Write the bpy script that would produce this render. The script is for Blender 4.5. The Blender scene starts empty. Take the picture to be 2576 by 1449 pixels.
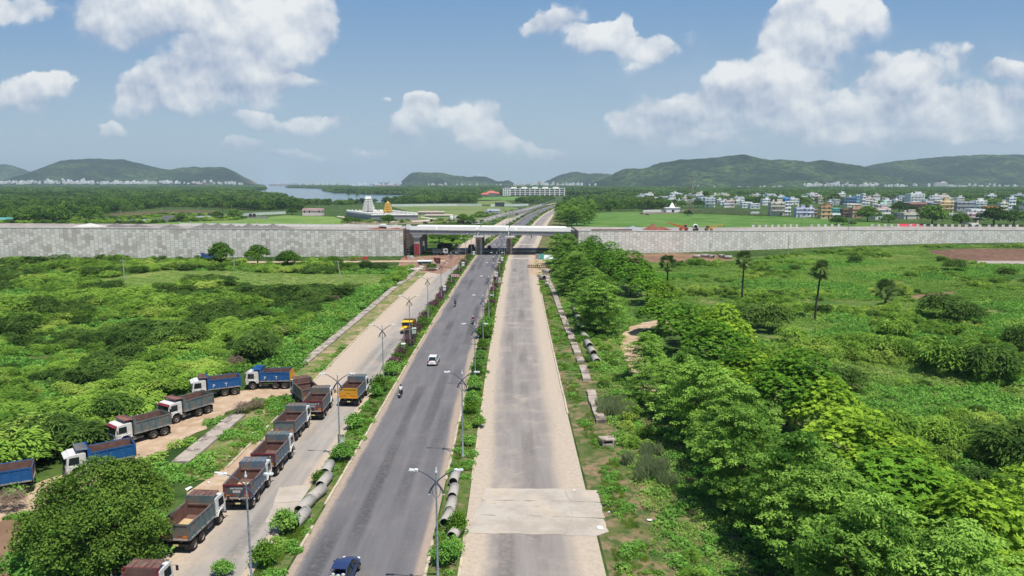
import bpy, math, random
import numpy as np
from mathutils import Vector, Matrix
R = math.radians
scene = bpy.context.scene
col = scene.collection
random.seed(7); rng = np.random.default_rng(7)

# ------------------------------------------------------------------ camera
FPX, CX, CY, VH, HC = 1804.5, 1288.0, 724.5, 459.0, 28.5
TH = math.atan((CY-VH)/FPX)
cam = bpy.data.cameras.new('camera'); cam_o = bpy.data.objects.new('camera', cam); col.objects.link(cam_o)
cam.sensor_width = 36; cam.lens = 36*FPX/2576; cam.clip_start = .5; cam.clip_end = 40000
cam_o.location = (0, 0, HC); cam_o.rotation_euler = (math.pi/2-TH, 0, 0)
scene.camera = cam_o
def ray(u, v):
    x, y = (u-CX)/FPX, (CY-v)/FPX; s, c = math.sin(TH), math.cos(TH)
    return Vector((x, c+s*y, -s+c*y))
def G(u, v, z=0.0):                      # measured pixel of the photograph -> point on the level z
    d = ray(u, v); t = (z-HC)/d.z
    return Vector((d.x*t, d.y*t, z))
def P(u, v, Y):                          # measured pixel -> point at distance Y
    d = ray(u, v); t = Y/d.y
    return Vector((d.x*t, Y, HC+d.z*t))

# ------------------------------------------------------------------ sun, sky, exposure
SUN = Vector((.23, -.28, .93)).normalized()
sl = bpy.data.lights.new('sun', 'SUN'); sl.energy = 4.5; sl.angle = R(.5); sl.color = (1, .955, .88)
so = bpy.data.objects.new('sun', sl); col.objects.link(so)
so.rotation_euler = (-SUN).to_track_quat('-Z', 'Y').to_euler()
scene.view_settings.view_transform = 'Standard'; scene.view_settings.look = 'None'
scene.view_settings.exposure = 0.12; scene.view_settings.gamma = 1
cy = scene.cycles
cy.use_denoising = True
try: cy.denoiser = 'OPENIMAGEDENOISE'; cy.denoising_input_passes = 'RGB_ALBEDO_NORMAL'
except Exception: pass
cy.max_bounces = 6; cy.diffuse_bounces = 3; cy.glossy_bounces = 2; cy.transmission_bounces = 3; cy.volume_bounces = 1
cy.transparent_max_bounces = 4; cy.caustics_reflective = False; cy.caustics_refractive = False

def NT(nt):
    L = nt.links.new
    def n(t, **k):
        o = nt.nodes.new(t)
        for a, b in k.items():
            if a == 'op': o.operation = b
            elif a.startswith('i') and a[1:].isdigit(): 
                if hasattr(b, 'is_output'): L(b, o.inputs[int(a[1:])])
                else: o.inputs[int(a[1:])].default_value = b
            else: setattr(o, a, b)
        return o
    return n, L
def mth(n, op, a, b=None, c=None, clamp=False):
    k = {'op': op, 'i0': a}
    if b is not None: k['i1'] = b
    if c is not None: k['i2'] = c
    o = n('ShaderNodeMath', **k); o.use_clamp = clamp
    return o.outputs[0]
def mixc(n, L, f, a, b, bt='MIX'):
    o = n('ShaderNodeMix'); o.data_type = 'RGBA'; o.blend_type = bt
    for s, x in ((0, f), (6, a), (7, b)):
        if hasattr(x, 'is_output'): L(x, o.inputs[s])
        else: o.inputs[s].default_value = x if s == 0 else (*x[:3], 1)
    return o.outputs[2]
def smooth(n, L, x, a, b, lo=0.0, hi=1.0):
    o = n('ShaderNodeMapRange'); o.interpolation_type = 'SMOOTHSTEP'
    L(x, o.inputs[0]); o.inputs[1].default_value = a; o.inputs[2].default_value = b
    o.inputs[3].default_value = lo; o.inputs[4].default_value = hi
    return o.outputs[0]
def S(r, g, b):
    f = lambda c: (c/12.92 if c <= .04045 else ((c+.055)/1.055)**2.4)
    return (f(r/255), f(g/255), f(b/255), 1)

world = bpy.data.worlds.new('World'); scene.world = world; world.use_nodes = True
wt = world.node_tree; wt.nodes.clear(); n, L = NT(wt)
sky = n('ShaderNodeTexSky'); sky.sky_type = 'NISHITA'; sky.sun_disc = False
sky.sun_elevation = math.asin(SUN.z); sky.sun_rotation = math.atan2(SUN.x, SUN.y)
sky.air_density = 1.0; sky.dust_density = .5; sky.ozone_density = 2.5; sky.altitude = 30
tc = n('ShaderNodeTexCoord'); sp = n('ShaderNodeSeparateXYZ'); L(tc.outputs['Generated'], sp.inputs[0])
ay = mth(n, 'MAXIMUM', mth(n, 'ABSOLUTE', sp.outputs[1]), .05)
pu = mth(n, 'DIVIDE', sp.outputs[0], ay); pw = mth(n, 'DIVIDE', sp.outputs[2], ay)
cb = n('ShaderNodeCombineXYZ', i0=pu, i1=pw, i2=0.0); base_p = cb.outputs[0]
# cumulus: centre, radii (in sky pixels of the photo), weight
CL = [(40,22,110,46,1),(-40,40,90,40,.8),(95,45,45,22,.7),
 (300,45,140,75,1),(430,20,190,60,1),(260,95,80,40,.55),(560,30,180,90,.9),(700,40,140,100,1.15),(775,85,70,60,.9),(640,130,180,80,1.1),(480,170,120,70,1.1),(560,205,150,52,1),(380,215,90,45,.95),(330,240,60,30,.8),(740,215,85,22,.8),(650,215,60,30,.7),(500,262,210,40,.62),(620,180,120,50,.8),(360,272,120,26,.5),
 (85,225,110,42,1.05),(130,205,55,28,.9),(20,245,70,34,.8),(90,275,60,14,.4),
 (280,322,42,26,.95),(270,338,40,14,.7),(45,350,30,9,.45),(640,304,64,24,.9),(770,320,95,28,.62),(850,300,38,16,.6),(610,360,38,18,.42),(700,385,90,20,.32),
 (1065,250,42,26,1),(1090,285,60,45,.62),(1030,330,72,50,.62),(1075,245,20,16,.9),(918,326,28,14,.85),(1200,290,75,55,.55),(1220,345,75,42,.72),(1170,320,70,50,.5),(1030,290,50,30,.5),(1210,362,55,18,.8),(930,385,40,16,.35),(960,248,22,9,.4),
 (1375,50,60,38,1.05),(1350,62,46,26,1),(1420,40,60,32,.9),(1475,100,75,40,1.15),(1540,95,75,40,1.1),(1580,75,32,38,.9),(1640,125,60,30,.85),(1600,140,70,26,.5),(1730,95,42,16,.35),(1590,170,50,16,.3),
 (1985,60,75,70,1.1),(2000,110,90,55,1.1),(2080,20,140,45,1),(2130,60,110,70,.62),(2190,45,90,50,.5),(1900,185,120,45,1.1),(1830,200,62,40,.9),(1960,205,120,40,.9),(1900,235,130,40,.7),(2050,150,120,60,.5),
 (2255,170,85,50,1.15),(2230,205,90,30,.9),(2310,190,60,36,.9),(2380,150,75,45,.55),(2410,120,40,25,.5),(2525,172,48,26,.9),(2570,180,40,26,.7),
 (1640,300,110,55,.62),(1580,330,60,45,.62),(1720,275,50,28,.6),(1760,250,70,30,.5),(1850,280,130,45,.7),(1900,330,220,50,.55),(2050,270,200,70,.55),(2200,320,240,60,.55),(2420,270,170,60,.55),(2480,320,140,50,.5),(2120,345,60,24,.62),(2060,340,50,20,.5),(2400,345,90,22,.5),(1360,385,60,22,.4),(1310,360,40,20,.3),(2330,250,220,90,.45),(1980,250,160,50,.35),(1450,395,60,15,.25),(2560,230,80,60,.3),(2480,60,90,40,.22),(610,365,60,22,.62),(760,390,80,16,.5),(1310,372,50,26,.5),(1375,384,60,26,.5),(1650,345,110,42,.7),(1780,352,90,24,.55),(2080,350,70,24,.7),(2250,352,120,26,.6),(2430,305,120,50,.62),(2520,348,80,20,.55),(110,345,60,12,.4),(930,392,60,18,.4)]
def suw(u, v):
    d = ray(u, v); return d.x/d.y, d.z/d.y
nz1 = n('ShaderNodeTexNoise'); nz1.noise_dimensions = '2D'; nz1.inputs['Scale'].default_value = 15; nz1.inputs['Detail'].default_value = 6; nz1.inputs['Roughness'].default_value = .55
L(base_p, nz1.inputs['Vector'])
wv = n('ShaderNodeVectorMath', op='SUBTRACT'); L(nz1.outputs['Color'], wv.inputs[0]); wv.inputs[1].default_value = (.5, .5, .5)
wm = n('ShaderNodeVectorMath', op='MULTIPLY_ADD'); L(wv.outputs[0], wm.inputs[0]); wm.inputs[1].default_value = (.050, .040, 0); L(base_p, wm.inputs[2])
wp = wm.outputs[0]
A = B = None
for (u, v, rx, ry, w) in CL:
    c0 = suw(u, v); k = 1804.5*1.0
    wp_i = wp
    if A is not None:                     # chained so that the blobs are evaluated one after the other
        ad = n('ShaderNodeVectorMath', op='ADD'); L(wp, ad.inputs[0]); L(mth(n, 'MULTIPLY', B, 1e-8), ad.inputs[1]); wp_i = ad.outputs[0]
    q = n('ShaderNodeVectorMath', op='MULTIPLY_ADD'); L(wp_i, q.inputs[0]); q.inputs[1].default_value = (k/rx/1.12, k/ry/1.12, 0); q.inputs[2].default_value = (-c0[0]*k/rx/1.12, -c0[1]*k/ry/1.12, 0)
    dt = n('ShaderNodeVectorMath', op='DOT_PRODUCT'); L(q.outputs[0], dt.inputs[0]); L(q.outputs[0], dt.inputs[1])
    g = mth(n, 'MAXIMUM', mth(n, 'MULTIPLY_ADD', dt.outputs['Value'], -w, w), 0.0)
    sx = n('ShaderNodeSeparateXYZ'); L(q.outputs[0], sx.inputs[0])
    A = g if A is None else mth(n, 'ADD', A, g)
    B = mth(n, 'MULTIPLY', g, sx.outputs[1]) if B is None else mth(n, 'MULTIPLY_ADD', g, sx.outputs[1], B)
def fbm(vec, scale, det, off=None):
    z = n('ShaderNodeTexNoise'); z.noise_dimensions = '2D'; z.inputs['Scale'].default_value = scale; z.inputs['Detail'].default_value = det; z.inputs['Roughness'].default_value = .5
    if off:
        a = n('ShaderNodeVectorMath', op='ADD'); L(vec, a.inputs[0]); a.inputs[1].default_value = off; vec = a.outputs[0]
    L(vec, z.inputs['Vector']); return z.outputs[0]
A = mth(n, 'MULTIPLY_ADD', B, 1e-7, A)
f1 = fbm(base_p, 34, 7); f2 = fbm(base_p, 34, 7, (.003, .010, 0)); f3 = fbm(base_p, 11, 5); f4 = fbm(base_p, 11, 5, (.007, .026, 0)); f5 = fbm(base_p, 5.5, 3); f6 = fbm(base_p, 90, 5)
As = mth(n, 'SUBTRACT', 1.0, mth(n, 'POWER', 2.718, mth(n, 'MULTIPLY', A, -.95)))     # overlapping puffs saturate softly
shade = mth(n, 'DIVIDE', B, mth(n, 'MAXIMUM', A, .05))   # -1 at the base of a puff, +1 at its top
nn_ = mth(n, 'MULTIPLY_ADD', mth(n, 'SUBTRACT', f6, .5), .22, mth(n, 'MULTIPLY_ADD', mth(n, 'SUBTRACT', f1, .5), .60, mth(n, 'MULTIPLY', mth(n, 'SUBTRACT', f3, .5), .95)))
amp = mth(n, 'MULTIPLY', A, 1.6, clamp=True)
dens = mth(n, 'MULTIPLY_ADD', nn_, amp, As)
soft = smooth(n, L, shade, -.75, .25, .62, .0)           # flat bases fray out, tops stay crisp
edge0 = mth(n, 'SUBTRACT', .15, mth(n, 'MULTIPLY', soft, .26)); wid = mth(n, 'MULTIPLY_ADD', soft, .95, .28)
al = mth(n, 'DIVIDE', mth(n, 'SUBTRACT', dens, edge0), wid, clamp=True)
alpha = mth(n, 'MULTIPLY', mth(n, 'MULTIPLY', al, al), mth(n, 'MULTIPLY_ADD', al, -2.0, 3.0))
low = smooth(n, L, pw, .01, .13)                         # distant clouds near the horizon are paler
alpha = mth(n, 'MULTIPLY', alpha, mth(n, 'MULTIPLY_ADD', low, .36, .58))
alpha = mth(n, 'MULTIPLY', alpha, smooth(n, L, As, .12, .52, .62, 1.0))
alpha = mth(n, 'MULTIPLY', alpha, smooth(n, L, sp.outputs[1], .02, .1))
rel = mth(n, 'MULTIPLY', mth(n, 'SUBTRACT', f1, f2), 1.5)
rel = mth(n, 'MULTIPLY_ADD', mth(n, 'SUBTRACT', f3, f4), 2.6, rel)
lit = mth(n, 'MULTIPLY_ADD', shade, .8, rel)
lit = mth(n, 'MULTIPLY_ADD', mth(n, 'SUBTRACT', f5, .5), 1.5, lit)
lit = mth(n, 'MULTIPLY_ADD', mth(n, 'SUBTRACT', As, .6), .55, lit)
litf = mth(n, 'DIVIDE', mth(n, 'ADD', lit, .98), 1.7, clamp=True)
ccol = mixc(n, L, litf, S(164, 180, 206), S(246, 248, 248))
el = smooth(n, L, pw, 0, .30); el2 = smooth(n, L, pw, .32, 1.6)
hcol = mixc(n, L, el, S(180, 202, 216), S(114, 159, 207))
hcol = mixc(n, L, el2, hcol, S(36, 78, 146))
scl = n('ShaderNodeVectorMath', op='SCALE'); L(sky.outputs[0], scl.inputs[0]); scl.inputs['Scale'].default_value = .075
skyc = mixc(n, L, .85, scl.outputs[0], hcol)
veil = mth(n, 'MULTIPLY', mth(n, 'MULTIPLY', smooth(n, L, f3, .42, .7), smooth(n, L, pu, -.1, .55)), smooth(n, L, pw, .26, .04))   # thin high veil to the right
skyc = mixc(n, L, mth(n, 'MULTIPLY', veil, .55), skyc, S(190, 204, 222))
bg1 = n('ShaderNodeBackground'); L(skyc, bg1.inputs[0]); bg1.inputs[1].default_value = .93
bg2 = n('ShaderNodeBackground'); L(ccol, bg2.inputs[0]); bg2.inputs[1].default_value = .90
ms = n('ShaderNodeMixShader'); L(alpha, ms.inputs[0]); L(bg1.outputs[0], ms.inputs[1]); L(bg2.outputs[0], ms.inputs[2])
wo = n('ShaderNodeOutputWorld'); L(ms.outputs[0], wo.inputs[0])
world.cycles.sampling_method = 'MANUAL'; world.cycles.sample_map_resolution = 512

# ------------------------------------------------------------------ helpers
def tag(o, label=None, cat=None, group=None, kind=None):
    if label: o['label'] = label
    if cat: o['category'] = cat
    if group: o['group'] = group
    if kind: o['kind'] = kind
    return o
def link(o, parent=None):
    col.objects.link(o)
    if parent: o.parent = parent
    return o
def empty(name, loc=(0, 0, 0), rz=0.0, label=None, cat=None, group=None, sc=None):
    o = bpy.data.objects.new(name, None); col.objects.link(o); o.empty_display_size = .3
    o.location = loc; o.rotation_euler = (0, 0, rz)
    if sc: o.scale = (sc, sc, sc) if not hasattr(sc, '__len__') else sc
    return tag(o, label, cat, group)
KIDS = {}
def copy_tree(o, parent=None):
    c = o.copy(); col.objects.link(c)
    if parent: c.parent = parent
    for ch in list(o.children): copy_tree(ch, c)
    return c
class MB:
    def __init__(s): s.v = []; s.f = []; s.m = []; s.smooth = []; s.uv = None
    def add(s, vs, fs, mi=0, sm=False, xf=None):
        b = len(s.v)
        for p in vs:
            p = Vector(p)
            s.v.append(tuple(xf @ p if xf else p))
        for f in fs: s.f.append([i+b for i in f]); s.m.append(mi); s.smooth.append(sm)
        return s
    def box(s, x0, x1, y0, y1, z0, z1, mi=0, xf=None):
        return s.hexa([(x0,y0,z0),(x1,y0,z0),(x1,y1,z0),(x0,y1,z0),(x0,y0,z1),(x1,y0,z1),(x1,y1,z1),(x0,y1,z1)], mi, xf)
    def hexa(s, p, mi=0, xf=None):
        return s.add(p, [(0,3,2,1),(4,5,6,7),(0,1,5,4),(1,2,6,5),(2,3,7,6),(3,0,4,7)], mi, False, xf)
    def prism(s, prof, axis, a, b, mi=0, xf=None):       # profile polygon (2d) extruded on an axis
        def pt(q, t): return {'x': (t, q[0], q[1]), 'y': (q[0], t, q[1]), 'z': (q[0], q[1], t)}[axis]
        k = len(prof); vs = [pt(q, a) for q in prof]+[pt(q, b) for q in prof]
        fs = [tuple(range(k)), tuple(range(2*k-1, k-1, -1))]+[((i+1) % k, i, i+k, (i+1) % k+k) for i in range(k)]
        return s.add(vs, fs, mi, False, xf)
    def tube(s, pts, rad, k=8, mi=0, cap=True, sm=True, xf=None):
        pts = [Vector(p) for p in pts]; rad = rad if hasattr(rad, '__len__') else [rad]*len(pts)
        vs = []; fs = []
        for i, p in enumerate(pts):
            d = (pts[min(i+1, len(pts)-1)]-pts[max(i-1, 0)]).normalized()
            a = d.cross(Vector((0, 0, 1)) if abs(d.z) < .95 else Vector((0, 1, 0))).normalized(); b = d.cross(a)
            for j in range(k):
                t = 2*math.pi*j/k; vs.append(p+(a*math.cos(t)+b*math.sin(t))*rad[i])
        for i in range(len(pts)-1):
            for j in range(k): fs.append((i*k+j, i*k+(j+1) % k, (i+1)*k+(j+1) % k, (i+1)*k+j))
        s.add(vs, fs, mi, sm, xf)
        if cap:
            s.add(vs[:k], [tuple(range(k-1, -1, -1))], mi, False, xf); s.add(vs[-k:], [tuple(range(k))], mi, False, xf)
        return s
    def lathe(s, prof, k=16, mi=0, sm=True, xf=None, sx=1, sy=1):   # profile (r, z)
        vs = [(r*math.cos(2*math.pi*j/k)*sx, r*math.sin(2*math.pi*j/k)*sy, z) for r, z in prof for j in range(k)]
        fs = [(i*k+j, i*k+(j+1) % k, (i+1)*k+(j+1) % k, (i+1)*k+j) for i in range(len(prof)-1) for j in range(k)]
        return s.add(vs, fs, mi, sm, xf)
    def ball(s, c, r, k=10, mi=0):
        r = r if hasattr(r, '__len__') else (r, r, r)
        prof = [(max(1e-4, math.sin(math.pi*i/6)), -math.cos(math.pi*i/6)) for i in range(7)]
        return s.lathe(prof, k, mi, True, Matrix.Translation(c) @ Matrix.Diagonal((*r, 1)))
    def build(s, name, mats, parent=None, loc=None, bevel=0):
        me = bpy.data.meshes.new(name); me.from_pydata(s.v, [], s.f)
        mats = mats if isinstance(mats, (list, tuple)) else [mats]
        for m in mats: me.materials.append(m)
        me.polygons.foreach_set('material_index', s.m); me.polygons.foreach_set('use_smooth', s.smooth); me.update()
        o = bpy.data.objects.new(name, me); link(o, parent)
        if loc is not None: o.location = loc
        if bevel:
            b = o.modifiers.new('bevel', 'BEVEL'); b.width = bevel; b.segments = 2; b.limit_method = 'ANGLE'; b.angle_limit = R(35)
        return o
def np_mesh(name, V, F, mats, tint=None, mi=None, smooth=False):
    V = np.asarray(V, np.float32); F = np.asarray(F, np.int32); k = F.shape[1]
    me = bpy.data.meshes.new(name); me.vertices.add(len(V)); me.vertices.foreach_set('co', V.ravel())
    me.loops.add(F.size); me.loops.foreach_set('vertex_index', F.ravel()); me.polygons.add(len(F))
    me.polygons.foreach_set('loop_start', np.arange(0, F.size, k, dtype=np.int32))
    for m in (mats if isinstance(mats, (list, tuple)) else [mats]): me.materials.append(m)
    if mi is not None: me.polygons.foreach_set('material_index', np.asarray(mi, np.int32))
    me.polygons.foreach_set('use_smooth', np.full(len(F), smooth))
    if tint is not None:
        a = me.attributes.new('tint', 'FLOAT', 'POINT'); a.data.foreach_set('value', np.asarray(tint, np.float32))
    me.update(calc_edges=True); me.validate()
    return me
def inpoly(x, y, poly):
    x = np.asarray(x); y = np.asarray(y); c = np.zeros(x.shape, bool); k = len(poly)
    for i in range(k):
        x0, y0 = poly[i][0], poly[i][1]; x1, y1 = poly[i-1][0], poly[i-1][1]
        if y0 == y1: continue
        c ^= ((y0 > y) != (y1 > y)) & (x < (x1-x0)*(y-y0)/(y1-y0)+x0)
    return c
def wpoly(px, z=0): return [tuple(G(u, v, z))[:2] for u, v in px]
ORD = ['nearest', 'second', 'third', 'fourth', 'fifth', 'sixth', 'seventh', 'eighth', 'ninth', 'tenth', 'eleventh', 'twelfth', 'thirteenth', 'fourteenth', 'fifteenth', 'sixteenth', 'seventeenth', 'eighteenth', 'nineteenth', 'twentieth']

# ------------------------------------------------------------------ materials
MATS = {}
def M(name, c, rough=.8, var=.18, scale=2.0, c2=None, c2s=1.5, c2t=.55, metal=0.0, bump=0.0, spec=.3, coord='Object', c2w=.06, stretch=None):
    if name in MATS: return MATS[name]
    m = bpy.data.materials.new(name); m.use_nodes = True; nt = m.node_tree; nt.nodes.clear(); n, L = NT(nt)
    out = n('ShaderNodeOutputMaterial'); b = n('ShaderNodeBsdfPrincipled'); L(b.outputs[0], out.inputs[0])
    b.inputs['Roughness'].default_value = rough; b.inputs['Metallic'].default_value = metal; b.inputs['Specular IOR Level'].default_value = spec
    if coord == 'World': vec = n('ShaderNodeNewGeometry').outputs['Position']
    else: vec = n('ShaderNodeTexCoord').outputs[coord]
    if stretch:
        vm = n('ShaderNodeVectorMath', op='MULTIPLY'); L(vec, vm.inputs[0]); vm.inputs[1].default_value = stretch; vec = vm.outputs[0]
    z = n('ShaderNodeTexNoise'); z.inputs['Scale'].default_value = scale; z.inputs['Detail'].default_value = 5; z.inputs['Roughness'].default_value = .65; L(vec, z.inputs['Vector'])
    lo = tuple(x*(1-var) for x in c[:3]); hi = tuple(min(1, x*(1+var)) for x in c[:3])
    cc = mixc(n, L, smooth(n, L, z.outputs[0], .3, .7), lo, hi)
    if c2:
        z2 = n('ShaderNodeTexNoise'); z2.inputs['Scale'].default_value = c2s; z2.inputs['Detail'].default_value = 6; z2.inputs['Roughness'].default_value = .7; L(vec, z2.inputs['Vector'])
        cc = mixc(n, L, smooth(n, L, z2.outputs[0], c2t-c2w, c2t+c2w), cc, c2)
    L(cc, b.inputs['Base Color'])
    if bump:
        bp = n('ShaderNodeBump'); bp.inputs['Strength'].default_value = bump; bp.inputs['Distance'].default_value = .05
        L(z.outputs[0], bp.inputs['Height']); L(bp.outputs[0], b.inputs['Normal'])
    MATS[name] = m
    return m
def leafmat(name, dark, light, pale=None, trans=.3, big=.02, rnd=.25):
    m = bpy.data.materials.new(name); m.use_nodes = True; nt = m.node_tree; nt.nodes.clear(); n, L = NT(nt)
    out = n('ShaderNodeOutputMaterial')
    at = n('ShaderNodeAttribute'); at.attribute_name = 'tint'
    oi = n('ShaderNodeObjectInfo'); ge = n('ShaderNodeNewGeometry')
    z = n('ShaderNodeTexNoise'); z.inputs['Scale'].default_value = big; z.inputs['Detail'].default_value = 3; L(ge.outputs['Position'], z.inputs['Vector'])
    f = mth(n, 'MULTIPLY_ADD', mth(n, 'SUBTRACT', z.outputs[0], .5), 1.5, at.outputs['Fac'])
    f = mth(n, 'MULTIPLY_ADD', mth(n, 'SUBTRACT', oi.outputs['Random'], .5), rnd*2, f, clamp=True)
    c = mixc(n, L, f, dark, light)
    if pale is not None:
        z2 = n('ShaderNodeTexNoise'); z2.inputs['Scale'].default_value = big*2.3; z2.inputs['Detail'].default_value = 4; L(ge.outputs['Position'], z2.inputs['Vector'])
        c = mixc(n, L, smooth(n, L, z2.outputs[0], .52, .7, 0, .75), c, pale)
    d = n('ShaderNodeBsdfDiffuse'); L(c, d.inputs[0]); t = n('ShaderNodeBsdfTranslucent')
    L(mixc(n, L, .5, c, tuple(min(1, x*1.5) for x in light[:3])), t.inputs[0])
    mx = n('ShaderNodeMixShader'); mx.inputs[0].default_value = trans; L(d.outputs[0], mx.inputs[1]); L(t.outputs[0], mx.inputs[2])
    L(mx.outputs[0], out.inputs[0]); MATS[name] = m
    return m
# ------------------------------------------------------------------ road alignment
_cY = np.array([0, 60, 120, 170, 264, 300, 490, 621, 758, 890, 1028, 1142, 1500, 2200.])
_cX = np.array([-11.5, -11.5, -11.5, -11.0, -9.7, -8.6, 5.5, 17, 33.6, 53, 80, 102, 176, 330.])
_yy = np.arange(-40, 2201, 4.0); _xx = np.interp(_yy, _cY, _cX)
_k = np.exp(-.5*(np.arange(-14, 15)/6.0)**2); _k /= _k.sum()
_pad = np.concatenate([np.full(14, _xx[0]), _xx, _xx[-1]+(np.arange(1, 15))*(_xx[-1]-_xx[-2])]); _xs = np.convolve(_pad, _k, 'valid')
def cx(Y): return float(np.interp(Y, _yy, _xs))
def strip(name, a, b, y0, y1, z, mat, step=6.0, z2=None, kind='structure', na=2, edge=None):
    ys = np.arange(y0, y1+.01, step) if y1-y0 > step else np.array([y0, y1])
    vs = []; uv = []; fs = []
    for i, Y in enumerate(ys):
        for j in range(na):
            t = j/(na-1); off = a+(b-a)*t
            vs.append((cx(Y)+off, Y, z)); uv.append((off, Y))
    for i in range(len(ys)-1):
        for j in range(na-1): q = i*na+j; fs.append((q, q+1, q+na+1, q+na))
    me = bpy.data.meshes.new(name); me.from_pydata(vs, [], fs); me.materials.append(mat)
    ul = me.uv_layers.new(name='UVMap')
    for lp in me.loops: ul.data[lp.index].uv = uv[lp.vertex_index]
    o = bpy.data.objects.new(name, me); link(o)
    return tag(o, kind=kind)
def sheet(name, poly, z, mat, kind='structure'):
    me = bpy.data.meshes.new(name); me.from_pydata([(x, y, z) for x, y in poly], [], [list(range(len(poly)))]); me.materials.append(mat)
    me.update()
    if me.polygons[0].normal.z < 0: me.flip_normals()
    o = bpy.data.objects.new(name, me); link(o)
    return tag(o, kind=kind)

# ------------------------------------------------------------------ ground
def groundmat(name, cols, scales, rough=.95):
    m = bpy.data.materials.new(name); m.use_nodes = True; nt = m.node_tree; nt.nodes.clear(); n, L = NT(nt)
    out = n('ShaderNodeOutputMaterial'); b = n('ShaderNodeBsdfPrincipled'); L(b.outputs[0], out.inputs[0]); b.inputs['Roughness'].default_value = rough; b.inputs['Specular IOR Level'].default_value = .1
    ge = n('ShaderNodeNewGeometry'); c = cols[0]
    for i in range(1, len(cols)):
        z = n('ShaderNodeTexNoise'); z.inputs['Scale'].default_value = scales[i-1][0]; z.inputs['Detail'].default_value = 6; z.inputs['Roughness'].default_value = .65
        off = n('ShaderNodeVectorMath', op='ADD'); L(ge.outputs['Position'], off.inputs[0]); off.inputs[1].default_value = (17.3*i, 5.1*i, 0); L(off.outputs[0], z.inputs['Vector'])
        c = mixc(n, L, smooth(n, L, z.outputs[0], scales[i-1][1]-scales[i-1][2], scales[i-1][1]+scales[i-1][2]), c, cols[i])
    L(c, b.inputs['Base Color']); MATS[name] = m
    return m
gm = groundmat('ground_soil_grass', [S(64, 86, 40), S(92, 112, 52), S(46, 72, 32), S(124, 108, 80)], [(.03, .5, .12), (.25, .52, .1), (.08, .68, .05)])
sheet('ground', [(-9000, -300), (9000, -300), (9000, 15000), (-9000, 15000)], -.02, gm)
meadow_m = groundmat('meadow_grass', [S(92, 118, 52), S(66, 100, 40), S(128, 132, 76), S(56, 90, 36)], [(.02, .5, .1), (.09, .55, .08), (.35, .58, .1)])
olive_m = groundmat('dry_grass', [S(138, 148, 84), S(110, 132, 66), S(150, 150, 96)], [(.06, .5, .12), (.4, .55, .1)])
soil_m = groundmat('brown_soil', [S(150, 122, 98), S(128, 102, 80), S(112, 124, 66)], [(.12, .5, .15), (.1, .66, .05)])
plough_m = groundmat('ploughed_soil', [S(122, 92, 76), S(98, 74, 60), S(140, 112, 92)], [(.05, .5, .15), (.5, .55, .1)])
sand_m = groundmat('sandy_dirt', [S(190, 164, 136), S(172, 146, 118), S(202, 180, 154), S(140, 126, 96)], [(.15, .5, .15), (.7, .55, .12), (.35, .7, .06)])
litter_m = groundmat('leaf_litter', [S(110, 92, 76), S(70, 72, 44), S(136, 116, 98)], [(.3, .5, .1), (1.5, .56, .08)])

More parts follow.
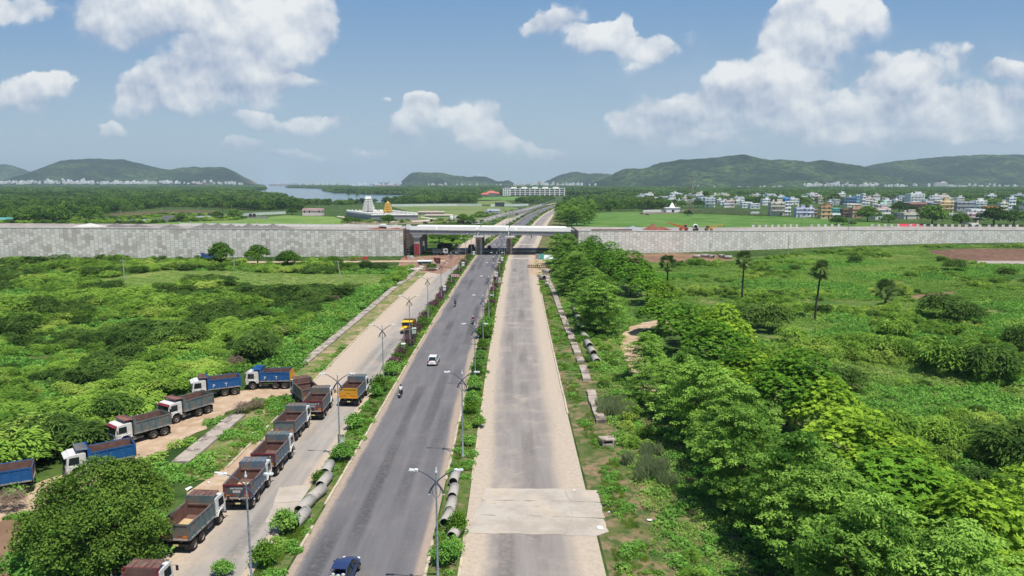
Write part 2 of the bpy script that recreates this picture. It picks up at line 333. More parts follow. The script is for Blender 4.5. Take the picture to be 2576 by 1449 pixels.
def roadmat(name, asph, lane, sandedge, l, r, sand, wear=.4, tyre=()):
    m = bpy.data.materials.new(name); m.use_nodes = True; nt = m.node_tree; nt.nodes.clear(); n, L = NT(nt)
    out = n('ShaderNodeOutputMaterial'); b = n('ShaderNodeBsdfPrincipled'); L(b.outputs[0], out.inputs[0]); b.inputs['Roughness'].default_value = .88; b.inputs['Specular IOR Level'].default_value = .25
    uv = n('ShaderNodeUVMap'); sp = n('ShaderNodeSeparateXYZ'); L(uv.outputs[0], sp.inputs[0])
    st = n('ShaderNodeVectorMath', op='MULTIPLY'); L(uv.outputs[0], st.inputs[0]); st.inputs[1].default_value = (1, .09, 1)
    z1 = n('ShaderNodeTexNoise'); z1.inputs['Scale'].default_value = .9; z1.inputs['Detail'].default_value = 6; z1.inputs['Roughness'].default_value = .7; L(st.outputs[0], z1.inputs[0])
    z2 = n('ShaderNodeTexNoise'); z2.inputs['Scale'].default_value = .22; z2.inputs['Detail'].default_value = 7; z2.inputs['Roughness'].default_value = .68; L(uv.outputs[0], z2.inputs[0])
    z3 = n('ShaderNodeTexNoise'); z3.inputs['Scale'].default_value = 2.2; z3.inputs['Detail'].default_value = 5; z3.inputs['Roughness'].default_value = .75; L(uv.outputs[0], z3.inputs[0])
    c = mixc(n, L, smooth(n, L, z1.outputs[0], .35, .68), asph, lane)
    c = mixc(n, L, mth(n, 'MULTIPLY', smooth(n, L, z2.outputs[0], .48, .75), wear), c, sand)
    for (xc, wd, dk, sy) in tyre:          # wheel tracks, darkened by rubber in long patches
        dx = mth(n, 'ABSOLUTE', mth(n, 'SUBTRACT', mth(n, 'MULTIPLY_ADD', mth(n, 'SUBTRACT', z1.outputs[0], .5), .5, sp.outputs[0]), xc))
        band = smooth(n, L, dx, wd, wd*.35)
        cy_ = n('ShaderNodeCombineXYZ', i0=xc, i1=mth(n, 'MULTIPLY', sp.outputs[1], sy), i2=0.0)
        zz = n('ShaderNodeTexNoise'); zz.inputs['Scale'].default_value = 1; zz.inputs['Detail'].default_value = 3; L(cy_.outputs[0], zz.inputs[0])
        f = mth(n, 'MULTIPLY', band, smooth(n, L, zz.outputs[0], .46, .62))
        f = mth(n, 'MULTIPLY', f, smooth(n, L, z3.outputs[0], .25, .6))
        c = mixc(n, L, mth(n, 'MULTIPLY', f, dk), c, tuple(x*.42 for x in asph[:3]))
    zl = n('ShaderNodeTexNoise'); zl.inputs['Scale'].default_value = .6; zl.inputs['Detail'].default_value = 4; L(st.outputs[0], zl.inputs[0])
    # blown sand at both edges, ragged
    e = mth(n, 'MULTIPLY_ADD', mth(n, 'SUBTRACT', z3.outputs[0], .5), .5, sp.outputs[0])
    e = mth(n, 'MULTIPLY_ADD', mth(n, 'SUBTRACT', zl.outputs[0], .5), 1.5, e)
    wl, wr = sandedge
    f1 = smooth(n, L, e, l+wl*1.35, l+wl*.55); f2 = smooth(n, L, e, r-wr*1.35, r-wr*.55)
    f = mth(n, 'ADD', f1, f2, clamp=True)
    sc = mixc(n, L, smooth(n, L, z3.outputs[0], .35, .7), sand, tuple(x*.8 for x in sand[:3]))
    c = mixc(n, L, f, c, sc); L(c, b.inputs['Base Color'])
    bp = n('ShaderNodeBump'); bp.inputs['Strength'].default_value = .25; bp.inputs['Distance'].default_value = .03; L(z3.outputs[0], bp.inputs['Height']); L(bp.outputs[0], b.inputs['Normal'])
    MATS[name] = m
    return m
main_m = roadmat('asphalt_dark', S(110, 108, 109), S(121, 118, 118), (.7, .9), -5.1, 5.1, S(176, 158, 140), .16, [(-3.2, 1.0, .8, .03), (-1.3, .85, .75, .04), (1.4, .9, .55, .035), (3.2, .9, .75, .03)])
svcR_m = roadmat('asphalt_worn_right', S(140, 133, 127), S(153, 146, 139), (2.0, 2.6), 7.6, 18.4, S(196, 180, 160), .55, [(11.0, .9, .6, .035), (13.2, .9, .5, .05)])
svcL_m = roadmat('asphalt_worn_left', S(154, 148, 140), S(170, 162, 152), (4.6, .9), -17.2, -7.6, S(198, 180, 158), .5, [(-10.0, 1.0, .5, .03), (-12, .9, .4, .04)])
strip('road', -5.1, 5.1, -30, 1700, .012, main_m)
strip('service_road', 7.6, 18.4, -30, 900, .008, svcR_m)
strip('service_road', -17.2, -7.6, -30, 1700, .008, svcL_m)
conc_m = groundmat('concrete_slab', [S(190, 181, 168), S(174, 164, 150), S(198, 184, 164), S(156, 146, 132)], [(.35, .5, .12), (.22, .55, .1), (1.4, .66, .06)])
def patch(name, px, z, m):
    me = bpy.data.meshes.new(name); rr = random.Random(len(px)+int(px[0][0])); P0 = wpoly(px); q = []
    for i in range(len(P0)):                               # broken, uneven edges
        a_, b_ = Vector(P0[i]), Vector(P0[(i+1) % len(P0)]); k_ = max(1, int((b_-a_).length/.7))
        for j in range(k_): q.append(a_.lerp(b_, j/k_)+Vector((rr.uniform(-.09, .09), rr.uniform(-.09, .09))))
    k_ = len(q); vs = [(p_.x, p_.y, z) for p_ in q]+[(p_.x, p_.y, -.02) for p_ in q]
    me.from_pydata(vs, [], [list(range(k_))]+[(i, i+k_, (i+1) % k_+k_, (i+1) % k_) for i in range(k_)]); me.materials.append(m); me.update()
    if me.polygons[0].normal.z < 0: me.flip_normals()
    o = bpy.data.objects.new(name, me); link(o); return tag(o, kind='structure')
patch('concrete_patch', [(1225,1229),(1290,1230),(1418,1231),(1432,1262),(1210,1259)], .05, conc_m); patch('concrete_patch', [(1420,1232),(1502,1234),(1511,1264),(1434,1262)], .045, conc_m)
patch('concrete_patch', [(1209,1259.6),(1432,1262.4),(1440,1301),(1190,1296)], .055, conc_m); patch('concrete_patch', [(1434,1263.5),(1511,1265.5),(1520,1304),(1442,1301)], .05, conc_m)
patch('concrete_patch', [(1189,1296.6),(1440,1301.6),(1420,1347),(1350,1345),(1178,1342)], .05, conc_m); patch('concrete_patch', [(1442,1302.5),(1520,1305.5),(1530,1338),(1500,1349),(1422,1347)], .042, conc_m)
patch('concrete_patch', [(700,1226),(785,1222),(762,1262),(690,1266)], .04, conc_m); patch('concrete_patch', [(689,1267.5),(761,1263.5),(735,1310),(668,1316)], .045, conc_m)
for (yy, a, b) in ((268, 8.5, 18), (330, 8.5, 18), (590, 8, 18)):
    strip('concrete_patch', a, b, yy, yy+4.5, .04, conc_m)
# kerbs (0.14 m) and soil of the medians
kerb_m = M('kerb_concrete', S(196, 184, 160), .9, .15, 1.2, S(150, 138, 118), .7, .62, coord='World')
msoil_m = groundmat('median_soil', [S(96, 112, 58), S(140, 124, 94), S(74, 100, 44)], [(.5, .56, .1), (1.3, .55, .1)])
def kerb(off, y0, y1, w=.22, h=.15, gaps=()):
    mb = MB(); ys = list(np.arange(y0, min(y1, 320), 4))+list(np.arange(max(y0, 320), y1, 12))
    ph = (kerb.n*17) % 7; kerb.n += 1
    for i in range(len(ys)-1):
        a, b = ys[i], ys[i+1]-.04
        if any(g0 < (a+b)/2 < g1 for g0, g1 in gaps): continue
        j = .02*math.sin(i*2.3+ph)
        x0, x1 = cx(a)+off+j, cx(b)+off+j
        mb.hexa([(x0-w/2, a, -.01), (x0+w/2, a, -.01), (x1+w/2, b, -.01), (x1-w/2, b, -.01), (x0-w/2, a, h), (x0+w/2, a, h), (x1+w/2, b, h), (x1-w/2, b, h)])
    return tag(mb.build('kerb', kerb_m), kind='structure')
kerb.n = 0
kerb(-5.15, 52.5, 1500, gaps=((57, 62), (287, 300))); kerb(5.15, 30, 1500, gaps=((55, 66), (287, 300)))
kerb(-7.65, 30, 1500, gaps=((52, 66), (287, 300))); kerb(7.65, 30, 1200, gaps=((56, 66), (287, 300)))
kerb(18.45, 86, 190); kerb(-17.25, 69, 88); kerb(-17.25, 98, 215); kerb(18.5, 320, 700); kerb(-17.3, 330, 1000)
strip('median_strip', -7.55, -5.25, -20, 1700, .05, msoil_m); strip('median_strip', 5.25, 7.55, -20, 1500, .05, msoil_m)
strip('road_verge', 18.6, 30, 25, 900, .004, groundmat('verge_soil', [S(98, 106, 60), S(150, 126, 100), S(74, 96, 48)], [(.25, .50, .1), (.8, .52, .1)]))
strip('road_verge', -21.6, -17.4, 66, 270, .004, groundmat('verge_dry', [S(120, 128, 72), S(176, 152, 122), S(92, 116, 56)], [(.22, .52, .1), (.7, .55, .1)]))
# dirt tracks
def track(name, pts, w, z, m):
    pts = [Vector((p[0], p[1], 0)) for p in pts]; q = []
    for i in range(len(pts)-1):
        p0, p1, p2, p3 = pts[max(i-1, 0)], pts[i], pts[i+1], pts[min(i+2, len(pts)-1)]
        for t in np.linspace(0, 1, 7)[:-1]:
            q.append(.5*((2*p1)+(p2-p0)*t+(2*p0-5*p1+4*p2-p3)*t*t+(3*p1-p0-3*p2+p3)*t**3))
    q.append(pts[-1]); Lf = []; Rt = []
    for i, p in enumerate(q):
        d = (q[min(i+1, len(q)-1)]-q[max(i-1, 0)]).normalized(); nn = Vector((-d.y, d.x, 0)); ww = w/2*(1+.12*math.sin(i*1.7)+.08*math.sin(i*4.1))
        Lf.append(p+nn*ww); Rt.append(p-nn*ww)
    vs = [(p.x, p.y, z) for p in Lf+Rt]; k = len(q)
    me = bpy.data.meshes.new(name); me.from_pydata(vs, [], [(i, i+k, i+k+1, i+1) for i in range(k-1)]); me.materials.append(m); me.update()
    if me.polygons[0].normal.z < 0: me.flip_normals()
    o = bpy.data.objects.new(name, me); link(o); tag(o, kind='structure')
    return [(p.x, p.y) for p in Lf]+[(p.x, p.y) for p in reversed(Rt)]
TRK = track('dirt_track', [G(845,1000),G(800,992),G(740,984),G(690,986),(*G(600,1001)[:2],),(*G(510,1042)[:2],),G(425,1096),G(340,1142),G(240,1185),G(110,1240),G(-60,1300),G(-260,1370)], 5.4, .02, sand_m)
PTH = track('dirt_path', [G(1640,985),G(1612,930),G(1588,872),G(1600,830),G(1650,812),G(1730,800)], 3.6, .02, sand_m)
WTR = track('dirt_track', [G(-150,664),G(150,662),G(400,661),G(700,659),G(900,658),G(1120,656)], 5.5, .02, sand_m)
CONSTR = sheet('construction_yard', wpoly([(1000,672),(1010,648),(1090,643),(1190,640),(1150,665),(1110,690),(1060,682)]), .016, groundmat('red_dirt', [S(150, 116, 98), S(124, 94, 80), S(176, 146, 122)], [(.1, .5, .12), (.5, .55, .1)]))
sheet('construction_yard', wpoly([(1330,690),(1335,636),(1415,636),(1420,690),(1372,700)]), .016, sand_m)
sheet('bare_soil', wpoly([(-160,1330),(0,1310),(50,1305),(75,1340),(60,1400),(20,1449),(-160,1500)]), .01, soil_m)
sheet('bare_soil', wpoly([(470,1240),(560,1180),(640,1110),(715,1050),(735,1052),(660,1150),(575,1240),(480,1300)]), .014, sand_m)
sheet('ploughed_field', wpoly([(2310,632),(2420,626),(2800,626),(2800,668),(2500,663),(2390,652)]), .03, plough_m)
sheet('bare_strip', wpoly([(2440,656),(2800,658),(2800,668),(2440,662)]), .035, M('pale_soil', S(170, 160, 148), .95, .1, .3, coord='World'))
sheet('bare_soil', wpoly([(1560,640),(1700,636),(1800,640),(1850,655),(1760,660),(1600,660)]), .01, soil_m)
sheet('bare_soil', wpoly([(2270,745),(2400,733),(2420,742),(2300,757)]), .012, soil_m)
sheet('bare_soil', wpoly([(2340,1370),(2420,1365),(2440,1420),(2360,1440)]), .012, litter_m)
sheet('dry_grass', wpoly([(240,700),(420,678),(600,680),(800,690),(1000,690),(960,720),(760,735),(520,712),(330,735)]), .006, olive_m)
sheet('meadow', wpoly([(1430,700),(1620,655),(2800,612),(2800,1500),(2450,1500),(1650,800)]), .002, meadow_m)
# fields beyond the embankment
def far(px, name, m, z): return sheet(name, wpoly(px), z, m)
far([(1440,566),(1480,536),(1600,533),(1800,538),(2100,552),(2300,566),(2300,585),(1440,585)], 'meadow', groundmat('wet_meadow', [S(92, 128, 58), S(78, 116, 50), S(112, 138, 70)], [(.012, .5, .1), (.06, .55, .1)]), .05)
far([(330,566),(480,556),(640,549),(720,542),(840,545),(870,556),(1000,560),(1000,580),(300,580)], 'meadow', groundmat('compound_meadow', [S(118, 146, 70), S(98, 132, 58), S(132, 150, 86)], [(.012, .5, .1), (.06, .55, .1)]), .05)
far([(985,520),(1150,516),(1290,521),(1330,530),(1290,548),(1220,560),(1000,560),(1060,540)], 'meadow', groundmat('scrub_meadow', [S(118, 136, 78), S(98, 126, 64), S(140, 128, 100)], [(.012, .5, .1), (.05, .56, .1)]), .05)
far([(265,537),(470,527),(560,531),(480,541),(300,546)], 'dry_field', groundmat('maize_stubble', [S(112, 98, 74), S(92, 96, 58), S(84, 72, 56)], [(.05, .5, .1), (.2, .55, .1)]), .05)
far([(1200,496),(1320,495),(1322,503),(1190,506)], 'crop_field', groundmat('crop_green', [S(108, 142, 70), S(92, 130, 60)], [(.03, .5, .1)]), .08)
far([(1200,503),(1260,503),(1290,512),(1270,516),(1200,514)], 'crop_field', groundmat('crop_pale', [S(124, 140, 84), S(112, 124, 70)], [(.03, .5, .1)]), .08)
far([(1640,530),(1760,527),(1770,535),(1600,540)], 'ploughed_field', groundmat('grey_soil', [S(124, 112, 100), S(108, 104, 84)], [(.02, .5, .1)]), .08)
far([(870,557),(1000,553),(1150,552),(1190,556),(1060,563),(860,566)], 'temple_yard', groundmat('temple_yard_soil', [S(150, 136, 112), S(126, 122, 88), S(196, 184, 166)], [(.03, .5, .1), (.02, .62, .05)]), .06)
# ------------------------------------------------------------------ river
wm_ = bpy.data.materials.new('river_water'); wm_.use_nodes = True; n, L = NT(wm_.node_tree); b = wm_.node_tree.nodes['Principled BSDF']
b.inputs['Base Color'].default_value = S(96, 116, 120); b.inputs['Roughness'].default_value = .16; b.inputs['Specular IOR Level'].default_value = .5
z = n('ShaderNodeTexNoise'); z.inputs['Scale'].default_value = .05; z.inputs['Detail'].default_value = 4
st = n('ShaderNodeVectorMath', op='MULTIPLY'); ge = n('ShaderNodeNewGeometry'); L(ge.outputs['Position'], st.inputs[0]); st.inputs[1].default_value = (.35, 1, 1); L(st.outputs[0], z.inputs[0])
bp = n('ShaderNodeBump'); bp.inputs['Strength'].default_value = .12; bp.inputs['Distance'].default_value = 1; L(z.outputs[0], bp.inputs['Height']); L(bp.outputs[0], b.inputs['Normal'])
RIV = [(664,462.5),(735,462.5),(733,473),(800,474.5),(823,476),(830,481),(858,486),(940,489),(1030,491),(1080,494),(1030,503),(950,510),(858,513),(800,509),(763,511),(735,504),(683,495),(622,490),(612,486),(610,481),(660,479),(655,472)]
RIVW = wpoly(RIV); sheet('river', RIVW, .12, wm_)
SEA = [(860,464.2),(1040,464.2),(1030,471.5),(990,474),(880,472.5)]
SEAW = wpoly(SEA); sheet('sea', SEAW, .12, wm_)
# ------------------------------------------------------------------ hills
def hillmat(name, dark, light, rock):
    m = bpy.data.materials.new(name); m.use_nodes = True; nt = m.node_tree; nt.nodes.clear(); n, L = NT(nt)
    out = n('ShaderNodeOutputMaterial'); b = n('ShaderNodeBsdfDiffuse'); L(b.outputs[0], out.inputs[0])
    ge = n('ShaderNodeNewGeometry')
    def nz(s, d=5):
        z = n('ShaderNodeTexNoise'); z.inputs['Scale'].default_value = s; z.inputs['Detail'].default_value = d; z.inputs['Roughness'].default_value = .62; L(ge.outputs['Position'], z.inputs[0]); return z.outputs[0]
    c = mixc(n, L, smooth(n, L, nz(.0035), .40, .64), dark, light)
    c = mixc(n, L, smooth(n, L, nz(.03, 4), .42, .6), c, tuple(x*.66 for x in dark[:3]))
    at = n('ShaderNodeAttribute'); at.attribute_name = 'tint'
    c = mixc(n, L, mth(n, 'MULTIPLY', at.outputs['Fac'], smooth(n, L, nz(.01), .45, .6)), c, rock)
    L(c, b.inputs[0])
    bp = n('ShaderNodeBump'); bp.inputs['Strength'].default_value = .9; bp.inputs['Distance'].default_value = 26; L(nz(.035, 5), bp.inputs['Height']); L(bp.outputs[0], b.inputs['Normal'])
    return m
hm = hillmat('hill_forest', S(36, 56, 36), S(88, 110, 60), S(140, 110, 94))  # forest and grass tones; contrast widened to suggest cloud shadows in the colour
def vnoise(x, y, seed):
    r = np.random.default_rng(seed); g = r.random((64, 64))
    xi = np.floor(x).astype(int); yi = np.floor(y).astype(int); fx = x-xi; fy = y-yi; fx = fx*fx*(3-2*fx); fy = fy*fy*(3-2*fy)
    a = g[xi % 64, yi % 64]; b_ = g[(xi+1) % 64, yi % 64]; c_ = g[xi % 64, (yi+1) % 64]; d_ = g[(xi+1) % 64, (yi+1) % 64]
    return (a*(1-fx)+b_*fx)*(1-fy)+(c_*(1-fx)+d_*fx)*fy
def hill(prof, Y, depth, seed, rockx=None, name='hill'):
    pts = [P(u, v, Y) for u, v in prof]; xs = np.array([p.x for p in pts]); hs = np.array([max(0, p.z) for p in pts])
    nu = max(120, int((xs[-1]-xs[0])/16)); nu = min(nu, 420); nv = 60
    X = np.linspace(xs[0], xs[-1], nu); Hh = np.interp(X, xs, hs)
    kk = np.array([1, 2, 3, 2, 1])/9; Hh = np.convolve(np.pad(Hh, 2, mode='edge'), kk, 'valid'); Hh += (vnoise(X/22, X*0+3, seed)-.5)*7
    t = np.linspace(-1, 1, nv); XX, TT = np.meshgrid(X, t); HH = np.tile(Hh, (nv, 1))
    gl = (vnoise(XX/260+TT*1.3, TT*2+9, seed+1)-.5)*2; gl2 = (vnoise(XX/90-TT*1.6, TT*5+4, seed+2)-.5)*2
    tt = np.abs(TT)
    sl = np.clip(1-tt, 0, 1)
    prf = sl**1.25*(1+.0*tt)+.10*np.sin(sl*math.pi)
    Z = HH*np.clip(prf+(.16*gl+.06*gl2)*np.sin(sl*math.pi), 0, 1.02)
    Z = np.where(np.abs(TT) < .03, HH, np.minimum(Z, HH))
    YY = Y+TT*depth*(.55+.45*np.clip(HH/HH.max(), 0, 1))+gl*depth*.05*(tt)
    V = np.stack([XX, YY, Z-1.0], -1).reshape(-1, 3)
    i = np.arange(nv-1)[:, None]*nu+np.arange(nu-1)[None]; F = np.stack([i, i+1, i+nu+1, i+nu], -1).reshape(-1, 4)
    tint = np.zeros(len(V))
    if rockx is not None: tint = (np.clip((XX-rockx)/120, 0, 1)*np.clip(1.2-np.abs(Z/ (HH+1)-.35)*2, 0, 1)).ravel()
    o = bpy.data.objects.new(name, np_mesh(name, V, F, hm, tint, smooth=True)); link(o); tag(o, kind='structure')
    return o
hill([(-400,430),(-200,418),(-60,415),(0,412.5),(25,414),(45,421),(80,434),(130,448),(180,462)], 7000, 900, 1)
hill([(30,462),(55,450),(72,441),(85,433),(110,421),(140,409),(160,402),(200,401),(235,399),(280,400),(310,401),(340,408),(380,417),(420,426),(432,426),(460,421),(490,419),(510,422),(540,419),(565,420),(580,427),(592,437),(599,450),(604,463)], 5400, 700, 2, P(560,440,5400).x)
hill([(598,464),(607,453),(615,449),(622,450),(640,460),(650,464)], 6600, 300, 3)
hill([(1006,470),(1011,459),(1018,450),(1030,438),(1045,432.5),(1080,434),(1110,434.5),(1140,440),(1175,444),(1210,443),(1230,447),(1250,455),(1262,457),(1275,454),(1288,456),(1300,469)], 5600, 500, 4)
hill([(940,463.5),(955,458.5),(985,459),(996,463.5)], 9000, 300, 5)
hill([(1355,469),(1375,455),(1400,443),(1430,434),(1455,432),(1480,437),(1500,435),(1525,437),(1580,440),(1640,455)], 5900, 700, 6)
hill([(2040,463),(2080,444),(2140,427),(2190,416),(2260,404),(2340,397),(2420,391),(2500,389),(2580,389),(2700,393),(2850,400)], 5000, 900, 8)
hill([(1450,471),(1480,463),(1500,458),(1530,443),(1560,430),(1580,421),(1600,424),(1620,426),(1650,411),(1700,402),(1740,401),(1760,398),(1795,397),(1830,391),(1870,387),(1900,394),(1935,403),(1965,401),(1990,402),(2030,407),(2060,402),(2085,403),(2115,411),(2140,411),(2175,421),(2230,440),(2280,460)], 4200, 700, 7)
# ------------------------------------------------------------------ embankment: precast panel walls
def panelmat(name, c1, c2, dirt):
    m = bpy.data.materials.new(name); m.use_nodes = True; nt = m.node_tree; nt.nodes.clear(); n, L = NT(nt)
    out = n('ShaderNodeOutputMaterial'); b = n('ShaderNodeBsdfPrincipled'); L(b.outputs[0], out.inputs[0]); b.inputs['Roughness'].default_value = .9; b.inputs['Specular IOR Level'].default_value = .2
    uv = n('ShaderNodeUVMap'); br = n('ShaderNodeTexBrick'); L(uv.outputs[0], br.inputs[0])
    br.inputs['Color1'].default_value = (0, 0, 0, 1); br.inputs['Color2'].default_value = (1, 1, 1, 1); br.inputs['Mortar'].default_value = (.5, .5, .5, 1)
    br.inputs['Scale'].default_value = 1; br.inputs['Mortar Size'].default_value = .05; br.inputs['Brick Width'].default_value = 1.55; br.inputs['Row Height'].default_value = 1.55; br.offset = .5; br.inputs['Mortar Smooth'].default_value = .2
    bw = n('ShaderNodeRGBToBW'); L(br.outputs[0], bw.inputs[0])
    c = mixc(n, L, smooth(n, L, bw.outputs[0], .05, .95), c1, c2)
    z = n('ShaderNodeTexNoise'); z.inputs['Scale'].default_value = .16; z.inputs['Detail'].default_value = 5; L(uv.outputs[0], z.inputs[0])
    z2 = n('ShaderNodeTexNoise'); z2.inputs['Scale'].default_value = 1.7; z2.inputs['Detail'].default_value = 6; z2.inputs['Roughness'].default_value = .75; L(uv.outputs[0], z2.inputs[0])
    # some panels are weathered dark: panel value times a broad stain field
    f = mth(n, 'MULTIPLY', smooth(n, L, mth(n, 'MULTIPLY_ADD', z.outputs[0], .9, mth(n, 'MULTIPLY', mth(n, 'SUBTRACT', 1.0, bw.outputs[0]), .55)), .72, 1.1), .5)
    c = mixc(n, L, f, c, dirt)
    c = mixc(n, L, smooth(n, L, z2.outputs[0], .45, .75, 0, .35), c, tuple(x*.72 for x in dirt[:3]))
    c = mixc(n, L, mth(n, 'MULTIPLY', br.outputs['Fac'], .75), c, S(128, 120, 112)); L(c, b.inputs['Base Color'])
    bp = n('ShaderNodeBump'); bp.inputs['Strength'].default_value = .6; bp.inputs['Distance'].default_value = .06; bp.invert = True; L(br.outputs['Fac'], bp.inputs['Height']); L(bp.outputs[0], b.inputs['Normal'])
    return m
pan_m = panelmat('wall_panels', S(216, 209, 199), S(241, 234, 224), S(178, 166, 152))
pan_r = panelmat('wall_panels_pale', S(226, 219, 209), S(243, 237, 228), S(206, 194, 180))
cop_m = M('coping_concrete', S(206, 202, 196), .9, .1, .8, S(176, 170, 162), .6, .58, coord='World')
embtop_m = groundmat('embankment_gravel', [S(168, 161, 152), S(140, 134, 128), S(186, 176, 164)], [(.08, .5, .15), (.4, .55, .1)])
def wallthing(name, pts, label, m, step=0, group=None, thick=.5):
    root = empty(name, (0, 0, 0), 0, label, 'retaining wall')
    # densify
    q = []
    for i in range(len(pts)-1):
        a, b = Vector(pts[i]), Vector(pts[i+1]); k = max(1, int((b-a).length/6))
        for j in range(k): q.append(a.lerp(b, j/k))
    q.append(Vector(pts[-1])); s = 0; vs = []; uv = []; fs = []
    for i, p in enumerate(q):
        if i: s += (q[i].xy-q[i-1].xy).length
        d = (q[min(i+1, len(q)-1)]-q[max(0, i-1)]); nn = Vector((-d.y, d.x, 0)).normalized()
        for (o, z) in ((0, -.4), (0, p.z), (thick, p.z), (thick, -.4)):
            vs.append((p.x+nn.x*o, p.y+nn.y*o, z)); uv.append((-z if o == 0 else z, s))
    for i in range(len(q)-1):
        for j in range(3): b = i*4+j; fs.append((b, b+4, b+5, b+1))
    fs.append((0, 1, 2, 3)); k = (len(q)-1)*4; fs.append((k+3, k+2, k+1, k))
    me = bpy.data.meshes.new('panel_face'); me.from_pydata(vs, [], fs); me.materials.append(m); ul = me.uv_layers.new(name='UVMap')
    for lp in me.loops: ul.data[lp.index].uv = uv[lp.vertex_index]
    o = bpy.data.objects.new('panel_face', me); link(o, root)
    mb = MB(); mb2 = MB(); s = 0
    for i in range(len(q)-1):
        a, b = q[i], q[i+1]; d = (b-a); nn = Vector((-d.y, d.x, 0)).normalized()
        def c(p, o, z): return (p.x+nn.x*o, p.y+nn.y*o, p.z+z)
        mb.hexa([c(a, -.08, .003), c(b, -.08, .003), c(b, thick+.06, .003), c(a, thick+.06, .003), c(a, -.08, .22), c(b, -.08, .22), c(b, thick+.06, .22), c(a, thick+.06, .22)])
    mb.build('coping', cop_m, root)
    return root, q
WL = [(-330, 262, 12.6), (-193.8, 268.5, 11.7), (-120, 274, 11.0), (-42.5, 279.5, 10.05)]
WR = [(26.0, 286.0, 9.35), (70.6, 294.0, 8.7), (114.5, 309, 7.7), (151, 325, 7.0), (207, 339, 6.3), (247, 344, 5.7), (340, 352, 5.0)]
wallthing('retaining_wall', WL, 'long pale grey precast panel wall left of the bridge', pan_m)
wallthing('retaining_wall', WR, 'lower whitish precast panel wall curving away right of the bridge', pan_r)
def embank(pts, wid, name):
    vs = []; fs = []
    for i, p in enumerate(pts):
        p = Vector(p); d = Vector(pts[min(i+1, len(pts)-1)])-Vector(pts[max(0, i-1)]); nn = Vector((-d.y, d.x, 0)).normalized()
        for o, z in ((.52, p.z-.02), (wid, p.z-.1), (wid+.02, -.3)): vs.append((p.x+nn.x*o, p.y+nn.y*o, z))
    for i in range(len(pts)-1):
        for j in range(2): b = i*3+j; fs.append((b, b+3, b+4, b+1))
    k = (len(pts)-1)*3
    b0 = len(vs)
    for i in (0, len(pts)-1):
        p = vs[i*3]; vs.append((p[0], p[1], -.3))
    fs.append((0, 1, 2, b0)); fs.append((k+2, k+1, k, b0+1))
    me = bpy.data.meshes.new(name); me.from_pydata(vs, [], fs); me.materials.append(embtop_m); me.update()
    o = bpy.data.objects.new(name, me); link(o); tag(o, kind='structure')
embank(WL, 31, 'embankment'); embank(WR, 30, 'embankment')
# low crenellated back parapet on the right embankment: separate blocks left standing
blk = MB(); blk.box(-.75, .75, -.2, .2, 0, 1.25)
white_m = M('white_paint', S(226, 224, 218), .75, .06, 1.0, S(188, 182, 172), 1.3, .62)
merlon_me = None
def along(pts, off, ds, s0, s1):
    out = []; s = 0; nxt = s0
    for i in range(len(pts)-1):
        a, b = Vector(pts[i]), Vector(pts[i+1]); d = (b.xy-a.xy); ln = d.length; nn = Vector((-d.y, d.x)).normalized()
        while nxt <= s+ln:
            if nxt > s1: return out
            t = (nxt-s)/ln; p = a.lerp(b, t); out.append((p.x+nn.x*off, p.y+nn.y*off, p.z, math.atan2(d.y, d.x))); nxt += ds
        s += ln
    return out
pst = along(WR, 29, 3.9, 104, 250)
proto = None
for i, (x, y, z, a) in enumerate(pst):
    if i in (13, 14, 15, 16): continue
    if proto is None: proto = blk.build('parapet_block', cop_m); proto['group'] = 'parapet blocks on the right embankment'; o = proto
    else: o = proto.copy(); col.objects.link(o)
    o.location = (x, y, z-.1); o.rotation_euler = (0, 0, a)
    tag(o, 'pale concrete parapet block standing in a gapped row on the right embankment', 'concrete block')
# white boundary wall with grey posts behind the left embankment
def postwall(name, pts, h, label, post=3.2, ph=1.0, wm=white_m, cat='boundary wall'):
    root = empty(name, (0, 0, 0), 0, label, cat); mb = MB(); mp = MB()
    for i in range(len(pts)-1):
        a, b = Vector(pts[i]), Vector(pts[i+1]); d = (b-a); nn = Vector((-d.y, d.x, 0)).normalized()*.12
        z = Vector((0, 0, h)); mb.hexa([a-nn, b-nn, b+nn, a+nn, a-nn+z, b-nn+z, b+nn+z, a+nn+z])
    mb.build('wall_panel', wm, root)
    for (x, y, z, a) in along(pts, 0, post, 0, 1e9): mp.box(x-.12, x+.12, y-.17, y+.17, z+h+.003, z+h+ph)
    if ph: 
        w = M('post_concrete', S(186, 184, 178), .85, .1); mo = mp.build('post', w, root); mo['kind'] = 'stuff' if len(mp.f) > 600 else ''
        if not mo['kind']: del mo['kind']
    return root
EL = [(x, y, z-.1, a) for (x, y, z, a) in along(WL, 21, 5, 196, 288)]
postwall('boundary_wall', [(x, y, z) for x, y, z, a in EL], .95, 'white wall with grey posts along the back edge of the left embankment', 4.4, .8)
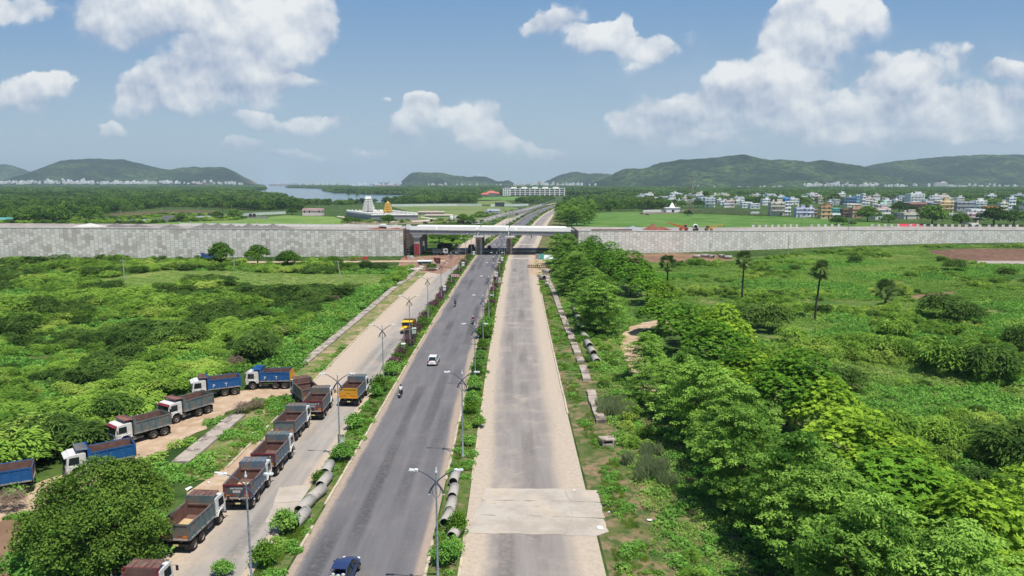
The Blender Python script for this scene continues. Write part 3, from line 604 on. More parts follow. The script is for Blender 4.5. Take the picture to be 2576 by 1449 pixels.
# ------------------------------------------------------------------ flyover bridge
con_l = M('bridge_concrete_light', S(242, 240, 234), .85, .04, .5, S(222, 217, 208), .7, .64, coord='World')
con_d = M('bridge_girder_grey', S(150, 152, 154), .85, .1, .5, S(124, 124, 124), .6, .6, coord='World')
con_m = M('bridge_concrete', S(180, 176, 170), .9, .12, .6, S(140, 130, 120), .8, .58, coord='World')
br = empty('flyover_bridge', (-8, 296, 0), 0, 'unfinished concrete flyover bridge spanning the highway, with white parapet', 'bridge')
def loc(o): o.location = (8, -296, 0)
XA, XB = -40.2, 23.2
zt = lambda X: 10.35-.011*(X-XA)
spans = [(-40.2, -13.6), (-13.1, -1.4), (-.9, 23.2)]
def slabbox(mb, x0, x1, y0, y1, za, zb, mi=0):
    mb.hexa([(x0, y0, zt(x0)+za), (x1, y0, zt(x1)+za), (x1, y1, zt(x1)+za), (x0, y1, zt(x0)+za), (x0, y0, zt(x0)+zb), (x1, y0, zt(x1)+zb), (x1, y1, zt(x1)+zb), (x0, y1, zt(x0)+zb)], mi)
YN = 281.5
for k, (y0, y1) in enumerate(((YN, YN+15), (YN+15.9, YN+30.5))):
    mb = MB(); mg = MB()
    for (x0, x1) in spans:
        slabbox(mb, x0, x1, y0, y1, -.28, 0)
        for j in range(5):
            yy = y0+.3+j*(y1-y0-1.5)/4
            slabbox(mg, x0+.1, x1-.1, yy, yy+.9, -1.95, -.283)
        for t in np.linspace(x0+.25, x1-.35, 4): slabbox(mg, t, t+.1, y0+.06, y0+.3, -1.9, -.3)
        slabbox(mg, x0+.12, x0+.5, y0+1.21, y1-1.2, -1.7, -.285); slabbox(mg, x1-.5, x1-.12, y0+1.21, y1-1.2, -1.7, -.285)
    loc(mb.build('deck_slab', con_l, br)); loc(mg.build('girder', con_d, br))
cuts = [-40.3, -29.6, -13.7, -2.0, 1.6, 23.2]
for i in range(5):
    mb = MB(); x0, x1 = cuts[i]+.12, cuts[i+1]-.12
    mb.hexa([(x0, YN+.02, zt(x0)+.003), (x1, YN+.02, zt(x1)+.003), (x1, YN+.55, zt(x1)+.003), (x0, YN+.55, zt(x0)+.003), (x0, YN+.14, zt(x0)+1.25), (x1, YN+.14, zt(x1)+1.25), (x1, YN+.40, zt(x1)+1.25), (x0, YN+.40, zt(x0)+1.25)])
    loc(mb.build('parapet', con_l, br))
mb = MB(); mb.box(-41.4, -39.9, YN+.2, YN+1.4, 10.3, 12.1); loc(mb.build('parapet', con_l, br))
poster = M('wall_poster', S(166, 56, 60), .7, .25, 2.4, S(196, 176, 168), 2.6, .62)
poster2 = M('wall_poster_faded', S(112, 78, 72), .7, .3, 2.2, S(140, 132, 116), 1.8, .5)
def pier(x, wcap, wcol, pm):
    for k, y in enumerate((YN+3.0, YN+10, YN+18.6, YN+26)):
        p = MB(); h = zt(x)-1.96
        p.box(x-wcol/2, x+wcol/2, y, y+2.4, -.3, h-1.25)
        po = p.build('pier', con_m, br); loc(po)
        c = MB(); c.hexa([(x-wcap*.34, y-1.6, h-1.247), (x+wcap*.34, y-1.6, h-1.247), (x+wcap*.34, y+3.4, h-1.247), (x-wcap*.34, y+3.4, h-1.247), (x-wcap/2, y-2.7, h-.8), (x+wcap/2, y-2.7, h-.8), (x+wcap/2, y+4, h-.8), (x-wcap/2, y+4, h-.8)])
        c.box(x-wcap/2, x+wcap/2, y-2.7, y+4, h-.8, h-.12)
        c.box(x-wcap*.4, x-wcap*.15, y-1.6, y-.7, h-.12, h+.003); c.box(x+wcap*.15, x+wcap*.4, y-1.6, y-.7, h-.12, h+.003)
        co = c.build('pier_cap', con_l, po)
        if k == 0 and pm:
            q = MB(); q.box(x-wcol*.34, x+wcol*.2, y-.04, y-.002, .25, pm[1]); q.build('poster', pm[0], po)
pier(-13.2, 4.0, 2.6, (poster2, 6.0)); pier(-1.1, 4.0, 2.4, (poster2, 6.2))
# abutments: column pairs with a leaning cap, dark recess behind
for (x, w, lab) in ((-37.6, 2.2, 1), (22.4, 1.8, 0)):
    for k, y in enumerate((YN+1.2, YN+9, YN+17.4, YN+25.4)):
        p = MB(); h = zt(x)-1.96; p.box(x-w/2, x+w/2, y, y+2.2, -.3, h-1.0); po = p.build('abutment_column', con_m, br); loc(po)
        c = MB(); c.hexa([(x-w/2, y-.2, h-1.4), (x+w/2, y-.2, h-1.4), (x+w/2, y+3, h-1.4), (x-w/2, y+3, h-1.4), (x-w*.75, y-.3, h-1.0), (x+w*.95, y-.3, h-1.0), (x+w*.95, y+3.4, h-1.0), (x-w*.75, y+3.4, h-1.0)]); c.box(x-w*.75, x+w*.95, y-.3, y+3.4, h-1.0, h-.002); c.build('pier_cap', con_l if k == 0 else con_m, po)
        if k == 0 and lab: q = MB(); q.box(x-w/2+.1, x+w/2-.1, y-.04, y-.002, .1, 4.6); q.build('poster', poster, po)
for (x, s) in ((-42.2, 1), (25.6, -1)):
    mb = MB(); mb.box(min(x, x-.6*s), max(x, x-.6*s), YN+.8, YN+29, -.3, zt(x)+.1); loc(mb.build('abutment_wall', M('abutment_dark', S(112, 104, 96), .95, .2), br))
    mb = MB()
    for y in (YN-.2, YN+.9):
        mb.tube([(x+.5*s, y, 0), (x+.5*s, y, 9.3)], .05, 5); mb.tube([(x+1.7*s, y, 0), (x+1.7*s, y, 9.3)], .05, 5)
    for z in np.arange(.8, 9.2, 1.05): mb.tube([(x+.5*s, YN-.2, z), (x+1.7*s, YN-.2, z)], .045, 5); mb.tube([(x+1.7*s, YN-.2, z), (x+1.7*s, YN+.9, z)], .045, 5); mb.box(x+.5*s-.1 if s > 0 else x+1.7*s, x+1.7*s if s > 0 else x+.5*s+.1, YN-.15, YN+.85, z+.05, z+.09)
    if s > 0: tag(mb.build('scaffold', M('scaffold_rust', S(134, 116, 104), .8, .2)), 'rusty tube scaffold in the gap between wall and left bridge abutment', 'scaffolding')
# ------------------------------------------------------------------ foliage builders
def rndv(r, k):
    v = r.normal(size=(k, 3)); return v/np.linalg.norm(v, axis=1, keepdims=True)
def nrm(v): return v/np.maximum(1e-6, np.linalg.norm(v, axis=-1, keepdims=True))
def leafquads(C, A, Bv):
    V = np.stack([C-A, C+Bv, C+A, C-Bv], 1).reshape(-1, 3); F = np.arange(len(V)).reshape(-1, 4); return V, F
def cat(parts):
    V = []; F = []; T = []; o = 0
    for v, t in parts:
        V.append(v); F.append(np.arange(len(v)).reshape(-1, 4)+o); T.append(np.repeat(t, 4)); o += len(v)
    return np.concatenate(V), np.concatenate(F), np.concatenate(T)
def oriented(r, C, N, hl, hw, flat=.0):
    k = len(C); a = nrm(np.cross(N, rndv(r, k))); b = nrm(np.cross(N, a))
    return leafquads(C, a*hl[:, None], b*hw[:, None])[0]
def scrub_mesh(name, R_, H_, nb, per, seed, mat, hl=.26, hw=.075):
    r = np.random.default_rng(seed); parts = []
    az = r.random(nb)*6.283; reach = R_*(.35+.65*r.random(nb)**.6); rise = H_*(.55+.5*r.random(nb)); tb = r.random(nb)*.8
    for i in range(nb):
        t = .3+.7*r.random(per)**.8
        rr = reach[i]*t; z = rise[i]*np.sin(math.pi*(.12+.62*t)); d = np.array([math.cos(az[i]), math.sin(az[i]), 0]); sd = np.array([-d[1], d[0], 0])
        lat = r.normal(size=per)*.28*(.5+t)*R_/2.5
        C = d*rr[:, None]+sd*lat[:, None]; C[:, 2] = z+r.normal(size=per)*.10-np.abs(lat)*.25
        slope = -np.cos(math.pi*(.12+.62*t))*rise[i]*1.9/reach[i]
        A = d[None]*.8+sd[None]*(np.sign(lat)*(.4+.5*r.random(per)))[:, None]; A[:, 2] = -slope*.5+r.normal(size=per)*.2
        A = nrm(A); Nn = nrm(np.array([0, 0, 1.0])+r.normal(size=(per, 3))*.35); Bv = nrm(np.cross(A, Nn))
        s = .7+.6*r.random(per)
        parts.append((leafquads(C, A*(hl*s)[:, None], Bv*(hw*s)[:, None])[0], np.full(per, tb[i])+r.random(per)*.2))
    V, F, T = cat(parts); return np_mesh(name, V, F, mat, T)
def herb_mesh(name, R_, H_, k, seed, mat, hl=.13, hw=.09):
    r = np.random.default_rng(seed); a = r.random(k)*6.283; q = R_*np.sqrt(r.random(k))
    C = np.stack([q*np.cos(a), q*np.sin(a), H_*(.15+.85*r.random(k))*(1.05-(q/R_)**2*.7)], 1)
    N = nrm(np.array([0, 0, 1.0])+r.normal(size=(k, 3))*.45); s = .6+.8*r.random(k)
    V = oriented(r, C, N, hl*s, hw*s); return np_mesh(name, V, np.arange(len(V)).reshape(-1, 4), mat, np.repeat(r.random(k)*.8, 4))
def grass_mesh(name, R_, H_, k, seed, mat, w=.025):
    r = np.random.default_rng(seed); a = r.random(k)*6.283; q = R_*np.sqrt(r.random(k)); h = H_*(.4+.6*r.random(k))
    C = np.stack([q*np.cos(a), q*np.sin(a), h/2], 1); lean = r.normal(size=(k, 3))*.35; lean[:, 2] = 1; A = nrm(lean)*(h/2)[:, None]
    Bv = nrm(np.cross(A, rndv(r, k)))*w; V = leafquads(C, A, Bv)[0]
    return np_mesh(name, V, np.arange(len(V)).reshape(-1, 4), mat, np.repeat(r.random(k), 4))
def crown_mesh(name, sph, nclump, per, hl, hw, seed, mat, up=.55, spread=.38, inner=.12, rosette=False, flat=0):
    r = np.random.default_rng(seed); sph = np.array(sph, float); w = sph[:, 3]**2; w /= w.sum()
    idx = r.choice(len(sph), nclump*3, p=w); N = rndv(r, nclump*3); N[:, 2] = np.where(N[:, 2] < -.35, -N[:, 2], N[:, 2]); N = nrm(N)
    rad = sph[idx, 3]*np.where(r.random(len(idx)) < inner, .3+.5*r.random(len(idx)), .86+.18*r.random(len(idx)))
    Pt = sph[idx, :3]+N*rad[:, None]*np.array([1, 1, .82])
    keep = np.ones(len(Pt), bool)
    for j in range(len(sph)):
        dd = np.linalg.norm((Pt-sph[j, :3])/np.array([1, 1, .82]), axis=1); keep &= ~((dd < sph[j, 3]*.72) & (idx != j) & (r.random(len(Pt)) < .9))
    Pt = Pt[keep][:nclump]; N = N[keep][:nclump]; nc = len(Pt); tc_ = r.random(nc)
    parts = []
    if rosette:
        ax = nrm(N*.45+np.array([0, 0, .9])+r.normal(size=(nc, 3))*.18)
        for k in range(per):
            an = 6.283*k/per+r.random(nc)*.5; u_ = nrm(np.cross(ax, [1, 0.03, 0])); v_ = np.cross(ax, u_)
            d = u_*np.cos(an)[:, None]+v_*np.sin(an)[:, None]; tl = (.15+.55*r.random(nc))
            A = nrm(d-ax*(tl-.35)[:, None]); s = (.75+.5*r.random(nc)); l = hl*s
            C = Pt+A*l[:, None]*1.05+ax*.04
            Bv = nrm(np.cross(A, ax)+r.normal(size=(nc, 3))*.15)*(hw*s)[:, None]
            parts.append((leafquads(C, A*l[:, None], Bv)[0], np.clip(tc_*.75+r.random(nc)*.25, 0, 1)))
    else:
        for k in range(per):
            off = r.normal(size=(nc, 3))*spread*np.array([1, 1, .55 if flat else .8])
            C = Pt+off; Nn = nrm(N*.5+np.array([0, 0, up+flat])+r.normal(size=(nc, 3))*.5); s = .65+.7*r.random(nc)
            parts.append((oriented(r, C, Nn, hl*s, hw*s), np.clip(tc_*.7+r.random(nc)*.3, 0, 1)))
    V, F, T = cat(parts); return np_mesh(name, V, F, mat, T)
def feather_mesh(name, H_, R_, seed, mat, tiers=7, per_t=8, z0=.28):
    r = np.random.default_rng(seed); parts = []
    for i in range(tiers):
        f = i/(tiers-1); z = H_*(z0+(1-z0)*f); rad = R_*(1.05*math.sin(math.pi*(.26+.66*f))+.12)
        for j in range(per_t):
            az = 6.283*(j+r.random()*.7)/per_t+i*1.1; rr = rad*(.72+.4*r.random()); d = np.array([math.cos(az), math.sin(az), 0]); sd = np.array([-d[1], d[0], 0])
            zb = z+r.normal()*.35; tint = r.random()*.8
            for q in range(8):                    # flat pads of fine leaflets along each bough
                t = .28+.72*(q+r.random())/8; lat = r.normal()*.17*R_*(.5+.6*t); c0 = d*(rr*t)+sd*lat; c0[2] = zb+.6*math.sin(t*2.0)-abs(lat)*.3-.55*t**3+r.normal()*.16
                k = 52; a = r.random(k)*6.283; q_ = np.sqrt(r.random(k))*(.62-.12*t); out = np.stack([np.cos(a), np.sin(a), -.55*q_-.05], 1)
                C = c0+out*q_[:, None]+np.array([0, 0, 1])*(r.normal(size=k)*.05)[:, None]; A = nrm(out+r.normal(size=(k, 3))*.35); Bv = nrm(np.cross(A, np.array([0, 0, 1.0])+r.normal(size=(k, 3))*.5)); s = .7+.6*r.random(k)
                parts.append((leafquads(C, A*(.135*s)[:, None], Bv*(.055*s)[:, None])[0], np.clip(tint+.25*(r.random()-.3)+r.random(k)*.2, 0, 1)))
    V, F, T = cat(parts); return np_mesh(name, V, F, mat, T)
bark_m = M('bark', S(104, 88, 72), .95, .25, 3, S(70, 60, 50), 4, .55, bump=.3)
palmbark_m = M('palm_bark', S(72, 66, 60), .95, .25, 4, stretch=(1, 1, 4))
def trunk_mesh(name, H_, r0, sph, seed, k=7):
    rr = random.Random(seed); mb = MB(); top = Vector((rr.uniform(-.3, .3), rr.uniform(-.3, .3), H_))
    pts = [Vector((0, 0, -.3)), Vector((rr.uniform(-.1, .1), rr.uniform(-.1, .1), H_*.4)), top]; mb.tube(pts, [r0*1.25, r0, r0*.75], k)
    for s in sph:
        e = Vector(s[:3]); m = top.lerp(e, .5)+Vector((rr.uniform(-.2, .2), rr.uniform(-.2, .2), -.15)); mb.tube([top-Vector((0, 0, rr.uniform(0, H_*.3))), m, e], [r0*.6, r0*.4, r0*.14], 5)
    o = mb.build(name, bark_m); me = o.data; bpy.data.objects.remove(o); return me
def tree_proto(kind, label, trunk, crown):
    root = bpy.data.objects.new(kind, None)
    root['_t'] = 1; return (kind, trunk, crown)
def plant(pr, loc, rz, sc, label, cat_, group=None, tilt=0, parts=('trunk', 'crown')):
    kind, tm, cm = pr; root = empty(kind, loc, rz, label, cat_, group, sc)
    if tilt: root.rotation_euler = (tilt*math.cos(rz*3), tilt*math.sin(rz*3), rz)
    if tm: link(bpy.data.objects.new(parts[0], tm), root)
    link(bpy.data.objects.new(parts[1], cm), root)
    return root
def meshobj(n_, me): return bpy.data.objects.new(n_, me)
# scattering of what nobody could count: one object, geometry-node instances on its points
def scatter(name, label, pts, meshes, scl, idx=None, rot=None, cat_='vegetation', tiltv=.12, zs=None):
    pts = np.asarray(pts, np.float32); k = len(pts)
    me = bpy.data.meshes.new(name); me.vertices.add(k); me.vertices.foreach_set('co', pts.ravel())
    sc = np.broadcast_to(np.asarray(scl, np.float32), (k,)); sv = np.stack([sc, sc, sc*(zs if zs is not None else 1)], 1).astype(np.float32)
    a = me.attributes.new('scl', 'FLOAT_VECTOR', 'POINT'); a.data.foreach_set('vector', sv.ravel())
    if rot is None: rot = np.stack([rng.normal(size=k)*tiltv, rng.normal(size=k)*tiltv, rng.random(k)*6.283], 1)
    a = me.attributes.new('rot', 'FLOAT_VECTOR', 'POINT'); a.data.foreach_set('vector', rot.astype(np.float32).ravel())
    a = me.attributes.new('idx', 'INT', 'POINT'); a.data.foreach_set('value', (rng.integers(0, len(meshes), k) if idx is None else idx).astype(np.int32))
    o = bpy.data.objects.new(name, me); link(o); tag(o, label, cat_, None, 'stuff')
    c = bpy.data.collections.new(name+'_kinds')
    for i, m in enumerate(meshes): c.objects.link(bpy.data.objects.new(f'{name}_{i:02d}', m))
    g = bpy.data.node_groups.new(name+'_nodes', 'GeometryNodeTree'); g.interface.new_socket('Geometry', in_out='INPUT', socket_type='NodeSocketGeometry'); g.interface.new_socket('Geometry', in_out='OUTPUT', socket_type='NodeSocketGeometry')
    gi = g.nodes.new('NodeGroupInput'); go = g.nodes.new('NodeGroupOutput'); ip = g.nodes.new('GeometryNodeInstanceOnPoints'); ci = g.nodes.new('GeometryNodeCollectionInfo')
    ci.inputs[0].default_value = c; ci.inputs[1].default_value = True; ci.inputs[2].default_value = True
    def na(nm, t): q = g.nodes.new('GeometryNodeInputNamedAttribute'); q.data_type = t; q.inputs[0].default_value = nm; return q.outputs[0]
    Lk = g.links.new; Lk(gi.outputs[0], ip.inputs['Points']); Lk(ci.outputs[0], ip.inputs['Instance']); ip.inputs['Pick Instance'].default_value = True
    Lk(na('idx', 'INT'), ip.inputs['Instance Index']); Lk(na('rot', 'FLOAT_VECTOR'), ip.inputs['Rotation']); Lk(na('scl', 'FLOAT_VECTOR'), ip.inputs['Scale']); Lk(ip.outputs[0], go.inputs[0])
    md = o.modifiers.new('scatter', 'NODES'); md.node_group = g
    return o
def jgrid(poly, sp, excl=(), jit=.5):
    xs = [p[0] for p in poly]; ys = [p[1] for p in poly]
    X, Y = np.meshgrid(np.arange(min(xs), max(xs), sp), np.arange(min(ys), max(ys), sp)); X = X.ravel()+(rng.random(X.size)-.5)*2*jit*sp; Y = Y.ravel()+(rng.random(Y.size)-.5)*2*jit*sp
    m = inpoly(X, Y, poly)
    for e in excl: m &= ~inpoly(X, Y, e)
    return X[m], Y[m]
def inview(X, Y, pad=12): return np.abs(X) < Y*.80+pad
# ------------------------------------------------------------------ leaf materials
lm_scrub = leafmat('scrub_leaf', S(76, 114, 44), S(156, 192, 78), S(184, 202, 96), .18, .03)
lm_vine = leafmat('vine_leaf', S(90, 138, 58), S(142, 190, 86), S(166, 190, 90), .2, .05)
lm_meadow = leafmat('meadow_leaf', S(106, 144, 64), S(156, 188, 90), S(180, 190, 110), .2, .02)
lm_dark = leafmat('dark_bush_leaf', S(52, 80, 36), S(106, 136, 62), None, .16, .06)
lm_forest = leafmat('forest_leaf', S(36, 66, 28), S(106, 142, 58), S(122, 152, 66), .15, .006, .5)
lm_ros = leafmat('rosette_leaf', S(54, 98, 30), S(178, 212, 70), None, .18, .09, .24)
lm_rod = leafmat('rosette_dark_leaf', S(46, 86, 30), S(124, 172, 56), None, .14, .09, .25)
lm_fea = leafmat('feather_leaf', S(58, 100, 38), S(154, 194, 84), None, .14, .09, .25)
lm_tree = leafmat('tree_leaf', S(54, 90, 30), S(112, 152, 52), None, .18, .08, .2)
lm_big = leafmat('big_tree_leaf', S(50, 80, 32), S(122, 152, 62), None, .13, .12)
lm_grass = leafmat('grass_blade', S(82, 118, 40), S(142, 168, 60), S(168, 160, 100), .3, .08)
lm_dry = leafmat('dry_twig', S(122, 104, 92), S(160, 140, 122), None, .2, .1)
lm_purp = leafmat('purple_leaf', S(70, 84, 46), S(128, 84, 104), None, .3, .2, .35)
lm_palm = leafmat('palm_leaf', S(58, 88, 40), S(128, 146, 82), None, .25, .1)
lm_reed = leafmat('reed_blade', S(112, 132, 88), S(158, 168, 120), None, .3, .1)
# ------------------------------------------------------------------ left thicket
scr = [scrub_mesh('scrub', 2.6, 2.6, 56, 46, 20+i, lm_scrub, .2, .065) for i in range(5)]
scrd = [scrub_mesh('scrub', 2.6, 2.8, 56, 46, 30+i, lm_dark, .2, .065) for i in range(3)]
herb = [herb_mesh('herb', 1.0, .6, 170, 40+i, lm_vine) for i in range(4)]
mead = [herb_mesh('herb', 1.2, .5, 190, 50+i, lm_meadow, .12, .05) for i in range(4)]
gra = [grass_mesh('grass', .5, .55, 90, 60+i, lm_grass) for i in range(4)]
reed = [grass_mesh('reed', .7, 2.0, 160, 66+i, lm_reed, .03) for i in range(2)]
DR_L = wpoly([(440,1180),(620,1040),(765,918),(900,800),(1075,662),(1110,666),(940,810),(800,925),(660,1050),(500,1180)])
LEFT = wpoly([(-260,668),(0,664),(300,668),(620,672),(900,672),(1040,676),(985,722),(890,795),(762,908),(742,928),(620,930),(490,985),(385,1040),(300,1095),(200,1130),(60,1180),(-120,1235),(-420,1330)])
OLIVE = wpoly([(240,703),(420,680),(600,682),(800,690),(985,690),(950,720),(740,735),(520,714),(330,740)])
VINE = wpoly([(1010,690),(985,722),(890,797),(762,912),(742,932),(640,930),(700,880),(790,800),(860,760),(900,720)])
X, Y = jgrid(LEFT, 3.0, (OLIVE, VINE)); k = inview(X, Y); X, Y = X[k], Y[k]
nb = vnoise(X/16, Y/16, 5)+.5*vnoise(X/6, Y/6, 6); keep = nb > .42; X, Y, nb = X[keep], Y[keep], nb[keep]
sc = np.clip(.5+1.15*(nb-.42), .45, 1.75)*(.7+.6*rng.random(len(X)))
ix = rng.integers(0, 5, len(X)); dk = (vnoise(X/9+3, Y/9, 8) > .60); ix = np.where(dk, 5+ix % 3, ix)
scatter('thorn_thicket', 'dense feathery green thorn thicket filling the land left of the highway', np.stack([X, Y, X*0-.15], 1), scr+scrd, sc, ix, None, 'thicket', zs=.7)
X, Y = jgrid(LEFT, 1.75, (OLIVE,)); k = inview(X, Y); X, Y = X[k], Y[k]
vi = inpoly(X, Y, VINE); k = vi | (rng.random(len(X)) < .75); X, Y = X[k], Y[k]
scatter('creeper_cover', 'low bright green creeper covering the ground left of the highway', np.stack([X, Y, X*0], 1), herb, .8+.8*rng.random(len(X)), None, None, 'ground cover')
X, Y = jgrid(VINE, 6.5); nb = vnoise(X/9, Y/9, 11); k = nb > .5
scatter('thorn_scrub', 'scattered small thorn bushes among the creeper', np.stack([X[k], Y[k], X[k]*0-.2], 1), scr, .3+.35*rng.random(k.sum()), None, None, 'thicket')
X, Y = jgrid(OLIVE, 1.5)
scatter('dry_meadow', 'short olive grass of the clearing in front of the left wall', np.stack([X, Y, X*0], 1), mead, .55+.35*rng.random(len(X)), None, None, 'grass', zs=.6)
WSTR = wpoly([(-260,660),(0,657),(1000,655),(1000,672),(600,676),(0,672),(-260,676)])
X, Y = jgrid(WSTR, 3.2, (WTR,)); nb = vnoise(X/14, Y/14, 15); k = (nb > .42) & inview(X, Y)
scatter('thorn_scrub', 'thorn scrub along the dirt road below the left wall', np.stack([X[k], Y[k], X[k]*0-.2], 1), scr+scrd, .45+.5*rng.random(k.sum()), None, None, 'thicket')
# ------------------------------------------------------------------ right field
RIGHT = wpoly([(1590,668),(1700,664),(1850,664),(1990,642),(2100,632),(2300,622),(2800,612),(2900,1600),(2540,1600),(2330,1290),(2120,1080),(1900,900),(1740,790),(1640,720)])
PLO = wpoly([(2310,630),(2420,624),(2800,624),(2800,672),(2440,666),(2390,654)])
SOIL = wpoly([(2270,745),(2400,733),(2420,742),(2300,757)])
X, Y = jgrid(RIGHT, 1.45, (PLO, SOIL)); k = inview(X, Y) & (Y > 38); X, Y = X[k], Y[k]; nb = vnoise(X/12, Y/12, 21); k = nb > .2; X, Y, nb = X[k], Y[k], nb[k]
scatter('weed_meadow', 'bright green weeds and low herbs of the field on the right', np.stack([X, Y, X*0], 1), mead+herb, .55+.8*nb*rng.random(len(X))+.45*rng.random(len(X)), np.where(vnoise(X/18, Y/18, 22) > .55, 4, 0)+rng.integers(0, 4, len(X)), None, 'ground cover', zs=1.3)
X, Y = jgrid(RIGHT, 3.1, (PLO, SOIL)); k = inview(X, Y) & (Y > 40); X, Y = X[k], Y[k]; nb = vnoise(X/20, Y/13, 23)+.45*vnoise(X/7, Y/7, 24)+np.clip((110-Y)/200, -.2, .22); k = nb > .70; X, Y, nb = X[k], Y[k], nb[k]
scatter('thorn_scrub', 'patches of thorn scrub in the field on the right', np.stack([X, Y, X*0-.2], 1), scr+scr+scrd[:1], np.clip(.3+(nb-.70)*1.5, .28, 1.25)*(.8+.4*rng.random(len(X))), None, None, 'thicket')
# verge between service road, drain and tree row
VERGE = [(7.9, 36), (26, 36), (27, 120), (25, 260), (8.3, 268), (7.6, 180), (7.7, 100), (7.9, 86), (9.2, 78), (9.4, 66)]
X, Y = jgrid(VERGE, 1.25, (PTH,)); k = ~((X > 9.9) & (X < 11.9) & (Y > 62)) & ((X > 11) | (vnoise(X/5, Y/5, 31) > .34)); X, Y = X[k], Y[k]
scatter('verge_herbs', 'green herbs of the verge and ditch right of the service road', np.stack([X, Y, X*0-.05], 1), herb+mead, np.where(X > 12, .8, .38)*(.7+.7*rng.random(len(X))), None, None, 'ground cover')
X, Y = jgrid([(12.5, 40), (17, 40), (17, 250), (12.5, 250)], 3.0, (PTH,)); nb = vnoise(X/6, Y/8, 33); k = nb > .5
scatter('ditch_scrub', 'dark scrub along the ditch under the roadside trees', np.stack([X[k], Y[k], X[k]*0-.3], 1), scrd+scr, .3+.35*rng.random(k.sum()), None, None, 'thicket')
X, Y = jgrid([(7.4, 40), (11, 40), (10.6, 90), (10.3, 220), (7.8, 220), (7.4, 100), (8.6, 72)], .6); k = vnoise(X/2.6, Y/3.4, 35) > .42; X, Y = X[k], Y[k]
scatter('verge_grass', 'rough tufts of grass along the right road edge', np.stack([X, Y, X*0], 1), gra+herb[:1], .3+.45*rng.random(len(X)), None, None, 'grass')
g1 = G(1545, 1035); pts = [(g1.x+rng.normal()*1.1, g1.y+rng.normal()*1.6, 0) for _ in range(26)]+[(G(1640,1180).x+rng.normal()*.9, G(1640,1180).y+rng.normal()*2.2, 0) for _ in range(26)]
scatter('reeds', 'pale grey green tall reeds in the ditch right of the drain', pts, reed, .9, None, None, 'reeds')
# verge left of service road
X, Y = jgrid([(-33.5, 66), (-29.2, 66), (-29, 90), (-28.9, 215), (-28.6, 245), (-31, 245), (-33.6, 110)], 1.1, (TRK, DR_L, wpoly([(470,1240),(560,1180),(640,1110),(715,1050),(735,1052),(660,1150),(575,1240),(480,1300)]))); k = (vnoise(X/5, Y/5, 41) > .36) & (Y > 60); X, Y = X[k], Y[k]
scatter('verge_herbs', 'patchy herbs on the verge left of the service road', np.stack([X, Y, X*0], 1), herb+mead+gra, .4+.5*rng.random(len(X)), None, None, 'ground cover')
ISL = wpoly([(480,1050),(620,1010),(700,998),(756,1002),(728,1045),(640,1120),(560,1180),(470,1240),(420,1240),(300,1190),(400,1110)])
X, Y = jgrid(ISL, .95, (TRK, wpoly([(620,1035),(585,1035),(435,1165),(480,1180)]))); k = vnoise(X/4, Y/4, 43) > .22; X, Y = X[k], Y[k]
scatter('verge_herbs', 'low herbs on the island between dirt loop and service road', np.stack([X, Y, X*0], 1), herb+gra, .5+.6*rng.random(len(X)), None, None, 'ground cover')
LOW = wpoly([(-200,1240),(40,1210),(300,1210),(460,1250),(400,1400),(330,1470),(200,1560),(-260,1560)])
X, Y = jgrid(LOW, 1.0, (TRK, wpoly([(-160,1330),(0,1310),(50,1305),(75,1340),(60,1400),(20,1449),(-160,1500)]))); k = (Y > 40) & (vnoise(X/4, Y/4, 44) > .3); X, Y = X[k], Y[k]
scatter('verge_herbs', 'bright herbs around the big tree by the parked trucks', np.stack([X, Y, X*0], 1), herb, .5+.6*rng.random(len(X)), None, None, 'ground cover')
# ------------------------------------------------------------------ medians
def median_pts(o0, o1, y0, y1, dens):
    k = int((o1-o0)*(y1-y0)*dens); Y = y0+(y1-y0)*rng.random(k); X = np.array([cx(t) for t in Y])+o0+(o1-o0)*rng.random(k); return X, Y
for (o0, o1, y0, y1, dn) in ((-7.45, -5.35, 40, 57.5, 3.2), (-7.45, -5.35, 66, 286, 2.6), (5.35, 7.45, 40, 58.5, 3.2), (5.35, 7.45, 66, 286, 2.6)):
    X, Y = median_pts(o0, o1, y0, y1, dn); k = vnoise(X/1.5, Y/2.5, 47) > .25; X, Y = X[k], Y[k]
    scatter('median_grass', 'grass and herbs of the median strip beside the main road', np.stack([X, Y, X*0+.05], 1), gra+herb[:2], .35+.4*rng.random(len(X)), None, None, 'grass')
X, Y = median_pts(-7.4, -5.4, 300, 1000, .5); X2, Y2 = median_pts(5.4, 7.4, 300, 1000, .5); X, Y = np.concatenate([X, X2]), np.concatenate([Y, Y2])
scatter('median_scrub', 'low shrubs of the medians beyond the bridge', np.stack([X, Y, X*0], 1), scrd+scr[:2], .22+.3*rng.random(len(X)), None, None, 'shrubs')
X, Y = median_pts(-26, -17.5, 305, 900, .1); k = rng.random(len(X)) < .8
scatter('roadside_scrub', 'scrub along the left road edge beyond the bridge', np.stack([X[k], Y[k], X[k]*0], 1), scr+scrd, .35+.4*rng.random(k.sum()), None, None, 'shrubs')
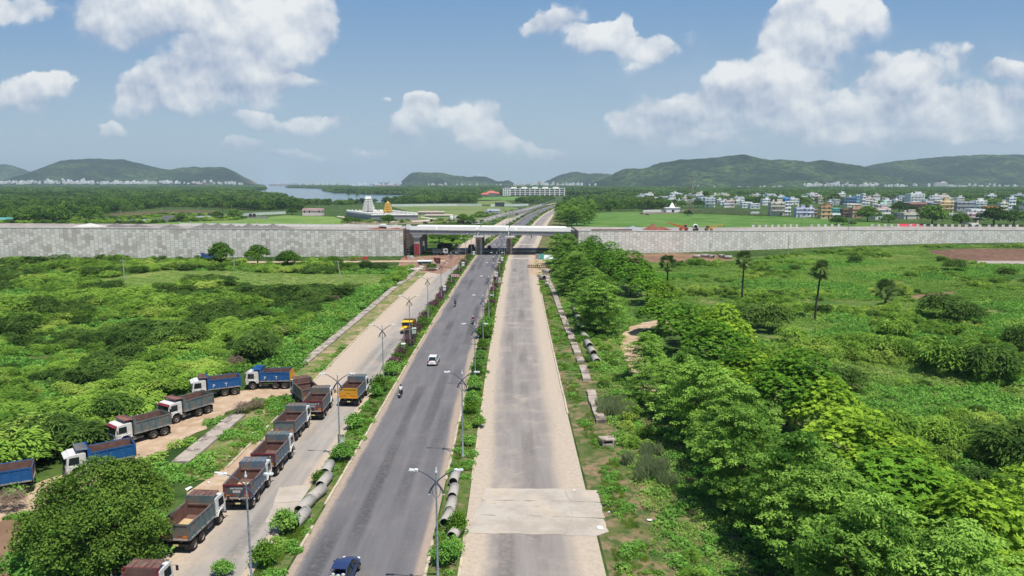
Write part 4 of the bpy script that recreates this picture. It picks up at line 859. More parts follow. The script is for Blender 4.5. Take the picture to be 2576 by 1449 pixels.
# ------------------------------------------------------------------ forest and far tree belts
def sphs(r, k, R_, H_):
    out = [(0, 0, H_-R_*.55, R_*.62)]
    for i in range(k):
        a = 6.283*i/k+r.random()*.8; q = R_*(.45+.2*r.random()); out.append((q*math.cos(a), q*math.sin(a), H_-R_*(.8+.35*r.random()), R_*(.42+.2*r.random())))
    return out
fr = np.random.default_rng(3)
ftree = [crown_mesh('forest_crown', sphs(fr, 5, 3.8, 6.2+.8*(i % 3)), 110, 4, .62, .40, 70+i, lm_forest, spread=.5, inner=.05) for i in range(6)]
def patch_mesh(seed):
    r = np.random.default_rng(seed); sp = []
    for _ in range(26): sp.append(((r.random()-.5)*40, (r.random()-.5)*40, 3.2+1.6*r.random(), 3.2+2.4*r.random()))
    return crown_mesh('forest_patch', sp, 520, 3, 1.25, .85, seed, lm_forest, spread=.9, inner=.02)
fpat = [patch_mesh(80+i) for i in range(5)]
def notwater(X, Y): return ~(inpoly(X, Y, RIVW) | inpoly(X, Y, SEAW))
# tree area on the left: individual crowns to 1300 m, whole patches beyond
FL = wpoly([(-200,553),(200,551),(262,540),(420,521),(560,524),(640,530),(700,528),(760,524),(770,516),(860,516),(960,511),(1000,512),(1150,511),(1200,506)])+[(60, 1400), (-1150, 1400)]
X, Y = jgrid(FL, 8.2); k = inview(X, Y, 30) & notwater(X, Y) & ~((X > -.052*Y) & (X < .09*Y) & (Y > 1020)) & (vnoise(X/60, Y/60, 51) > .12+.18*(Y < 650)); X, Y = X[k], Y[k]
scatter('mangrove_forest', 'dark green forest stretching to the river on the left', np.stack([X, Y, X*0-.4-2.0*(Y < 640)], 1), ftree, (.75+.55*rng.random(len(X)))*(.65+.5*vnoise(X/90, Y/90, 52)), None, None, 'forest', tiltv=.05)
X, Y = jgrid([(-4300, 1300), (-30, 1300), (300, 1700), (800, 3000), (1400, 5200), (-4300, 5300)], 36); k = inview(X, Y, 60) & notwater(X, Y) & ~((X > -.06*Y) & (X < .1*Y) & (Y < 1640)); X, Y = X[k], Y[k]
scatter('mangrove_forest', 'far forest canopy between the river and the left hills', np.stack([X, Y, X*0-.8], 1), fpat, .85+.4*rng.random(len(X)), None, None, 'forest', tiltv=.02)
# right: belts of trees behind the village up to the hill foot
X, Y = jgrid([(80, 1150), (420, 900), (950, 950), (2600, 2400), (4300, 4300), (1300, 4300), (300, 1700)], 40); nb = vnoise(X/260, Y/130, 55); k = inview(X, Y, 60) & (nb > .30) & ~((X < .085*Y) & (Y < 1750)); X, Y = X[k], Y[k]
scatter('tree_belts', 'dark belts of trees on the plain between village and hills', np.stack([X, Y, X*0-1.0], 1), fpat, .7+.4*rng.random(len(X)), None, None, 'trees', tiltv=.02)
# belt right of the road beyond the bridge, and bushes round fields in the middle
BELT = wpoly([(1400,530),(1415,517),(1450,506),(1640,496),(1660,506),(1700,520),(1640,528),(1480,533),(1420,548)])
X, Y = jgrid(BELT, 7.5); k = vnoise(X/40, Y/40, 57) > .2
scatter('roadside_grove', 'thick green grove right of the road beyond the bridge', np.stack([X[k], Y[k], X[k]*0-.3], 1), ftree, (.7+.5*rng.random(len(X)))[k], None, None, 'grove', tiltv=.05)
MID = wpoly([(1000,512),(1150,510),(1200,503),(1195,492),(1010,492),(960,500)])+[]
X, Y = jgrid(wpoly([(960,513),(1180,511),(1290,517),(1400,512),(1430,500),(1330,494),(1190,492),(1000,497)]), 9, (wpoly([(1195,495),(1322,494),(1322,503),(1290,514),(1200,516)]), wpoly([(1196,484),(1436,484),(1436,504),(1196,504)]))); k = (vnoise(X/40, Y/40, 58) > .30) & notwater(X, Y) & np.array([not (-34 < a-cx(b) < 34) for a, b in zip(X, Y)])
scatter('mixed_trees', 'scattered green trees between the temple and the long white building', np.stack([X[k], Y[k], X[k]*0-.3], 1), ftree, (.7+.5*rng.random(len(X)))[k], None, None, 'trees', tiltv=.05)
X, Y = jgrid(wpoly([(-200,562),(300,566),(640,552),(480,540),(300,548),(-100,556)]), 4); k = vnoise(X/20, Y/20, 59) > .4
scatter('field_scrub', 'scrub and bushes behind the left embankment', np.stack([X[k], Y[k], X[k]*0-.3], 1), scr+scrd, (.5+.7*rng.random(len(X)))[k], None, None, 'thicket')
X, Y = jgrid(wpoly([(840,563),(1000,565),(1210,563),(1290,548),(1330,530),(1200,535),(1180,548),(1060,558),(880,556)]), 4.5); k = vnoise(X/18, Y/18, 60) > .46
scatter('field_scrub', 'low bushes around the temple and the road behind the bridge', np.stack([X[k], Y[k], X[k]*0-.3], 1), scr+scrd, (.4+.5*rng.random(len(X)))[k], None, None, 'thicket')
X, Y = jgrid(wpoly([(1065,612),(1080,590),(1190,590),(1180,606),(1120,620)]), 2.2)
scatter('creeper_cover', 'bright green ground cover seen under the bridge', np.stack([X, Y, X*0], 1), herb+mead, .9+.5*rng.random(len(X)), None, None, 'ground cover')
X, Y = jgrid(wpoly([(1700,537),(1780,527),(1900,531),(1925,545),(1830,541)]), 2.6)
scatter('maize_crop', 'dark green crop in front of the village', np.stack([X, Y, X*0], 1), reed, 1.0, None, None, 'crop')
# ------------------------------------------------------------------ trees that stand for themselves
def mk_tree(seed, R_, H_, ncl, per, hl, hw, mat, ros=False, k=7, tr=.22, sp=.38, th=.42):
    r = np.random.default_rng(seed); s = sphs(r, k, R_, H_)
    return trunk_mesh('trunk', H_*th, tr, s[:6], seed), crown_mesh('crown', s, ncl, per, hl, hw, seed, mat, spread=sp, rosette=ros)
ros = [('broadleaf_tree', *mk_tree(100+i, 4.3, 8.6+.6*(i % 2), 1500, 9, .15, .075, lm_ros if i < 3 else lm_rod, True, 10)) for i in range(4)]
rod = [('broadleaf_tree', *mk_tree(110+i, 4.4, 8.4+.8*(i % 2), 1200, 8, .18, .085, lm_rod, True, 10)) for i in range(3)]
fea = [('feathery_tree', trunk_mesh('trunk', 4.5, .2, [(1.5, 1, 6, 1), (-1.6, .4, 6.4, 1), (.2, -1.5, 7, 1)], 120+i), feather_mesh('crown', 9.0, 4.3, 120+i, lm_fea)) for i in range(4)]
yt = [250, 238, 226, 214, 203, 191, 180, 170, 160, 150, 141, 133]
j = 0
for i, y in enumerate(reversed(yt)):
    plant(fea[i % 4], (16.6+1.4*math.sin(i*2.1)+(y-130)*.012, y, -.2), i*1.7, .95+.18*math.sin(i*1.3+1)+.1*(y > 200), f'layered feathery tree of the near row before the right wall, {ORD[i]} from the dirt path', 'tree', 'feathery trees beside the right service road', .05)
for i, (x, y, s) in enumerate([(19.2, 101, .72), (17.6, 90, .55), (20.4, 83, .9), (20.6, 75, 1.0), (21.4, 67, .95), (20.4, 59.5, .95), (21.6, 52.5, 1.0), (22.2, 46.5, .95), (21.6, 40.5, 1.0), (24.5, 36.5, 1.0)]):
    plant(fea[(i+1) % 4], (x, y, -.2), i*2.3+.5, s*1.02, f'grey green feathery tree in the row below the dirt path, {ORD[9-i]} from the camera', 'tree', 'feathery trees beside the ditch near the camera', .06)
ry = [268, 256, 245, 234, 223, 212, 201, 190, 180]
for i, y in enumerate(reversed(ry)):
    plant(rod[i % 3], (30-(y-180)*.03+2.2*math.sin(i*1.9), y, -.2), i*1.3, 1.05+.2*math.sin(i*2.2), f'bright broadleaf tree of the second row far behind the feathery trees, {ORD[i]} from the path', 'tree', 'broadleaf trees of the second row near the wall')
for i, (x, y, s) in enumerate([(32, 168, .95), (33, 158, .9), (29.0, 133, .95), (31.5, 124, 1.0), (29.3, 116, .95), (32.5, 109, 1.05), (29.6, 102, 1.0), (32.8, 95, 1.0), (29.7, 88.5, 1.0), (33.5, 82.5, 1.0), (30.0, 76, 1.05), (34.0, 70, 1.0), (30.4, 64, 1.05), (34.4, 58.5, 1.0), (30.4, 53, 1.0), (35.2, 48, 1.0), (31, 43, .95), (36.4, 38.5, 1.0)]):
    plant(rod[i % 3] if i in (0, 4, 9, 14) else ros[(i*3+1) % 4], (x+1.3*math.sin(i*2.7), y+1.0*math.sin(i*4.1), -.2), i*2.1, (s*(1+.12*math.sin(i*3.3)), s*(1+.12*math.sin(i*3.3)), s*(.98+.16*math.sin(i*5.1+1))), f'lush green broadleaf tree in the broad row on the right, {ORD[17-i]} from the camera', 'tree', 'broadleaf trees of the bright row on the right', .04)
# big tree beside the parked trucks
s_ = [(0, .3, 7.0, 2.3), (-2.6, .8, 6.0, 2.0), (2.3, 1.4, 6.3, 1.9), (.6, -2.0, 5.6, 2.1), (-1.6, -2.4, 4.6, 1.9), (3.6, -.6, 4.6, 1.8), (3.9, 2.0, 4.8, 1.5), (-4.3, -.4, 4.4, 1.7), (1.8, 3.2, 5.2, 1.8), (-2.6, 3.2, 4.6, 1.8), (2.4, -3.4, 3.6, 1.6), (-3.6, -2.8, 3.0, 1.6), (.2, -4.0, 2.8, 1.6), (3.4, -2.6, 2.6, 1.3), (-5.2, .8, 2.8, 1.3), (-1.2, -3.6, 1.6, 1.4), (2.6, -3.6, 1.6, 1.2)]
bt = ('spreading_tree', trunk_mesh('trunk', 3.0, .34, s_, 9), crown_mesh('crown', s_, 2300, 13, .12, .072, 9, lm_big, spread=.24, inner=.16))
g = G(256, 1278, 4.2); plant(bt, (g.x, g.y, -.1),   .6, .9, 'big spreading small-leaved tree beside the parked dump trucks, lower left', 'tree')
low = ('leafy_shrub', None, crown_mesh('foliage', [(0, 0, .5, 1.2), (1.1, .3, .5, .9), (-1, .5, .5, 1.0), (.2, -1, .4, .9)], 160, 8, .16, .10, 12, lm_vine, spread=.3))
for i, (u, v, s) in enumerate([(330, 1415, 1.2), (215, 1430, 1.1), (130, 1440, 1.1), (60, 1430, .9), (10, 1185, .9), (40, 1240, .8)]):
    p = G(u, v); plant(low, (p.x, p.y, -.1), i, s, ['bright shrub right of the big tree foot, near the lowest truck', 'bright shrub under the big tree, in the middle', 'bright leafy shrub under the left side of the big tree', 'bright shrub at the edge of the bare soil, lower left', 'pale leafy shrub before the farthest left blue truck', 'pale small shrub under the left blue truck'][i], 'shrub', 'leafy shrubs around the big tree', parts=('stem', 'foliage'))
dryb = ('dry_bush', None, scrub_mesh('foliage', 1.5, 1.5, 50, 16, 90, lm_dry, .3, .02))
for i, (u, v, s, lb) in enumerate([(20, 1285, 1.1, 'grey leafless bush by the left blue truck'), (700, 850, 1.3, 'greyish dry bush in the thicket above the loop of trucks'), (590, 925, 1.1, 'dry brown bush behind the blue trucks'), (840, 760, 1.0, 'dry grey bush near the left drain'), (610, 1040, .9, 'dark withered bush on the island of the dirt loop'), (645, 1030, .8, 'withered brown bush at the end of the drain slab')]):
    p = G(u, v); plant(dryb, (p.x, p.y, 0), i*2, s, lb, 'bush', 'dry bushes', parts=('stem', 'twigs'))
# four round trees in front of the wall
rt = [('round_tree', *mk_tree(140+i, 3.6, 7.4, 560, 7, .24, .15, lm_tree, False, 7, .2, .3)) for i in range(3)]
for i, (u, v, s, lb) in enumerate([(556, 668, 1.08, 'dark round tree beside the blue truck at the foot of the wall'), (648, 668, .98, 'dark round tree, second from the blue truck, before the left wall'), (725, 674, .95, 'broad dark tree, third from the blue truck, before the left wall'), (838, 676, .72, 'small dark tree at a leaning pole before the left wall'), (1106, 0, 0, '')]):
    if s: p = G(u, v); plant(rt[i % 3], (p.x, p.y, 0), i*1.4, (s*1.1, s*1.1, s*(1, 1, .85, .8)[i]), lb, 'tree', 'round trees before the left wall')
p = G(978, 566); plant(rt[0], (p.x, p.y, 0), 2, (1.35, 1.35, .95), 'dark round tree in front of the temple wall', 'tree')
for i, (u, v, s, lb) in enumerate([(875, 562, 1.0, 'bush left of the temple front corner'), (895, 563, .8, 'small bush at the temple path'), (1165, 562, 1.3, 'green tree beside the white water tanks'), (1185, 563, 1.0, 'green bush right of the water tanks'), (1105, 612, 1.1, 'dark bush on the green slope under the bridge'), (1140, 610, .9, 'bush beside the road behind the bridge'), (1405, 612, 1.2, 'dark tree under the right end of the bridge')]):
    p = G(u, v); plant(rt[(i+1) % 3], (p.x, p.y, 0), i, (s, s, s*.7), lb, 'tree')
# dark bushes that stand out in the fields
db = [('thorn_bush', None, scrub_mesh('foliage', 3.4, 3.4, 80, 46, 150+i, lm_dark, .24, .07)) for i in range(2)]+[('thorn_bush', None, scrub_mesh('foliage', 3.4, 3.2, 80, 46, 155, lm_scrub, .24, .07))]
for i, (u, v, s, kx, lb) in enumerate([(1850, 828, 1.35, 0, 'large dark bush left of the middle fan palm'), (1935, 832, 1.5, 0, 'largest dark bush between the two tall fan palms'), (1990, 862, .9, 2, 'green bush below the tall right fan palm'), (2365, 800, 1.5, 0, 'big dark bush right of the short fan palm'), (2430, 815, 1.3, 1, 'dark bush behind the short fan palm, farther right'), (2250, 850, 1.1, 2, 'rounded green bush below the short fan palm'), (2402, 684, 1.25, 1, 'lone dark bush at the corner of the ploughed field'), (2150, 664, .9, 0, 'low dark bush in the meadow before the wall'), (2370, 660, .7, 1, 'small bush left of the ploughed field'), (2530, 700, 1.0, 0, 'dark bush under the ploughed field, right edge'), (2240, 905, 1.15, 2, 'wide green mound of bush in the right field'), (2390, 940, 1.6, 2, 'widest green mound of bush in the right field'), (2490, 960, 1.5, 0, 'dark mound of bush at the right edge of the field'), (2570, 880, 1.2, 0, 'dark bush cut by the right edge of the picture'), (2555, 1180, 1.3, 0, 'dark bush low at the right edge'), (2230, 1110, 1.1, 2, 'feathery bush beside the bright tree row'), (2120, 985, 1.0, 0, 'dark bush beside the middle of the bright tree row'), (2460, 1280, 1.0, 1, 'dark bush in the low right corner of the field'), (2000, 680, .6, 1, 'small dark bush near the wall foot'), (2290, 700, .7, 2, 'small bush in the middle of the right meadow'), (1770, 700, .5, 2, 'little bush near the left fan palm')]):
    p = G(u, v); plant(db[kx], (p.x, p.y, -.2), i*1.9, s, lb, 'bush', 'bushes standing out in the right field', parts=('stem', 'foliage'))
for i, (u, v, s, kx, lb) in enumerate([(228, 698, 1.0, 0, 'dark bush left of the pole in the left clearing'), (85, 702, 1.0, 1, 'dark wide bush near the left edge below the wall'), (15, 715, .9, 0, 'dark bush at the left edge below the wall'), (480, 870, 1.1, 0, 'dark bush in the middle of the left thicket'), (650, 905, 1.2, 1, 'dark bush in the thicket behind the blue trucks'), (110, 790, 1.2, 0, 'dark bush low in the left thicket'), (290, 665, 1.1, 2, 'tall feathery bush at the dirt road below the wall'), (40, 668, 1.0, 2, 'feathery bush at the left end of the dirt road'), (920, 676, .8, 0, 'dark bush at the dirt road near the bridge'), (960, 680, .8, 1, 'dark bush next to the rubble near the bridge'), (1085, 680, .7, 0, 'bush between the white box and the road'), (300, 1060, 1.0, 1, 'dark bush behind the white-cabbed trucks'), (120, 1130, 1.1, 1, 'dark bush behind the tipper at the far left')]):
    p = G(u, v); plant(db[kx], (p.x, p.y, -.2), i*1.9+1, s, lb, 'bush', 'bushes standing out left of the highway', parts=('stem', 'foliage'))
# little trees and shrubs of the medians
mt = [('young_tree', *mk_tree(160+i, 1.15+.1*i, 2.0+.3*i, 200, 8, .13, .085, lm_vine if i != 1 else lm_tree, False, 6, .05, .24, .4)) for i in range(3)]
LMT = [(716, 1338, .95, 'bushy young tree beside the lowest concrete pipes'), (664, 1425, .8, 'young tree low on the left median'), (560, 1449, .6, 'young shrub at the service road, lowest edge'), (892, 1080, .85, 'young tree on the left median facing the yellow tailgate'), (955, 985, 1.0, 'young tree on the left median near the second lamp post'), (985, 945, 1.05, 'upper young tree of the pair on the left median'), (945, 1000, .8, 'low young tree of the pair on the left median'), (803, 1215, .6, 'small shrub against the upper concrete pipe'), (860, 1160, .8, 'young tree at the foot of the lamp post')]
for i, (u, v, s, lb) in enumerate(LMT):
    p = G(u, v); plant(mt[i % 3], (p.x, p.y, 0), i, (s*.82, s*.9, s*(.95+.2*math.sin(i*2.3))), lb, 'young tree', 'young trees on the left median')
RMT = [(1185, 1040, .75), (1192, 985, .85), (1187, 1010, .8), (1200, 945, .7), (1208, 905, .8), (1205, 1075, .65), (1217, 850, 1.45), (1225, 838, 1.1), (1178, 1120, .7), (1150, 1345, .7), (1120, 1420, .8), (1140, 1400, .7), (1215, 880, .9)]
for i, (u, v, s) in enumerate(RMT):
    p = G(u, v); plant(mt[(i+1) % 3], (p.x, p.y, 0), i, (s*.8, s*.9, s*(.95+.22*math.sin(i*2.9))), 'leafy young tree on the narrow right median' if i != 6 else 'tallest dense young tree on the right median, beside a lamp head', 'young tree', 'young trees on the right median' if i != 6 else None)
pm = [('purple_shrub', None, crown_mesh('foliage', [(0, 0, .7, .75), (.4, .2, 1.1, .5), (-.4, -.2, 1.0, .55)], 90, 6, .12, .07, 170+i, lm_purp if i != 1 else lm_tree, spread=.22)) for i in range(3)]
y = 108
while y < 276:
    plant(pm[rng.integers(0, 3)], (cx(y)-6.9+rng.normal()*.2, y, .02), rng.random()*6, .75+.45*rng.random(), 'purplish flowering shrub of the hedge along the left median', 'shrub', 'purple hedge shrubs on the left median', parts=('stem', 'foliage')); y += 1.7+rng.random()*1.3
y = 122
while y < 284:
    if y > 150 or rng.random() < .5: plant(pm[rng.integers(0, 3)], (cx(y)+5.95+rng.normal()*.2, y, .02), rng.random()*6, .6+.4*rng.random(), 'dark purplish shrub of the hedge along the right median', 'shrub', 'purple hedge shrubs on the right median', parts=('stem', 'foliage'))
    y += 1.9+rng.random()*1.6
# ------------------------------------------------------------------ palms
def fan_palm(seed, H_, nf=26):
    r = np.random.default_rng(seed); mb = MB(); bend = Vector((r.normal()*.25, r.normal()*.2, 0))
    mb.tube([Vector((0, 0, -.2)), Vector((0, 0, H_*.35))+bend*.2, Vector((0, 0, H_*.7))+bend*.7, Vector((0, 0, H_))+bend], [.26, .2, .18, .17], 8)
    top = np.array(Vector((0, 0, H_))+bend); parts = []
    for i in range(nf):
        az = i*2.4; el = R(78-150*(i/nf)); d = np.array([math.cos(az)*math.cos(el), math.sin(az)*math.cos(el), math.sin(el)]); L_ = 1.15+.25*r.random()
        c = top+d*L_; sd = nrm(np.cross(d, [0, 0, 1.0])); up_ = np.cross(sd, d); ro = R(r.uniform(-75, 75)); sd = sd*math.cos(ro)+up_*math.sin(ro); nf_ = np.cross(d, sd)
        for k in range(13):
            an = R(-110+18.3*k); ld = nrm(d*math.cos(an)+sd*math.sin(an)-np.array([0, 0, .12])); l = .62*(1-.25*abs(k-6)/6)
            parts.append((leafquads((c+ld*l)[None], (ld*l)[None], (nrm(np.cross(ld, nf_))*.15)[None])[0], np.array([(.75 if i > nf*.75 else .35)+r.random()*.2])))
        parts.append((leafquads((top+d*L_*.5)[None], (d*L_*.5)[None], (sd*.035)[None])[0], np.array([.6])))
    V, F, T = cat(parts); o = mb.build('t', palmbark_m); me = o.data; bpy.data.objects.remove(o)
    return ('fan_palm', me, np_mesh('crown', V, F, lm_palm, T))
def coco(seed, H_):
    r = np.random.default_rng(seed); mb = MB(); bd = Vector((r.normal()*.9, r.normal()*.5, 0))
    mb.tube([Vector((0, 0, -.2)), Vector((0, 0, H_*.4))+bd*.2, Vector((0, 0, H_))+bd], [.2, .15, .12], 7); top = np.array(Vector((0, 0, H_))+bd); parts = []
    for i in range(20):
        az = i*2.4; el0 = R(70-100*i/20); h = np.array([math.cos(az), math.sin(az), 0])
        for k in range(12):
            t = (k+.5)/12; el = el0-R(75)*t; Lr = 3.2*t
            c = top+h*Lr*math.cos(el0*.6)+np.array([0, 0, 1])*(Lr*math.sin(el0)-2.2*t*t); fd = nrm(h*math.cos(el)+np.array([0, 0, math.sin(el)])); sd = np.cross(fd, [0, 0, 1.0]); sd = sd/np.linalg.norm(sd)
            for s in (-1, 1):
                ld = nrm(sd*s+fd*.5-np.array([0, 0, .6])); l = .42*(1.1-.6*t)
                parts.append((leafquads((c+ld*l)[None], (ld*l)[None], (fd*.2)[None])[0], np.array([.3+.5*r.random()])))
    V, F, T = cat(parts); o = mb.build('t', palmbark_m); me = o.data; bpy.data.objects.remove(o)
    return ('coconut_palm', me, np_mesh('crown', V, F, lm_palm, T))
fp = [fan_palm(1, 9.2), fan_palm(2, 9.6), fan_palm(3, 10.6), fan_palm(4, 4.2)]
for q, (u, v, s, lb) in zip(fp, [(1678, 757, 1, 'tall fan palm nearest the roadside trees'), (1866, 757, 1.05, 'tall thin fan palm in the middle of the right field'), (2049, 808, 1.0, 'tallest fan palm with a bare trunk, right of the dark bushes'), (2225, 783, 1.15, 'short fan palm with a drooping pale crown at far right')]):
    p = G(u, v); plant(q, (p.x, p.y, 0), 1.0, s, lb, 'palm')
cp = [coco(1, 9), coco(2, 10), coco(3, 8.5)]
CP = [(560, 531, 'leftmost coconut palm before the forest'), (605, 523, 'second coconut palm before the forest'), (630, 522, 'third coconut palm before the forest'), (655, 517, 'rightmost tall coconut palm before the forest'), (877, 509, 'coconut palm left of the white temple tower'), (899, 508, 'coconut palm just left of the white temple tower'), (217, 520, 'pale coconut palm inside the left forest'), (2012, 528, 'coconut palm left of the lavender house'), (2028, 524, 'coconut palm behind the lavender house'), (2072, 526, 'coconut palm behind the peach house'), (2100, 522, 'coconut palm left of the blue houses'), (2110, 524, 'coconut palm before the blue houses'), (1973, 534, 'coconut palm before the beige block with blue tank'), (1632, 528, 'coconut palm behind the white compound wall'), (1645, 526, 'coconut palm right above the white compound wall'), (1620, 527, 'coconut palm left above the white compound wall'), (1660, 525, 'coconut palm beside the small shrine')]
for i, (u, v, lb) in enumerate(CP):
    p = G(u, v); plant(cp[i % 3], (p.x, p.y, -.2), i*1.1, 1.15+.1*(i % 3), lb, 'palm', 'coconut palms')
# roadside trees beyond the bridge on the right, and single trees of the village
for i, (u, v, s) in enumerate([(1408, 566, 1.0), (1428, 568, 1.05), (1450, 568, 1.1), (1412, 553, 1.1), (1435, 550, 1.1), (1460, 556, 1.1), (1470, 567, 1.0), (1425, 541, 1.2), (1448, 540, 1.2), (1440, 530, 1.2), (1462, 526, 1.2), (1457, 516, 1.2), (1478, 512, 1.2), (1420, 558, 1.1), (1443, 561, 1.1), (1466, 546, 1.2), (1482, 562, 1.0), (1490, 549, 1.1), (1485, 535, 1.2)]):
    p = G(u, v); plant(fea[i % 4], (p.x, p.y, -.2), i*2, s*1.1, 'bright layered tree of the clump right of the road behind the bridge', 'tree', 'bright trees behind the right end of the bridge')
vt = [('village_tree', *mk_tree(180+i, 4.6, 8.5, 330, 5, .42, .26, lm_forest, False, 7, .25, .5)) for i in range(3)]
for i, (u, v, s, lb) in enumerate([(2105, 566, 1.0, 'dark round bush in the meadow before the village, left of a pair'), (2121, 565, .8, 'dark round bush, right one of the pair in the meadow'), (2143, 567, .55, 'small dark bush in the meadow by the pair'), (2182, 557, 1.7, 'broad green tree before the white low house'), (2235, 561, 1.0, 'tree right of the low white house'), (2345, 565, 2.0, 'broad dark tree behind the red roofed shed'), (2415, 569, 1.3, 'dark tree before the pink house'), (2500, 566, 1.9, 'broad dark tree below the orange house'), (2550, 566, 1.6, 'dark tree at the right edge before the village'), (2262, 535, 1.6, 'dark tree left of the beige low house'), (2330, 532, 1.0, 'small tree below the brown roofed house'), (2100, 512, 2.0, 'broad dark tree between pinkish and blue houses'), (1775, 505, 2.2, 'broad tree with yellowish top behind the white houses'), (1755, 522, 1.5, 'tree left of the low white houses'), (1840, 518, 1.4, 'tree between the white houses'), (1715, 522, 1.3, 'tree under the telecom mast'), (1890, 520, 1.5, 'dark tree left of the beige block'), (2025, 527, 1.2, 'dark bush among the coconut palms'), (2295, 540, 1.2, 'tree behind the beige low house'), (2215, 520, 1.2, 'dark tree behind the white car port'), (2545, 532, 1.3, 'tree right of the tall white tower house'), (1860, 497, 1.9, 'dark tree at the back of the village, left'), (1910, 488, 2.2, 'tall dark tree behind the village'), (2440, 505, 1.5, 'dark tree behind the grey long house'), (2000, 498, 2.0, 'dark tree behind the pinkish houses'), (1730, 543, .8, 'bush at the crop edge'), (2565, 500, 2.2, 'dark tree at the lattice pylon'), (1505, 528, 1.4, 'tree at the near edge of the right grove')]):
    p = G(u, v); plant(vt[i % 3], (p.x, p.y, -.3), i*1.7, (s, s, s*.8), lb, 'tree', 'trees in and around the village')
for i, (u, v, s, lb) in enumerate([(60, 560, 1.6, 'dense tree at the left edge behind the wall'), (150, 557, 1.8, 'broad tree behind the left wall'), (20, 556, 1.5, 'tree at the far left edge behind the wall'), (225, 556, 1.7, 'dark tall tree left of the brown field'), (110, 560, 1.4, 'leafy tree behind the left wall, between two broad ones'), (455, 557, 1.0, 'dark bush at the left end of the white wall'), (548, 550, 1.0, 'dark bush behind the white wall, left'), (590, 549, 1.2, 'dark bush behind the white wall, middle'), (735, 540, 1.0, 'small tree left of the pink building'), (755, 532, .9, 'small tree behind the pink building')]):
    p = G(u, v); plant(vt[(i+1) % 3], (p.x, p.y, -.3), i*1.3, (s, s, s*.75), lb, 'tree', 'trees behind the left wall')
# ------------------------------------------------------------------ vehicles
def T3(x, y, z): return Matrix.Translation((x, y, z))
def textmesh(name, s, size, mat, parent, mtx, ext=.004, align='CENTER', sx=1.0):
    cu = bpy.data.curves.new('t', 'FONT'); cu.body = s; cu.size = size; cu.extrude = ext; cu.align_x = align; cu.align_y = 'CENTER'; cu.offset = .004*size
    ob = bpy.data.objects.new('t', cu); col.objects.link(ob); dg = bpy.context.evaluated_depsgraph_get(); dg.update()
    me = bpy.data.meshes.new_from_object(ob.evaluated_get(dg)); bpy.data.objects.remove(ob); me.materials.clear(); me.materials.append(mat)
    me.transform(mtx @ Matrix.Diagonal((sx, 1, 1, 1))); o = bpy.data.objects.new(name, me); link(o, parent); return o
rub = M('tyre_rubber', S(58, 55, 53), .95, .2, 6, S(110, 100, 90), 3, .62, spec=.1)
rim_m = M('wheel_rim', S(150, 140, 128), .8, .2, 6, S(104, 92, 82), 4, .55)
blk_m = M('chassis_black', S(48, 45, 44), .85, .25, 3, S(92, 82, 74), 2, .6)
glass_m = M('vehicle_glass', S(38, 46, 50), .12, .05, 1, spec=.6)
rust_m = M('body_inside_rust', S(112, 84, 76), .92, .18, 1.6, S(134, 108, 96), 1.0, .55, c2w=.15)
white_cab = M('cab_white', S(222, 220, 214), .5, .05, 1.5, S(176, 164, 150), 1.2, .66, spec=.4)
def paint(n_, c, dirt=S(128, 112, 98), t=.56): return M(n_, c, .6, .14, 1.8, dirt, .9, t, spec=.35, c2w=.12)
P_blue = paint('paint_blue', S(34, 92, 150), t=.68); P_blue2 = paint('paint_worn_blue', S(96, 118, 136), S(128, 116, 108), .50); P_teal = paint('paint_teal', S(92, 114, 118), S(128, 116, 104), .52); P_grey = paint('paint_grey', S(108, 112, 110), S(124, 110, 94), .5)
P_yel = paint('paint_yellow', S(226, 164, 44), S(188, 124, 52), .6); P_mar = paint('paint_maroon', S(128, 46, 56), S(110, 70, 66), .62); P_dgrey = paint('paint_dark_grey', S(92, 92, 92), S(112, 100, 90), .56); P_green = paint('paint_dark_green', S(52, 76, 78), S(84, 86, 80), .6)
P_red = paint('paint_red', S(146, 78, 72), S(150, 120, 108), .5); amber = M('amber_lens', S(220, 130, 40), .4, .1); redl = M('red_lens', S(178, 40, 36), .4, .1); head_m = M('headlamp_glass', S(220, 222, 220), .15, .03, spec=.6); chrome = M('chrome', S(200, 200, 200), .25, .05, metal=1.0); plate_m = M('number_plate', S(226, 214, 150), .6, .05); txt_w = M('lettering_white', S(236, 234, 228), .7, .06); txt_b = M('lettering_dark', S(52, 58, 92), .7, .06); txt_r = M('lettering_red', S(176, 52, 56), .7, .1); sand_load = M('sand_load', S(206, 178, 134), .95, .12, 3)
def xlathe(mb, prof, x0, k=20, mi=0, c=(0, 0, 0)):     # lathe about x; prof (r, x)
    xf = Matrix.Translation(c) @ Matrix.Rotation(math.pi/2, 4, 'Y'); return mb.lathe([(r, x) for r, x in prof], k, mi, True, xf)
def wheel(parent, x, y, r, w, side, name='wheel'):
    t = MB(); xlathe(t, [(r*.58, -w/2), (r*.9, -w/2), (r, -w*.38), (r, w*.38), (r*.9, w/2), (r*.58, w/2), (r*.58, -w/2)], 0); o = t.build(name, rub, parent, (x, y, r))
    q = MB(); s = side; xlathe(q, [(r*.6, .48*w*s), (r*.55, .40*w*s), (r*.5, .16*w*s), (r*.30, .14*w*s), (r*.26, .34*w*s), (r*.001, .36*w*s)][::(1 if s > 0 else -1)], 0, 18); q.build('rim', rim_m, o); return o
TRUCKS = {}
